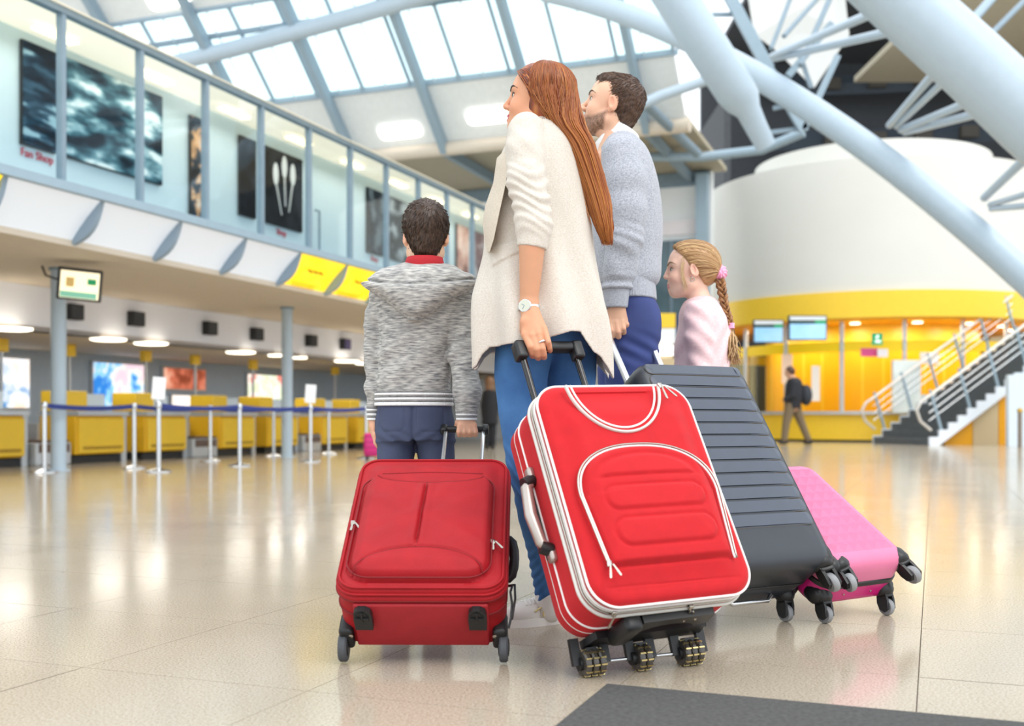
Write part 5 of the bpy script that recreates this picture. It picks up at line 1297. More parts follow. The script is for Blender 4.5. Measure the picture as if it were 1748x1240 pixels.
def short_hair(name, Hd, fn, whorl, n, L, cols, parent, seed, keep, down=.35):
    """short strands lying on a hair volume, combed away from the whorl"""
    r_ = np.random.default_rng(seed); dr = r_.normal(size=(n, 3)); dr /= np.linalg.norm(dr, axis=1)[:, None]
    c0 = np.array([-.02, 0, .03]); K = np.linspace(.02, .145, 90); P = (c0 + dr[:, None, :] * K[None, :, None]).reshape(-1, 3).astype(F32)
    d = fn(to_world(Hd, P)).reshape(n, -1); ins = d < 0; last = ins.shape[1] - 1 - np.argmax(ins[:, ::-1], axis=1); St = Strands()
    for i in range(n):
        if not ins[i].any() or last[i] >= 88: continue
        a, b = d[i, last[i]], d[i, last[i] + 1]; k = K[last[i]] + (K[1] - K[0]) * (-a / (b - a)); q = c0 + dr[i] * k
        if not keep(q): continue
        e = 6e-4; g = fn(to_world(Hd, np.array([q, q + [e, 0, 0], q + [0, e, 0], q + [0, 0, e]], F32))); nn = (g[1:] - g[0]); nn = nn / (np.linalg.norm(nn) + 1e-9)
        t = q - np.asarray(whorl); t = t / (np.linalg.norm(t) + 1e-6) + np.array([0, 0, -down]) + .13 * r_.normal(size=3); t = t - nn * (t @ nn); t /= np.linalg.norm(t) + 1e-6
        l = L * r_.uniform(.6, 1.3); St.add([to_world(Hd, q - nn * .001), to_world(Hd, q + t * l * .5 + nn * .0010), to_world(Hd, q + t * l + nn * .0002)], r_.uniform(.0005, .0010), lerpc(cols[0], cols[1], r_.random()), 3, .7, 6)
    return St.build(name, parent)
def lerpc(a, b, t):
    a, b = np.array(srgb(a)), np.array(srgb(b)); return a + (b - a) * t

def palm_fingers(P, wrist, rw, mcps, s, k=.010):
    """back of the hand as a fan of metacarpals from the wrist to each knuckle"""
    h = None
    for m, r in mcps:
        c = chain(P, [wrist, wrist * .45 + m * .55, m], [rw, rw * .35 + r * .72, r]); h = c if h is None else smin(h, c, k)
    return h
def person_root(x, y, D, label, cat='person', group='the family'):
    r = empty('person', at(x, y, D) * 1.0); r.location.z = 0; tag(r, label, cat, group); return r
def fold(P, amp, f, o, st): return amp * wob(P, f, 5, o, st)
# ------------------------------------------------------------------ the red haired woman
DW = 3.25
wom = person_root(925, 900, DW, 'red haired woman in a cream jacket and jeans gripping the bright red suitcase')
HW = head_frame(919, 172, 3.22, 78, 8, .885)
arm_w = [pw(896, 245, 3.14), pw(903, 330, 3.07), pw(908, 424, 3.05), pw(903, 515, 3.055)]
GW = P2 @ Vector((HX2 - .028, H2 + .247, .024)); gwD = GW.y; gws = gwD / FPX; gwx = CX + GW.x / gws; gwy = HZ - (GW.z - CH) / gws
def wf(P):
    q = to_local(HW, P); d = head_sdf(q, 'w', False) * HW['k']
    s = 3.07 / FPX
    d = smin(d, chain(P, [pw(940, 205, 3.26), pw(938, 300, 3.26), pw(935, 420, 3.26), pw(930, 520, 3.26)], [.055, .085, .085, .095]), .05)
    d = smin(d, chain(P, [arm_w[0], arm_w[1], arm_w[2], arm_w[3]], [.036, .036, .0365, .0255]), .03)
    # hand over the handle: palm, four fingers, thumb
    hd = gwD - .028
    mc = [((897, 571, hd + .002), 6.6, -14, 0), ((908, 573, hd - .006), 6.2, -4, 4), ((919, 570, hd - .005), 5.8, 6, 3), ((929, 562, hd + .003), 4.9, 16, -8)]
    h = palm_fingers(P, pw(903, 522, 3.055), .0225, [(pw(*a), r * 1.12 * s) for a, r, _, _ in mc], s)
    for a, r, ox, oy in mc:
        kx = 922 + ox
        h = smin(h, chain(P, [pw(*a), pw(kx - 2, 592 + oy, hd - .016), pw(kx, 602 + oy, hd - .006), pw(kx + 1, 607 + oy, hd + .012), pw(kx + 1, 603 + oy, hd + .030)], [r * 1.10 * s, r * 1.02 * s, r * .96 * s, r * .88 * s, r * .75 * s]), .004)
    h = smin(h, chain(P, [pw(896, 550, hd + .012), pw(893, 568, hd + .035), pw(901, 588, hd + .052)], [.013, .011, .009]), .012)
    d = smin(d, h, .012)
    far = chain(P, [pw(960, 250, 3.36), pw(968, 340, 3.42), pw(962, 430, 3.42), pw(930, 510, 3.40), pw(920, 540, 3.38)], [.036, .035, .032, .026, .03])
    d = smin(d, far, .03)
    for c in ([pw(900, 545, 3.23), pw(890, 640, 3.22), pw(898, 790, 3.20), pw(925, 940, 3.25), pw(935, 1035, 3.28)], [pw(965, 545, 3.30), pw(972, 640, 3.32), pw(975, 790, 3.33), pw(985, 940, 3.42), pw(988, 1015, 3.46)]):
        d = smin(d, chain(P, c, [.075, .060, .042, .034, .030]), .03)
    return d
def wcol(v):
    q = to_local(HW, v); c = head_colors(q, '#dea381', 'w'); far = np.linalg.norm(q, axis=1) > .2
    c[far] = np.array(srgb('#d69a78'), F32); return c
lo = lambda x0, y0, D0: pw(x0, y0, D0)
multi_obj('body', wf, [(to_world(HW, (0, 0, 0)) - .16, to_world(HW, (0, 0, 0)) + V3(.15, .16, .16), .0021),
                       (pw(880, 632, 2.98), pw(950, 418, 3.18), .0021),
                       (V3(-.02, 3.0, .03), V3(.28, 3.62, 1.50), .008)], m_skin, wom, wcol)
eyes_and_brows(HW, wom, '#3a241b', True, '#5a6a78', 'w')
# jacket
JR = px_rows([(196, 905, 945, .045, .01), (206, 893, 962, .075, .0), (222, 882, 980, .11, 0), (250, 864, 990, .135, 0), (275, 853, 994, .145, 0), (310, 846, 998, .150, 0), (350, 836, 1004, .150, 0), (390, 829, 1010, .150, 0), (430, 828, 1014, .155, 0),
              (470, 818, 1021, .165, 0), (510, 808, 1030, .180, 0), (550, 806, 1037, .195, 0), (600, 807, 1041, .205, 0), (650, 808, 1043, .21, 0), (680, 808, 1044, .21, 0)], DW)
JR = smooth_rows(JR, 90)
hx = np.array([790, 806, 815, 826, 838, 882, 915, 945, 968, 984, 996, 1008, 1018, 1030, 1042, 1060], F32); hy = np.array([636, 634, 628, 608, 598, 594, 590, 582, 575, 574, 590, 606, 612, 628, 648, 655], F32)
slv = [pw(898, 224, 3.14), pw(897, 262, 3.115), pw(899, 310, 3.085), pw(908, 350, 3.07), pw(912, 385, 3.06), pw(907, 432, 3.052)]
def jacket(P, inner=False):
    d = loft(P, JR)
    ph = P[:, 2]
    # vertical drape folds growing towards the hem, soft creases at the back
    g = np.clip((1.25 - ph) / .4, 0, 1); ang = np.arctan2(P[:, 1] - DW, P[:, 0] - .09)
    d = d - .016 * g * np.sin(ang * 8 + 1.5 * np.sin(ph * 6)) * (P[:, 1] < DW + .05) - .003 * wob(P, 22, 5, 2, (1, 1, .5))
    sl = chain(P, slv, [.054, .056, .053, .050, .050, .043], .02)
    wr = np.clip(1 - np.abs(ph - 1.245) / .13, 0, 1)
    sl = sl - .0036 * wr * np.sin(ph * 185 + 5 * np.sin((P[:, 0]) * 36 + ph * 14)) - .0014 * np.clip(1 - np.abs(ph - 1.40) / .12, 0, 1) * np.sin((ph * .8 + P[:, 0] * .9) * 120) - .002 * wob(P, 40, 5, 4)
    slf = chain(P, [pw(966, 235, 3.37), pw(975, 340, 3.43), pw(968, 432, 3.43)], [.055, .055, .046])
    s = 3.1 / FPX; cuff = (CH + (HZ - (424 + (P[:, 0] / s + CX - 881) * .16)) * s) - ph
    sl = smax(sl, cuff, .004)
    body = smin(d, slf, .03)
    xh = P[:, 0] / (DW / FPX) + CX
    hem = CH + (HZ - np.interp(xh, hx, hy)) * (DW / FPX) - ph
    if not inner:
        body = smax(body, -(body + .007), .002)
    # open neck
    body = smax(body, -cap(P, pw(925, 180, 3.21), pw(928, 214, 3.22), .048, .045), .006)
    body = smax(body, hem, .003)
    # pocket flap
    xq = P[:, 0] / (3.1 / FPX) + CX; yq = HZ - (ph - CH) / (3.1 / FPX)
    fl = np.minimum(np.minimum(xq - 838, 892 - xq), np.minimum((452 - (xq - 838) * .42) - yq, yq - (415 - (xq - 838) * .1)))
    body = body - .005 * np.clip(fl / 2.5, 0, 1) * (P[:, 1] < DW)
    return smin(body, sl, .010)
sdf_obj('jacket', jacket, V3(-.15, 2.96, .72), V3(.33, 3.56, 1.56), .0036, m_jacket, wom)
# lapel folded outwards
lo_ = [(856, 262, 3.14), (848, 270, 3.15), (845, 290, 3.16), (842, 312, 3.17), (835, 332, 3.18), (828, 352, 3.19), (824, 380, 3.19), (826, 405, 3.19), (831, 430, 3.18)]
li_ = [(868, 255, 3.09), (866, 270, 3.09), (866, 292, 3.09), (863, 315, 3.09), (858, 338, 3.09), (853, 360, 3.09), (848, 384, 3.09), (843, 408, 3.10), (836, 430, 3.12)]
vs = [Vector(pw(*p)) for p in lo_] + [Vector(pw(*p)) for p in li_]; n = len(lo_)
vs += [p + Vector((.002, .008, 0)) for p in vs[:2 * n]]
fs = [(i, i + 1, n + i + 1, n + i) for i in range(n - 1)] + [(2 * n + i, 3 * n + i, 3 * n + i + 1, 2 * n + i + 1) for i in range(n - 1)] + [(i, 2 * n + i, 2 * n + i + 1, i + 1) for i in range(n - 1)]
o = mesh_obj('lapel', vs, fs, m_jacket_in, wom, 60); o['label'] = 'turned back taupe lapel'
# jeans
def jeans(P):
    d = loft(P, px_rows([(510, 852, 998, .13, 0), (545, 847, 1006, .14, 0), (575, 846, 1012, .135, .02), (598, 850, 1008, .11, .03)], DW))
    a = chain(P, [pw(897, 590, 3.23), pw(890, 640, 3.22), pw(890, 700, 3.21), pw(897, 790, 3.20), pw(910, 870, 3.22), pw(926, 945, 3.25), pw(935, 1022, 3.28)], [.088, .080, .070, .055, .050, .044, .037])
    b = chain(P, [pw(968, 590, 3.31), pw(972, 640, 3.32), pw(974, 700, 3.32), pw(976, 790, 3.33), pw(982, 870, 3.37), pw(986, 945, 3.42), pw(988, 985, 3.45)], [.088, .080, .070, .055, .050, .044, .040])
    d = smin(smin(d, a, .012), b, .012)
    z = P[:, 2]
    return d - .0028 * np.clip(1 - np.abs(z - .44) / .16, 0, 1) * np.sin(z * 150 + 7 * np.sin(P[:, 0] * 30)) - .003 * np.clip(1 - np.abs(z - .16) / .14, 0, 1) * np.sin(z * 190 + 6 * np.sin(P[:, 0] * 40)) - .002 * wob(P, 30, 5, 7)
sdf_obj('jeans', jeans, V3(-.08, 3.04, .07), V3(.33, 3.56, 1.0), .0045, m_denim, wom)
# shoes
def shoe(root, toe, heel, mats, ztop=.13, w=.042, ank=.66):
    toe, heel = Vector(toe), Vector(heel); L = (heel - toe).length; f = (heel - toe).normalized(); sd_ = Vector((-f.y, f.x, 0)); m = axes(toe, f, sd_, (0, 0, 1)); Mi = np.array(m.inverted(), F32)
    def fn(P):
        q = P @ Mi[:3, :3].T + Mi[:3, 3]
        d = ell(q, (L * .20, 0, .034), (L * .22, w, .030)); d = smin(d, ell(q, (L * .55, 0, .040), (L * .36, w * .92, .040)), .03)
        d = smin(d, cap(q, (L * (ank - .04), 0, .06), (L * (ank + .02), 0, ztop), w * .90, w * 1.02), .03); d = smin(d, ell(q, (L * .80, 0, .040), (L * .20, w * .88, .045)), .03)
        return np.maximum(smax(d, .010 - q[:, 2], .004), q[:, 2] - ztop)
    c = np.array((toe + heel) / 2, F32); e = L * .75
    o = sdf_obj('shoe', fn, c - V3(e, e, c[2] + .01), c + V3(e, e, ztop + .03), .0035, mats[0], root)
    out = [(L * .5 + L * .52 * math.copysign(abs(math.cos(a)) ** .7, math.cos(a)), (w + .003) * (math.copysign(abs(math.sin(a)) ** .8, math.sin(a))) * (1 - .12 * math.cos(a))) for a in np.linspace(0, 2 * math.pi, 40, endpoint=False)]
    MB(m).prism(out, 0, .024).build('sole', mats[1], o, 40)
    return o, m, L, fn
o, m_, L_, fn_ = shoe(wom, (-.018, 3.24, 0), (.190, 3.36, 0), (m_shoe, m_sole), .135, .042, .74)
for k in range(5):
    t = .24 + .055 * k; pts = []
    for y_ in (-.026, -.013, 0, .013, .026):
        zs = np.linspace(.15, .02, 60); W_ = np.array([m_ @ Vector((L_ * (t + .03 * (1 - abs(y_) / .026)), y_, z)) for z in zs], F32); j = int(np.argmax(fn_(W_) < 0)); pts.append((L_ * (t + .03 * (1 - abs(y_) / .026)), y_, zs[j] + .0015))
    MB(m_).tube(pts, .0034, 6).build('lace', m_sole, o, 60)
MB(m_).tube([(L_ * .32, -.041, .045), (L_ * .45, -.043, .062), (L_ * .58, -.040, .090)], .0028, 6).build('side_zip', m_gold, o, 60)
MB(m_).rbox(L_ * .42, L_ * .45, -.049, -.044, .028, .058, .002).build('zip_pull', m_gold, o)
shoe(wom, (.075, 3.42, 0), (.270, 3.56, 0), (m_shoe, m_sole), .135)
sdf_obj('sock', lambda P: chain(P, [pw(934, 1004, 3.276), pw(937, 1042, 3.286)], [.0395, .040]), V3(.02, 3.20, .0), V3(.20, 3.38, .20), .0045, m_shoe, wom)
# watch and ring
wt = empty('wristwatch', Vector(pw(899, 526, 3.05))); tag(wt, 'silver round wristwatch with pale dial on the wrist of the woman', 'watch')
c = Vector(pw(903, 525, 3.056)); ax_ = Vector((-.05, 0, 1)).normalized()
mm = frame_to(c, ax_); MB().ring([mm @ Vector((.0305 * math.cos(a), .0300 * math.sin(a), 0)) for a in np.linspace(0, 2 * math.pi, 40, endpoint=False)], .0070, 8, flat=.22, normal=ax_).build('strap', m_alu, wt, 180)
dn_ = Vector((-.42, -.9, .12)).normalized(); cf = Vector(pw(903, 525.5, 3.056)) + dn_ * .0262; mf = frame_to(cf, dn_)
MB().lathe([(.0185, -.004), (.0195, .0), (.0195, .003), (.0178, .0052)], mf, 30).build('case', m_chrome, wt, 40)
MB().lathe([(.0165, .0050), (.0165, .0058)], mf, 30).build('dial', M('pale dial', '#c9ccbd', .35), wt, 40)
for a, l in ((1.1, .009), (2.7, .012)): MB(mf).bar((0, 0, .0062), (l * math.cos(a), l * math.sin(a), .0062), .0012, .0006, (0, 0, 1)).build('hand', m_steel_d, wt)
rg = Vector(pw(925, 584, gwD - .042)); rax = Vector(pw(928, 594, gwD - .040)) - Vector(pw(919, 570, gwD - .033)); rax.normalize(); mr_ = frame_to(rg, rax)
o = MB().ring([mr_ @ Vector((.0103 * math.cos(a), .0103 * math.sin(a), 0)) for a in np.linspace(0, 2 * math.pi, 28, endpoint=False)], .0030, 8, flat=.4, normal=rax).build('finger_ring', m_chrome, None, 180); tag(o, 'broad silver ring on the finger of the woman', 'ring')
# hair
def wband(q):
    xb = np.interp(q[:, 2], [-.11, -.045, .0, .012, .030, .060, .085, .11], [.018, .020, .012, .004, .030, .058, .074, .090]); return q[:, 0] - xb
LOCK = [(944, 170, 3.185), (957, 200, 3.185), (984, 243, 3.19), (1003, 292, 3.20), (1019, 342, 3.21), (1030, 384, 3.215), (1037, 412, 3.22)]
LRAD = [(34, .062), (36, .062), (27, .050), (23, .041), (20, .034), (15, .026), (8, .014)]
def whair(P):
    q = to_local(HW, P); d = ell(q, (-.018, 0, .034), (.106, .087, .094)); d = smin(d, ell(q, (.02, 0, .045), (.066, .070, .064)), .03)
    d = smin(d, ell(q, (-.03, 0, -.04), (.066, .074, .072)), .03)
    d = smax(d, wband(q), .010) * HW['k']
    l = None
    for i in range(len(LOCK) - 1):
        (x, y, D), (x2, y2, D2) = LOCK[i], LOCK[i + 1]; e = cap(P, pw(x, y, D), pw(x2, y2, D2), LRAD[i][0] * .74 * D / FPX, LRAD[i + 1][0] * .78 * D / FPX); l = e if l is None else smin(l, e, .01)
    l = smax(l, 3.12 - P[:, 1], .02)
    d = smin(d, smax(l, -(wband(q) * -1 + .02) if False else l, .001), .02)
    return d - .0014 * wob(q, 120, 4, 5, (1, 1, .2))
def hmix(t):
    t = np.clip(t, 0, 1)[:, None]; a, b, c = [np.array(srgb(x), F32) for x in ('#552718', '#984b24', '#d8924a')]
    return np.where(t < .5, a + (b - a) * t * 2, b + (c - b) * (t - .5) * 2)
def whc(v):
    q = to_local(HW, v); return hmix(.36 + .30 * wob(q, 110, 5, 2, (1, 1, .15)) + np.clip(-q[:, 2] - .05, 0, .3) * .8)
whb = sdf_obj('hair', whair, V3(-.02, 3.04, 1.12), V3(.34, 3.36, 1.72), .0034, m_hairm, wom, whc)
rs = np.random.default_rng(3); ST = Strands()
def on_cap(x, th, sg, k=1.03):
    xx = max(-.97, min(.97, (x + .018) / .106)); rr = math.sqrt(1 - xx * xx); return np.array((x, sg * .087 * rr * math.sin(th) * k, .034 + .094 * rr * math.cos(th) * k))
def scol(base=.4, sp=.22): return tuple(hmix(np.array([base + sp * rs.normal()]))[0])
# (a) front sweep: from the hairline back to the tuck behind the temple
for i in range(110):
    u = rs.random(); xf = .076 - .050 * u; zf = .088 - .062 * u
    a = on_surface([(xf, .060 * (.25 + .75 * u), zf)], 'w', .006 + .004 * rs.random())[0]
    e = np.array((.004 + rs.normal() * .004, .081 + rs.random() * .004, .014 + .010 * rs.normal() + .022 * (1 - u)))
    m1 = (a + e) / 2; r_ = math.hypot(m1[1] / .083, (m1[2] - .034) / .09); m1[1:] = [m1[1] / r_ * 1.03 * 1.0, .034 + (m1[2] - .034) / r_ * 1.0] if r_ < 1 else m1[1:]
    e2 = e + np.array((-.035, .002, -.030 + .01 * rs.normal()))
    ST.add([to_world(HW, p) for p in (a, m1, e, e2)], rs.uniform(.0014, .0026), scol(.30), 4, .6, 14)
# (b) side and back fall: along meridians of the cap, then into the long lock
def sph(al, ph, k=1.0): return np.array((-.018 + .106 * math.cos(al) * math.sin(ph) * k, .087 * math.sin(al) * math.sin(ph) * k, .034 + .094 * math.cos(ph) * k))
for i in range(1100):
    al = math.radians(rs.uniform(66, 215) if i % 5 else rs.uniform(64, 110)); u = np.clip((math.degrees(al) - 66) / 112 * 2 - 1 + .16 * rs.normal(), -1, 1.0)
    w = rs.uniform(-1, 1) * math.sqrt(max(.02, 1 - u * u)); w = -abs(w) * .6 - .4 * math.sqrt(max(.02, 1 - u * u)) if rs.random() < .88 else w
    k_ = 1.005 + .05 * rs.random(); p0 = rs.uniform(.03, .45); p1 = 1.55 + .25 * rs.random()
    da = math.radians(rs.uniform(4, 16)) * (1 if al < 2.6 else .3)
    P_ = [to_world(HW, sph(al - da * .6, p0, .975)), to_world(HW, sph(al - da * .3, p0 + .25, k_)), to_world(HW, sph(al, (p0 + p1) / 2, k_)), to_world(HW, sph(al + da * .5, p1, k_ + .01))]
    ln = 7 if rs.random() < .68 else int(rs.integers(4, 7)); tip = rs.uniform(-16, 8)
    for k in range(1, ln):
        px, py, D = LOCK[k]; rx, ry = LRAD[k]; j = 1 + .06 * rs.normal()
        P_.append(pw(px + u * rx * j, py + (9 * u if k < 2 else 0) + (tip if k == ln - 1 else 0), D + w * ry))
    ST.add(P_, rs.uniform(.0013, .0028), scol(.22 + .22 * rs.random() + (.20 if i % 6 == 0 else 0), .15), 4, .6, 26, scol(.58 + .3 * rs.random(), .12))
for i in range(16):      # stray wisps
    u = rs.uniform(-1.2, -.6); k0 = rs.integers(2, 5); P_ = []
    for k in range(k0 - 1, min(7, k0 + 2)): P_.append(pw(LOCK[k][0] + u * LRAD[k][0] * (1 + .25 * (k - k0)), LOCK[k][1], LOCK[k][2] - LRAD[k][1] * .7))
    ST.add(P_, .0010, scol(.6), 4, .6, 14)
ST.build('hair_strands', wom)

# ------------------------------------------------------------------ the bearded man
DM = 3.86
man = person_root(1075, 900, DM, 'bearded man in a grey sweater and navy trousers behind the woman')
HM = head_frame(1045, 181, 3.82, 78, 15, .92)
def mf_(P):
    q = to_local(HM, P); d = head_sdf(q, 'm') * HM['k']; s = 3.72 / FPX
    d = smin(d, chain(P, [pw(1052, 236, 3.85), pw(1066, 320, 3.88), pw(1070, 420, 3.88), pw(1078, 520, 3.88)], [.035, .085, .085, .080]), .04)
    d = smin(d, chain(P, [pw(1064, 280, 3.75), pw(1068, 380, 3.70), pw(1052, 505, 3.71)], [.040, .040, .030]), .03)
    h = palm_fingers(P, pw(1052, 512, 3.712), .027, [(pw(1043, 549, 3.702), 5.6 * s), (pw(1052, 551, 3.698), 5.7 * s), (pw(1061, 549, 3.70), 5.4 * s), (pw(1067, 545, 3.71), 4.7 * s)], s, .012)
    for a, b, c, r in (((1043, 550, 3.700), (1044, 565, 3.692), (1046, 574, 3.70), 5.0), ((1052, 551, 3.697), (1055, 567, 3.690), (1056, 575, 3.70), 5.2), ((1061, 549, 3.700), (1064, 561, 3.692), (1065, 568, 3.705), 4.8), ((1066, 546, 3.71), (1070, 554, 3.705), (1071, 561, 3.715), 4.2)):
        h = smin(h, chain(P, [pw(*a), pw(*b), pw(*c), pw(c[0], c[1] - 2, c[2] + .035)], [r * 1.1 * s, r * 1.05 * s, r * .95 * s, r * .8 * s]), .006)
    h = smin(h, chain(P, [pw(1041, 535, 3.72), pw(1039, 555, 3.74), pw(1041, 574, 3.75)], [.015, .012, .010]), .012)
    d = smin(d, h, .012)
    d = smin(d, chain(P, [pw(1042, 285, 3.99), pw(1037, 390, 4.04), pw(1040, 500, 4.02), pw(1042, 535, 4.0)], [.04, .04, .03, .036]), .03)
    for c in ([pw(1085, 545, 3.82), pw(1080, 700, 3.80), pw(1080, 850, 3.82), pw(1090, 985, 3.86)], [pw(1070, 545, 3.94), pw(1060, 700, 3.94), pw(1055, 850, 3.96), pw(1060, 975, 4.0)]):
        d = smin(d, chain(P, c, [.08, .065, .05, .04]), .03)
    return d
def mcol(v):
    q = to_local(HM, v); c = head_colors(q, '#e6b79b', 'm'); c[np.linalg.norm(q, axis=1) > .2] = np.array(srgb('#dda98d'), F32); return c
o0 = to_world(HM, (0, 0, 0))
multi_obj('body', mf_, [(o0 - V3(.16, .16, .17), o0 + V3(.16, .16, .16), .0022), (pw(1022, 600, 3.64), pw(1082, 500, 3.80), .0022), (V3(.15, 3.5, .03), V3(.62, 4.2, 1.62), .009)], m_skin, man, mcol)
eyes_and_brows(HM, man, '#4a3426', False, '#5b5f58', 'm')
def mhair(P):
    q = to_local(HM, P); d = ell(q, (-.020, 0, .038), (.104, .082, .092)); d = smin(d, ell(q, (.036, 0, .078), (.050, .056, .040)), .03)
    d = smin(d, ell(q, (-.055, 0, -.020), (.056, .062, .070)), .03)
    hl = np.interp(q[:, 2], [-.12, -.06, -.045, -.02, .010, .03, .052, .075, .10], [-.030, -.030, -.026, -.004, .006, .028, .050, .074, .092]); d = smax(d, q[:, 0] - hl, .006)
    S = np.array(q); S[:, 1] = np.abs(S[:, 1]); d = smax(d, -ell(S, (-.010, .086, -.010), (.026, .022, .036)), .006)
    d = smax(d, -.092 - q[:, 2], .01)
    return (d + .004 - .0008 * wob(q, 190, 5, 3, (.35, 1, 1)) - .0005 * wob(q, 60, 4, 6)) * HM['k']
def mhc(v):
    q = to_local(HM, v); t = np.clip(.30 + .28 * wob(q, 260, 5, 1, (.35, 1, 1)) + .35 * (np.random.default_rng(1).random(len(q)) - .5) + 1.5 * np.clip(q[:, 2] - .09, 0, .1) * 4, 0, 1)[:, None]; fade = np.clip((-.01 - q[:, 2]) / .09, 0, 1)[:, None] * .35
    return ((1 - t) * np.array(srgb('#3a2a22'), F32) + t * np.array(srgb('#6e4c36'), F32)) * (1 - fade) + fade * np.array(srgb('#8a7468'), F32)
sdf_obj('hair', mhair, o0 - V3(.16, .16, .16), o0 + V3(.16, .16, .17), .0026, m_hairm, man, mhc)
short_hair('hair_strands', HM, mhair, (-.085, 0, .09), 3600, .018, ('#33251e', '#70503a'), man, 21, lambda q: q[2] > -.060 and q[0] < .095 and not (q[2] < .05 and q[0] > -.002), .15)
MR = smooth_rows(px_rows([(226, 1042, 1066, .05, 0), (232, 1032, 1078, .09, 0), (246, 1022, 1092, .14, 0), (268, 1018, 1107, .165, 0), (311, 1014, 1121, .175, 0), (355, 1012, 1128, .17, 0), (400, 1010, 1130, .165, 0), (442, 1010, 1128, .16, 0), (470, 1012, 1127, .16, 0), (484, 1016, 1122, .155, 0), (490, 1022, 1114, .15, 0)], DM), 80)
def sweater(P):
    d = loft(P, MR); ph = P[:, 2]
    d = smax(d, -cap(P, pw(1048, 200, 3.82), pw(1050, 236, 3.84), .075, .080), .006)
    sl = chain(P, [pw(1058, 262, 3.735), pw(1066, 310, 3.72), pw(1068, 360, 3.705), pw(1065, 410, 3.70), pw(1058, 460, 3.705), pw(1053, 492, 3.71)], [.064, .072, .069, .062, .052, .050], .02)
    sl = smax(sl, pw(1050, 494, 3.71)[2] - ph, .01)
    cr = np.clip(1 - np.abs(ph - 1.19) / .12, 0, 1)
    sl = sl - .003 * cr * np.sin(ph * 110 + P[:, 0] * 60 + 3 * np.sin(ph * 30)) - .0028 * wob(P, 26, 5, 6, (1, 1, .6)) - .004 * np.clip(1 - np.abs(ph - 1.08) / .05, 0, 1) * np.sin(ph * 160)
    slf = chain(P, [pw(1040, 265, 4.0), pw(1035, 390, 4.05), pw(1040, 495, 4.02)], [.066, .062, .05])
    d = smin(d, slf, .03)
    d = d - .003 * wob(P, 16, 5, 9, (1, 1, .5))
    # armhole crease between sleeve and back
    return smin(d, sl, .008)
sdf_obj('sweater', sweater, V3(.22, 3.58, 1.05), V3(.60, 4.16, 1.66), .0040, m_sweater, man)
def ribs_(P):
    d = loft(P, px_rows([(478, 1019, 1117, .156, 0), (500, 1021, 1119, .158, 0), (514, 1022, 1120, .158, 0)], DM)); a = np.arctan2(P[:, 1] - DM, P[:, 0] - .42); return d - .0012 * np.sin(a * 120)
sdf_obj('waist_rib', ribs_, V3(.25, 3.66, 1.02), V3(.56, 4.06, 1.13), .0042, m_rib, man)
sdf_obj('cuff', lambda P: smax(chain(P, [pw(1053, 486, 3.71), pw(1051, 524, 3.711)], [.046, .041]), pw(0, 526, 3.71)[2] - P[:, 2], .004), pw(1020, 545, 3.62), pw(1085, 470, 3.80), .0036, m_rib, man)
def collar_fn(P):
    q = to_local(HM, P); c = chain(P, [pw(1050, 205, 3.835), pw(1053, 240, 3.85)], [.066, .080]); c = smax(c, -(c + .007), .003)
    yy = P[:, 0] - pw(1050, 0, 3.84)[0]
    return smax(c, P[:, 2] - (pw(0, 214, 3.84)[2] - .85 * np.abs(np.minimum(yy, 0)) - .45 * np.maximum(yy, 0)), .004)
sdf_obj('shirt_collar', collar_fn, V3(.27, 3.70, 1.52), V3(.50, 3.99, 1.72), .0034, m_shirt, man)
def trousers(P):
    d = loft(P, px_rows([(504, 1034, 1110, .140, 0), (515, 1030, 1117, .15, 0), (535, 1030, 1125, .155, 0), (557, 1032, 1125, .155, 0), (589, 1036, 1116, .14, 0), (610, 1040, 1108, .12, 0)], DM))
    d = smin(d, chain(P, [pw(1078, 570, 3.80), pw(1076, 640, 3.80), pw(1078, 800, 3.81), pw(1088, 985, 3.85)], [.098, .090, .072, .062]), .03)
    d = smin(d, chain(P, [pw(1068, 570, 3.94), pw(1062, 640, 3.95), pw(1058, 800, 3.96), pw(1062, 975, 4.0)], [.098, .090, .072, .062]), .02)
    return d - .0035 * wob(P, 20, 5, 4, (1, 1, .6)) - .004 * np.clip(1 - np.abs(P[:, 2] - .86) / .08, 0, 1) * np.sin((P[:, 2] + .5 * P[:, 0]) * 120)
sdf_obj('trousers', trousers, V3(.24, 3.62, .05), V3(.62, 4.14, 1.06), .0055, m_navy_p, man)
shoe(man, (.26, 3.80, 0), (.50, 3.92, 0), (m_dkshoe, m_dkshoe), .11, .047); shoe(man, (.20, 3.98, 0), (.44, 4.10, 0), (m_dkshoe, m_dkshoe), .11, .047)
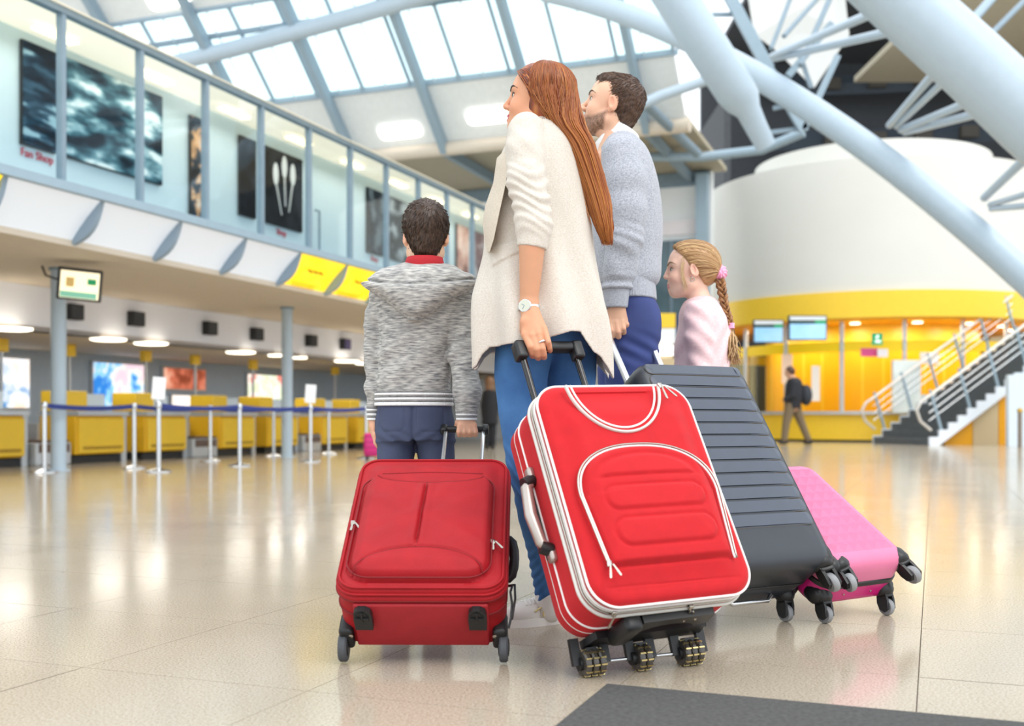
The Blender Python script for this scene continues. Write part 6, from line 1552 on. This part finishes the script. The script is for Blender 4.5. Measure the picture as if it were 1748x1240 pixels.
# ------------------------------------------------------------------ the boy, seen from behind
DB = 3.55
boy = person_root(708, 900, DB, 'boy seen from behind in a grey hooded jacket pulling the deep red suitcase')
HB = head_frame(727, 402, DB, 4, 2, .90)
GB = P1 @ Vector((.062, H1 + .334, .023))           # grip of his case
s_ = GB.y / FPX; gx = CX + GB.x / s_; gy = HZ - (GB.z - CH) / s_; gD = GB.y
def bf(P):
    q = to_local(HB, P); d = head_sdf(q, 'c') * HB['k']; s = gD / FPX
    d = smin(d, chain(P, [pw(725, 440, DB), pw(722, 520, DB), pw(710, 600, DB), pw(708, 680, DB)], [.045, .075, .075, .075]), .05)
    d = smin(d, chain(P, [pw(783, 505, DB - .01), pw(790, 610, DB - .06), pw(gx + 3, 700, gD - .012), pw(gx + 2, 722, gD - .012)], [.026, .026, .022, .020]), .02)
    h = palm_fingers(P, pw(gx + 3, 710, gD - .012), .021, [(pw(gx + dx * .85 + 3, gy - 7, gD - .026), r * 1.1 * s) for dx, r in ((-12, 5.0), (-3, 5.2), (6.5, 5.1), (15, 4.4))], s, .010)
    for dx, r in ((-12, 5.0), (-3, 5.2), (6.5, 5.1), (15, 4.4)):
        h = smin(h, chain(P, [pw(gx + dx * .85 + 3, gy - 6, gD - .026), pw(gx + dx + 3, gy + 4, gD - .030), pw(gx + dx + 3, gy + 9, gD - .016), pw(gx + dx + 3, gy + 8, gD + .008)], [r * 1.1 * s, r * 1.12 * s, r * s, r * .8 * s]), .005)
    h = smin(h, chain(P, [pw(gx - 10, gy - 12, gD - .008), pw(gx - 14, gy - 2, gD + .015), pw(gx - 8, gy + 6, gD + .024)], [.012, .010, .008]), .01)
    d = smin(d, h, .01)
    l = chain(P, [pw(650, 505, DB), pw(636, 610, DB - .01), pw(637, 700, DB), pw(638, 726, DB)], [.022, .018, .016, .016]); l = smin(l, ell(P, pw(639, 735, DB), (.012, .024, .03)), .012)
    for k in range(4): l = smin(l, chain(P, [pw(640, 742, DB - .022 + .014 * k), pw(641, 757, DB - .022 + .014 * k), pw(646, 764, DB - .02 + .013 * k)], [.0075, .007, .006]), .005)
    d = smin(d, l, .01)
    for c in ([pw(675, 700, DB), pw(674, 850, DB + .01), pw(674, 1020, DB + .02)], [pw(742, 700, DB), pw(745, 850, DB + .03), pw(746, 1010, DB + .06)]): d = smin(d, chain(P, c, [.048, .04, .03]), .02)
    return d
def bcol(v):
    q = to_local(HB, v); c = head_colors(q, '#efc0a2', 'c'); c[np.linalg.norm(q, axis=1) > .2] = np.array(srgb('#e2a98c'), F32); return c
o0 = to_world(HB, (0, 0, 0))
multi_obj('body', bf, [(o0 - V3(.14, .14, .16), o0 + V3(.14, .14, .15), .0024), (pw(gx - 40, 790, gD - .08), pw(gx + 45, 695, gD + .08), .0021), (pw(615, 790, DB - .1), pw(655, 705, DB + .1), .0026), (V3(-.48, 3.3, .03), V3(-.09, 3.75, 1.2), .009)], m_skin, boy, bcol)
eyes_and_brows(HB, boy, '#3f2c20', False, '#4a3a2c', 'c')
def bhair(P):
    q = to_local(HB, P); d = ell(q, (-.020, 0, .036), (.106, .083, .092)); d = smin(d, ell(q, (-.050, 0, -.030), (.060, .054, .070)), .03)
    hl = np.interp(q[:, 2], [-.12, -.06, -.03, .0, .03, .06, .1], [-.03, -.03, -.02, -.002, .03, .065, .085]); d = smax(d, q[:, 0] - hl, .006)
    S = np.array(q); S[:, 1] = np.abs(S[:, 1]); d = smax(d, -ell(S, (-.004, .088, -.012), (.024, .018, .034)), .006)
    d = smax(d, -.088 - .02 * np.cos(q[:, 1] * 40) - q[:, 2], .012)
    th = np.arctan2(q[:, 1], q[:, 2] - .05); rr = np.hypot(q[:, 1] + .01, q[:, 2] - .075)
    sw = np.arctan2(q[:, 1] + .01, q[:, 2] - .075)
    return (d - .0006 * np.sin(sw * 26 + rr * 90 + 3 * wob(q, 40, 4, 3)) * np.clip((q[:, 2] + .02) / .05, 0, 1) - .0012 * wob(q, 230, 5, 2, (1, 1, .35))) * HB['k']
def bhc(v):
    q = to_local(HB, v); sw = np.arctan2(q[:, 1] + .01, q[:, 2] - .075); t = np.clip(.34 + .16 * np.sin(sw * 26 + np.hypot(q[:, 1], q[:, 2] - .075) * 90 + 3 * wob(q, 40, 4, 3)) + .3 * wob(q, 280, 5, 1, (1, 1, .3)) + .3 * (np.random.default_rng(2).random(len(q)) - .5), 0, 1)[:, None]
    return (1 - t) * np.array(srgb('#32251f'), F32) + t * np.array(srgb('#5c4434'), F32)
sdf_obj('hair', bhair, o0 - V3(.14, .14, .14), o0 + V3(.14, .14, .15), .0026, m_hairm, boy, bhc)
short_hair('hair_strands', HB, bhair, (-.09, -.012, .088), 4200, .018, ('#2c201a', '#5c4434'), boy, 22, lambda q: q[2] > -.085, .12)
BR = smooth_rows(px_rows([(448, 700, 752, .05, 0), (458, 678, 772, .07, 0), (474, 652, 796, .085, 0), (492, 640, 806, .095, 0), (520, 640, 804, .105, 0), (560, 646, 786, .11, 0), (600, 645, 772, .11, 0), (640, 643, 770, .106, 0), (664, 643, 771, .103, 0), (671, 644, 770, .100, 0)], DB), 80)
def hoodie(P):
    d = loft(P, BR, 2.3); ph = P[:, 2]
    d = smax(d, -cap(P, pw(727, 420, DB), pw(725, 452, DB), .045, .048), .006)
    r = chain(P, [pw(780, 500, DB - .01), pw(789, 540, DB - .025), pw(791, 610, DB - .06), pw(gx + 4, 670, gD - .015), pw(gx + 3, 700, gD - .012)], [.050, .050, .046, .042, .036], .02)
    l = chain(P, [pw(656, 500, DB - .01), pw(640, 545, DB), pw(637, 610, DB), pw(638, 665, DB), pw(638, 692, DB)], [.048, .033, .029, .026, .022], .02)
    cr = np.sin((ph - .7 * P[:, 0]) * 95 + 3 * np.sin(ph * 21))
    r = r - .0035 * cr * np.clip(1 - np.abs(ph - .80) / .14, 0, 1) - .002 * wob(P, 34, 5, 3)
    l = l - .0025 * np.sin((ph + .7 * P[:, 0]) * 100) - .002 * wob(P, 34, 5, 5)
    d = d - .004 * np.sin((ph - .9 * P[:, 0]) * 48 + 2 * wob(P, 8, 4, 2)) * np.clip(1 - np.abs(ph - .80) / .12, 0, 1) - .003 * wob(P, 18, 5, 8, (1, 1, .7))
    return smin(smin(d, r, .009), l, .009)
sdf_obj('hooded_jacket', hoodie, V3(-.51, 3.32, .62), V3(-.08, 3.72, 1.16), .0036, m_hoodie, boy)
HR = smooth_rows(px_rows([(450, 690, 760, .045, -.01), (457, 672, 778, .075, -.02), (466, 652, 794, .095, -.045), (478, 634, 812, .10, -.06), (487, 630, 814, .10, -.065), (498, 640, 802, .095, -.085), (512, 660, 776, .085, -.10), (526, 678, 756, .072, -.11), (540, 694, 736, .055, -.115), (550, 706, 722, .03, -.115)], DB), 80)
def hood(P):
    d = loft(P, HR, 2.2); ph = P[:, 2]
    d = smax(d, -cap(P, pw(727, 415, DB + .01), pw(724, 458, DB - .01), .058, .070), .01)
    # stitched rim band along the lower edge, soft gathers above it
    xq = P[:, 0] / (3.44 / FPX) + CX; yq = HZ - (ph - CH) / (3.44 / FPX)
    e = np.interp(xq, [628, 650, 680, 712, 745, 780, 816], [478, 484, 488, 489, 486, 481, 474]) - yq
    return d + .008 * np.exp(-(e / 2.2) ** 2) - .010 * np.clip(-e / 4, 0, 1) - .0025 * wob(P, 30, 5, 4) - .003 * np.sin(xq * .16 + .05 * yq) * np.clip(e / 8, 0, 1)
sdf_obj('hood', hood, V3(-.50, 3.26, .90), V3(-.09, 3.70, 1.15), .0034, m_hoodie, boy)
m_ribw = M('white rib stripe', '#e9e9ea', .8); m_ribg = knit('grey rib', '#9a9897', '#747372', 60, 4)
def stripes(name, fn, lo, hi, cuts):
    """ribbed band cut into coloured rings: cuts are (z0, z1, material)"""
    for z0, z1, mt in cuts:
        sdf_obj(name, lambda P: np.maximum(fn(P), np.maximum(z0 - P[:, 2], P[:, 2] - z1)), lo, hi, .0030, mt, boy)
zz = lambda y, D: pw(0, y, D)[2]
BRr = np.array([[zz(668, DB), *px_rows([(668, 640, 774, .107, 0)], DB)[0][1:]], [zz(694, DB), *px_rows([(694, 639, 775, .107, 0)], DB)[0][1:]]])
wfn = lambda P: loft(P, smooth_rows(BRr, 40), 2.3) - .001 * np.sin(P[:, 0] * 900)
b_ = [668, 671.5, 676, 679.5, 684, 687.5, 693.5]
cuts = [(zz(b_[i + 1], DB), zz(b_[i], DB), m_ribg if i % 2 == 0 else m_ribw) for i in range(6)]
stripes('waist_band', wfn, V3(-.47, 3.40, .63), V3(-.17, 3.70, .75), cuts)
cfn = lambda P: chain(P, [pw(gx + 3, 690, gD - .012), pw(gx + 3, 720, gD - .012)], [.037, .034])
c_ = [694, 698, 702, 706, 710, 713.5, 718]
stripes('cuff', cfn, pw(gx - 30, 735, gD - .08), pw(gx + 36, 680, gD + .06), [(zz(c_[i + 1], gD), zz(c_[i], gD), m_ribg if i % 2 == 0 else m_ribw) for i in range(6)])
cfl = lambda P: chain(P, [pw(638, 685, DB), pw(638, 716, DB)], [.025, .023])
stripes('cuff', cfl, pw(615, 730, DB - .06), pw(660, 675, DB + .06), [(zz(c_[i + 1], DB), zz(c_[i], DB), m_ribg if i % 2 == 0 else m_ribw) for i in range(6)])
sdf_obj('tee_collar', lambda P: smax((lambda c: smax(c, -(c + .006), .002))(chain(P, [pw(727, 425, DB - .030), pw(725, 452, DB - .040)], [.050, .064])), P[:, 2] - zz(442.5, DB) - .35 * (DB - P[:, 1]) * 0, .003), pw(680, 465, DB - .14), pw(772, 420, DB + .10), .003, m_redtee, boy)
def chinos(P):
    d = loft(P, px_rows([(670, 644, 770, .095, 0), (700, 643, 772, .10, 0), (730, 644, 774, .098, 0), (752, 645, 775, .09, 0)], DB), 2.3)
    a = chain(P, [pw(676, 725, DB), pw(675, 790, DB), pw(674, 900, DB + .01), pw(674, 1020, DB + .02)], [.064, .060, .050, .045]); b = chain(P, [pw(742, 725, DB), pw(745, 790, DB + .01), pw(746, 900, DB + .03), pw(747, 1010, DB + .06)], [.064, .060, .050, .045])
    d = smin(smin(d, a, .02), b, .02); x = P[:, 0] / (DB / FPX) + CX; y = HZ - (P[:, 2] - CH) / (DB / FPX)
    # back pockets and centre seam
    near = P[:, 1] < DB
    for cx in (674, 738):
        e = np.maximum(np.abs(x - cx) - 22 + np.maximum(0, y - 728) * .8, np.abs(y - 715) - 22); d = d + .0025 * np.exp(-(e / 1.6) ** 2) * near
    d = d + .006 * np.exp(-((x - 709) / 3.0) ** 2) * near * (y < 790)
    return d - .003 * wob(P, 24, 5, 3, (1, 1, .7)) - .0016 * np.clip(1 - np.abs(y - 750) / 25, 0, 1) * np.sin((y + .6 * np.abs(x - 709)) * .35)
sdf_obj('chinos', chinos, V3(-.48, 3.40, .05), V3(-.15, 3.74, .70), .0042, m_slate_p, boy)
shoe(boy, (-.38, 3.68, 0), (-.38, 3.48, 0), (m_dkshoe, m_sole), .09, .04); shoe(boy, (-.24, 3.74, 0), (-.24, 3.54, 0), (m_dkshoe, m_sole), .09, .04)

# ------------------------------------------------------------------ the girl with the plait
DG = 4.0
girl = person_root(1198, 900, DG, 'blonde girl with a long plait and pink scrunchie in a pale pink knit')
HG = head_frame(1179, 463, DG, 82, 1, .885)
GG = P4 @ Vector((0, H4 + .43, .03))
def gf(P):
    q = to_local(HG, P); d = head_sdf(q, 'c') * HG['k']
    d = smin(d, chain(P, [pw(1195, 520, DG), pw(1198, 600, DG), pw(1198, 700, DG), pw(1198, 760, DG)], [.035, .065, .07, .085]), .04)
    g = np.array(GG, F32)
    d = smin(d, chain(P, [pw(1192, 545, DG - .09), pw(1196, 640, DG - .09), g + V3(.02, -.02, .09), g + V3(.0, -.01, .04)], [.030, .027, .020, .018]), .02)
    h = ell(P, g + V3(0, -.015, .022), (.03, .016, .026))
    for k in range(4): h = smin(h, chain(P, [g + V3(-.024 + .016 * k, -.024, .012), g + V3(-.024 + .016 * k, -.03, -.008), g + V3(-.024 + .016 * k, -.01, -.022)], [.008, .008, .0065]), .005)
    h = smin(h, chain(P, [g + V3(.028, -.01, .03), g + V3(.034, .01, .012), g + V3(.02, .02, -.004)], [.01, .009, .007]), .008)
    d = smin(d, h, .012)
    fa = chain(P, [pw(1190, 545, DG + .09), pw(1180, 640, DG + .11), pw(1172, 720, DG + .10), pw(1170, 750, DG + .10)], [.030, .027, .02, .024])
    for k in range(4): fa = smin(fa, chain(P, [pw(1170, 752, DG + .08 + .013 * k), pw(1167, 778, DG + .08 + .013 * k)], [.0075, .006]), .005)
    d = smin(d, fa, .02)
    for c in ([pw(1198, 770, DG - .05), pw(1196, 870, DG - .05), pw(1204, 975, DG - .05)], [pw(1198, 770, DG + .06), pw(1190, 870, DG + .06), pw(1192, 975, DG + .06)]): d = smin(d, chain(P, c, [.06, .045, .035]), .02)
    return d
def gcol(v):
    q = to_local(HG, v); c = head_colors(q, '#f3c9b4', 'c'); c[np.linalg.norm(q, axis=1) > .2] = np.array(srgb('#eab89e'), F32); return c
o0 = to_world(HG, (0, 0, 0))
multi_obj('body', gf, [(o0 - V3(.14, .14, .17), o0 + V3(.14, .14, .14), .0023), (np.array(GG, F32) - .07, np.array(GG, F32) + V3(.07, .07, .12), .003), (V3(.53, 3.78, .03), V3(.80, 4.22, 1.08), .009)], m_skin, girl, gcol)
eyes_and_brows(HG, girl, '#8a6a4a', True, '#54606a', 'c')
knot = pw(1222, 466, DG - .01)
def ghair(P):
    q = to_local(HG, P); d = ell(q, (-.018, 0, .036), (.106, .084, .092)); d = smin(d, ell(q, (.030, 0, .066), (.062, .062, .050)), .03)
    d = smin(d, ell(q, (-.06, 0, -.005), (.055, .060, .060)), .03)
    hl = np.interp(q[:, 2], [-.09, -.05, -.02, .008, .03, .05, .08, .11], [-.055, -.050, -.028, .006, .018, .034, .062, .082]); d = smax(d, q[:, 0] - hl, .006)
    S = np.array(q); S[:, 1] = np.abs(S[:, 1]); d = smax(d, -ell(S, (-.006, .086, -.012), (.022, .018, .032)), .006)
    k_ = to_local(HG, knot[None])[0]; v = q - k_; an = np.arctan2(v[:, 2], np.abs(v[:, 0]) + .02)
    return (d + .001 - .0004 * np.sin(an * 60 + 60 * q[:, 1] + 2 * wob(q, 50, 4, 2))) * HG['k']
def ghc(v):
    q = to_local(HG, v); k_ = to_local(HG, knot[None])[0]; w = q - k_; an = np.arctan2(w[:, 2], np.abs(w[:, 0]) + .02)
    t = np.clip(.5 + .18 * np.sin(an * 60 + 60 * q[:, 1] + 2 * wob(q, 50, 4, 2)) + .25 * wob(q, 120, 4, 3) + 2.2 * np.clip(q[:, 2] - .06, 0, .05), 0, 1)[:, None]
    return (1 - t) * np.array(srgb('#8a5e38'), F32) + t * np.array(srgb('#d3a876'), F32)
sdf_obj('hair', ghair, o0 - V3(.14, .14, .14), o0 + V3(.14, .14, .15), .0026, m_hairm, girl, ghc)
# scrunchie, plait, tail
def scr_fn(P):
    a = ell(P, pw(1229, 469, DG - .01), (.028, .034, .030)); an = np.arctan2(P[:, 2] - knot[2], P[:, 0] - knot[0] - .01)
    return a - .0022 * np.sin(an * 11 + 60 * P[:, 1]) - .0045 * wob(P, 85, 5, 2)
sdf_obj('scrunchie', scr_fn, pw(1206, 492, DG - .08), pw(1250, 446, DG + .07), .0028, m_scrunch, girl)
cen = catmull([pw(1229, 478, DG - .03), pw(1233, 500, DG - .04), pw(1237, 522, DG - .05), pw(1243, 542, DG - .055), pw(1247, 556, DG - .055)], 40)
PL = Strands(); rs = np.random.default_rng(9)
for sidx in range(3):
    for sub in range(9):
        pts = []
        for i in range(40):
            u = i / 39 * 2 * math.pi * 3.0 + sidx * 2 * math.pi / 3; w = .0135 * (1 - .38 * i / 39)
            off = V3(math.sin(u) * w, math.sin(2 * u) * w * .55 - .002, 0); jit = V3(*(rs.normal(size=3) * .0008)) + V3(math.cos(sub * .7), math.sin(sub * .7), math.sin(sub * 1.3)) * .0042 * (1 - .3 * i / 39)
            pts.append(np.asarray(cen[i]) + off + jit)
        a = len(PL.mb.v); PL.mb.tube(pts, .0036, 5, flat=.8); PL.c += [lerpc('#6b442a', '#b98556', rs.random())] * (len(PL.mb.v) - a)
for i in range(150):
    e = pw(1253 + rs.normal() * 7, 616 + rs.uniform(-14, 10), DG - .06 + rs.normal() * .015); m_pt = pw(1250 + rs.normal() * 5, 585, DG - .06 + rs.normal() * .012)
    PL.add([pw(1247, 556, DG - .055), pw(1248 + rs.normal() * 2, 566, DG - .057), m_pt, e], .0018, lerpc('#8d6238', '#e2c08f', rs.random()), 4, .6, 12)
PL.build('plait', girl)
for i in range(1): pass
GS = Strands()
kl = to_local(HG, knot[None])[0]
def push(q):
    c0 = np.array([-.02, 0, .03]); k_ = np.linspace(.6, 7, 420)[:, None]; pts = (c0 + (q - c0) * k_).astype(F32)
    d = ghair(to_world(HG, pts)); j = np.argmax(d > .0012); return pts[j]
for i in range(170):     # combed back from the hairline to the scrunchie
    u = rs.random(); z0 = -.035 + .145 * u; sg = 1 if rs.random() < .8 else -1
    x0 = float(np.interp(z0, [-.09, -.05, -.02, .008, .03, .05, .08, .11], [-.055, -.050, -.028, .006, .018, .034, .062, .082])) - .006
    y0 = sg * .085 * math.sqrt(max(.01, 1 - ((z0 - .036) / .092) ** 2 * .98)) * (1 if z0 < .06 else rs.random()); a = np.array([x0, y0, z0]); pts = []
    for t in np.linspace(0, 1, 17):
        m = a * (1 - t) + kl * t + np.array([0, 0, .02 * math.sin(math.pi * t)]); pts.append(to_world(HG, push(m) if t < .93 else kl))
    GS.add(pts, rs.uniform(.0009, .0018), lerpc('#94683f', '#dcb684', rs.random()), 4, .6, 34)
for i in range(10):        # loose locks before the ear and wisps at the nape
    z0 = rs.uniform(.03, .06); x0 = rs.uniform(.022, .034)
    GS.add([to_world(HG, p) for p in ((x0 - .01, .070, z0 + .03), (x0 + .008, .0735, z0 - .02), (x0 + .006 + rs.normal() * .003, .071, -.03), (x0 - .006 + rs.normal() * .004, .064, -.085 + rs.normal() * .01))], .0012, lerpc('#c39a68', '#ecd2a6', rs.random()), 4, .6, 12)
GS.build('loose_hair', girl)
o = MB().tube([Vector(pw(1248, 552, DG - .056)), Vector(pw(1248.5, 561, DG - .057))], [.0125, .012], 14).build('hair_tie', m_scrunch, girl, 60)
ec = to_world(HG, (-.006, .083, -.046)); o = MB().ring([Vector(ec) + Vector((math.cos(a) * .0075, 0, math.sin(a) * .0075)) for a in np.linspace(0, 2 * math.pi, 18, endpoint=False)], .0016, 6, normal=(0, 1, 0)).build('earring', m_metal, girl, 180)
GR = smooth_rows(px_rows([(506, 1182, 1212, .045, 0), (512, 1171, 1222, .075, 0), (522, 1164, 1229, .10, 0), (536, 1159, 1236, .115, 0), (556, 1157, 1244, .12, 0), (580, 1154, 1246, .12, 0), (604, 1152, 1245, .122, 0), (640, 1150, 1244, .124, 0), (700, 1150, 1246, .125, 0), (745, 1152, 1246, .122, 0)], DG), 80)
def knitw(P):
    d = loft(P, GR); d = smax(d, -cap(P, pw(1188, 480, DG), pw(1192, 512, DG), .040, .044), .006)
    g = np.array(GG, F32)
    n = chain(P, [pw(1190, 535, DG - .085), pw(1193, 580, DG - .10), pw(1196, 640, DG - .10), g + V3(.02, -.02, .10)], [.048, .046, .042, .030], .02)
    f = chain(P, [pw(1190, 535, DG + .085), pw(1180, 640, DG + .11), pw(1172, 722, DG + .10)], [.048, .042, .03])
    fd = np.sin((P[:, 2] * .5 - P[:, 0]) * 110 + 2 * wob(P, 9, 4, 1))
    d = d - .0035 * fd * np.clip((pw(0, 530, DG)[2] - P[:, 2]) / .08, 0, 1) - .002 * wob(P, 26, 5, 2)
    n = n - .003 * np.sin((P[:, 2] + .8 * P[:, 0]) * 90) - .002 * wob(P, 30, 5, 6)
    return smin(smin(d, n, .012), f, .02)
sdf_obj('sweater', knitw, V3(.56, 3.76, .50), V3(.86, 4.22, 1.09), .0042, m_pinkknit, girl)
def leggings(P):
    d = loft(P, px_rows([(730, 1158, 1240, .105, 0), (770, 1160, 1238, .105, 0), (800, 1164, 1232, .10, 0)], DG))
    for c in ([pw(1200, 785, DG - .05), pw(1197, 870, DG - .05), pw(1204, 980, DG - .05)], [pw(1196, 785, DG + .055), pw(1190, 870, DG + .06), pw(1192, 980, DG + .06)]): d = smin(d, chain(P, c, [.058, .048, .040]), .02)
    return d - .002 * wob(P, 30, 5, 2)
sdf_obj('leggings', leggings, V3(.56, 3.82, .03), V3(.84, 4.18, .62), .006, m_slate_p, girl)
shoe(girl, (.60, 3.92, 0), (.78, 3.98, 0), (m_shoe, m_sole), .08, .036); shoe(girl, (.57, 4.04, 0), (.75, 4.09, 0), (m_shoe, m_sole), .08, .036)

# ------------------------------------------------------------------ passers-by in the background
def cmul(c): return lambda v: np.repeat(np.array(srgb(c), F32)[None], len(v), 0)
DP = 25.0
wk = person_root(1360, 757, DP, 'man in a dark jacket with a backpack walking past the ticket hall', group='passers-by')
def wkb(P):
    d = ell(P, pw(1347, 636, DP), (.10, .085, .125)); d = smin(d, ell(P, pw(1341, 638, DP), (.03, .02, .03)), .02)
    d = smin(d, chain(P, [pw(1350, 640, DP), pw(1354, 655, DP), pw(1352, 695, DP)], [.06, .15, .14]), .05)
    for k in (-1, 1):
        d = smin(d, chain(P, [pw(1356, 652, DP + .16 * k), pw(1352 - 4 * k, 675, DP + .18 * k), pw(1340, 682 - 2 * k, DP + .14 * k)], [.055, .045, .035]), .03)
        for j in range(4): d = smin(d, chain(P, [pw(1339, 682 - 2 * k, DP + .14 * k - .03 + .02 * j), pw(1335, 684 - 2 * k, DP + .14 * k - .03 + .02 * j)], [.013, .011]), .01)
    d = smin(d, chain(P, [pw(1348, 695, DP - .08), pw(1341, 722, DP - .08), pw(1339, 752, DP - .08)], [.06, .045, .04]), .03)
    return smin(d, chain(P, [pw(1358, 695, DP + .08), pw(1368, 722, DP + .08), pw(1380, 752, DP + .08)], [.06, .045, .04]), .03)
sdf_obj('body', wkb, pw(1325, 762, DP - .5), pw(1395, 620, DP + .5), .018, m_skin, wk, cmul('#c99a7e'))
sdf_obj('hair', lambda P: smax(ell(P, pw(1349, 634, DP), (.115, .10, .125)), pw(1345, 0, DP)[0] - .05 - P[:, 0] + .5 * (P[:, 2] - pw(0, 634, DP)[2]) * -1, .02), pw(1330, 660, DP - .3), pw(1365, 618, DP + .3), .016, m_hairm, wk, cmul('#4a2f22'))
sdf_obj('jacket', lambda P: smin(loft(P, px_rows([(645, 1348, 1362, .12, 0), (652, 1343, 1368, .22, 0), (672, 1340, 1370, .24, 0), (697, 1339, 1366, .22, 0)], DP)), smin(chain(P, [pw(1355, 654, DP - .2), pw(1352, 676, DP - .22), pw(1341, 682, DP - .18)], [.085, .075, .06]), chain(P, [pw(1355, 654, DP + .2), pw(1352, 676, DP + .22), pw(1341, 682, DP + .18)], [.085, .075, .06]), .02), .03), pw(1325, 705, DP - .5), pw(1380, 635, DP + .5), .018, M('black jacket', '#23242a', .8), wk)
sdf_obj('trousers', lambda P: smin(chain(P, [pw(1349, 693, DP - .08), pw(1342, 722, DP - .08), pw(1339, 750, DP - .08)], [.13, .09, .075]), chain(P, [pw(1357, 693, DP + .08), pw(1368, 722, DP + .08), pw(1379, 749, DP + .08)], [.13, .09, .075]), .04), pw(1325, 762, DP - .4), pw(1395, 680, DP + .4), .018, M('khaki trousers', '#77664f', .85), wk)
for (x, y, k) in ((1340, 755, -.08), (1382, 755, .08)): sdf_obj('shoe', lambda P: smin(ell(P, pw(x - 3, y + 1, DP + k), (.12, .05, .045)), cap(P, pw(x, y - 4, DP + k), pw(x, y, DP + k), .05, .05), .02), pw(x - 14, 764, DP + k - .2), pw(x + 10, 742, DP + k + .2), .016, m_dkshoe, wk)
bp = empty('backpack', at(1375, 690, DP)); tag(bp, 'small dark backpack on the walking man', 'backpack')
sdf_obj('bag', lambda P: ell(P, pw(1376, 675, DP), (.14, .17, .24)), pw(1360, 700, DP - .3), pw(1392, 650, DP + .3), .018, M('charcoal bag', '#33363d', .8), bp)
MB().tube([at(1372, 660, DP - .14), at(1362, 650, DP - .16), at(1354, 655, DP - .24), at(1356, 675, DP - .27), at(1368, 685, DP - .16)], .022, 6).build('strap', m_black, bp)
DQ = 22.0
st2 = person_root(836, 760, DQ, 'distant person in a long black coat between the boy and the woman', group='passers-by')
def qb(P):
    d = ell(P, pw(836, 655, DQ), (.08, .085, .11)); d = smin(d, chain(P, [pw(836, 662, DQ), pw(836, 675, DQ), pw(836, 715, DQ)], [.05, .12, .12]), .04)
    for k in (-1, 1):
        d = smin(d, chain(P, [pw(836 + 5 * k, 672, DQ), pw(836 + 11 * k, 692, DQ), pw(836 + 10 * k, 712, DQ)], [.05, .04, .03]), .03)
        for j in range(4): d = smin(d, chain(P, [pw(836 + 10 * k, 712, DQ - .03 + .02 * j), pw(836 + 10 * k, 718, DQ - .03 + .02 * j)], [.012, .01]), .01)
        d = smin(d, chain(P, [pw(836 + 4 * k, 712, DQ), pw(836 + 5 * k, 740, DQ), pw(836 + 5 * k, 763, DQ)], [.07, .05, .035]), .02)
    return d
sdf_obj('body', qb, pw(815, 772, DQ - .4), pw(858, 640, DQ + .4), .016, m_skin, st2, cmul('#c99a7e'))
sdf_obj('hair', lambda P: smin(ell(P, pw(836, 653, DQ - .02), (.10, .10, .125)), ell(P, pw(836, 664, DQ - .06), (.09, .06, .12)), .03), pw(820, 685, DQ - .3), pw(852, 636, DQ + .2), .016, m_hairm, st2, cmul('#7a5638'))
sdf_obj('coat', lambda P: smin(loft(P, px_rows([(663, 831, 841, .08, 0), (670, 826, 846, .15, 0), (690, 824, 848, .17, 0), (724, 822, 850, .18, 0)], DQ)), smin(chain(P, [pw(829, 672, DQ), pw(825, 692, DQ), pw(826, 709, DQ)], [.07, .06, .05]), chain(P, [pw(843, 672, DQ), pw(847, 692, DQ), pw(846, 709, DQ)], [.07, .06, .05]), .02), .03), pw(812, 732, DQ - .4), pw(860, 655, DQ + .4), .016, M('black coat', '#1e1f24', .85), st2)
sdf_obj('trousers', lambda P: smin(chain(P, [pw(832, 715, DQ), pw(831, 740, DQ), pw(831, 762, DQ)], [.10, .07, .055]), chain(P, [pw(840, 715, DQ), pw(841, 740, DQ), pw(841, 762, DQ)], [.10, .07, .055]), .02), pw(818, 770, DQ - .3), pw(855, 700, DQ + .3), .016, M('black trousers', '#202126', .85), st2)
for x in (831, 841): sdf_obj('shoe', lambda P: ell(P, pw(x, 763, DQ - .04), (.05, .12, .05)), pw(x - 8, 772, DQ - .25), pw(x + 8, 755, DQ + .2), .014, m_dkshoe, st2)
# staff member behind the desks and a magenta case in the queue
mg = empty('suitcase', at(640, 785, 16.3)); mg.location.z = 0; tag(mg, 'magenta suitcase standing in the queue left of the boy', 'suitcase')
D_ = 16.3; a = at(640, 760, D_)
MB().rbox(a.x - .16, a.x + .16, D_ - .1, D_ + .1, .05, .40, .04).build('shell', m_magenta, mg, 40)
for k in range(4): MB().box(a.x - .14, a.x + .14, D_ - .104, D_ - .098, .10 + .08 * k, .115 + .08 * k).build('groove', M('magenta groove', '#a01d60', .5) if 'magenta groove' not in MATS else MATS['magenta groove'], mg)
for sx in (-1, 1):
    MB().lathe([(.025, -.015), (.025, .015)], frame_to((a.x + sx * .12, D_ + .06, .025), (1, 0, 0)), 14).build('wheel', m_rubber, mg, 40)
    MB().lathe([(.025, -.015), (.025, .015)], frame_to((a.x + sx * .12, D_ - .06, .025), (1, 0, 0)), 14).build('wheel', m_rubber, mg, 40)
    MB().tube([(a.x + sx * .07, D_ + .06, .38), (a.x + sx * .07, D_ + .06, .62)], .008, 8).build('handle_rod', m_alu, mg)
MB().tube([(a.x - .08, D_ + .06, .62), (a.x + .08, D_ + .06, .62)], .014, 8).build('handle_grip', m_blk, mg)
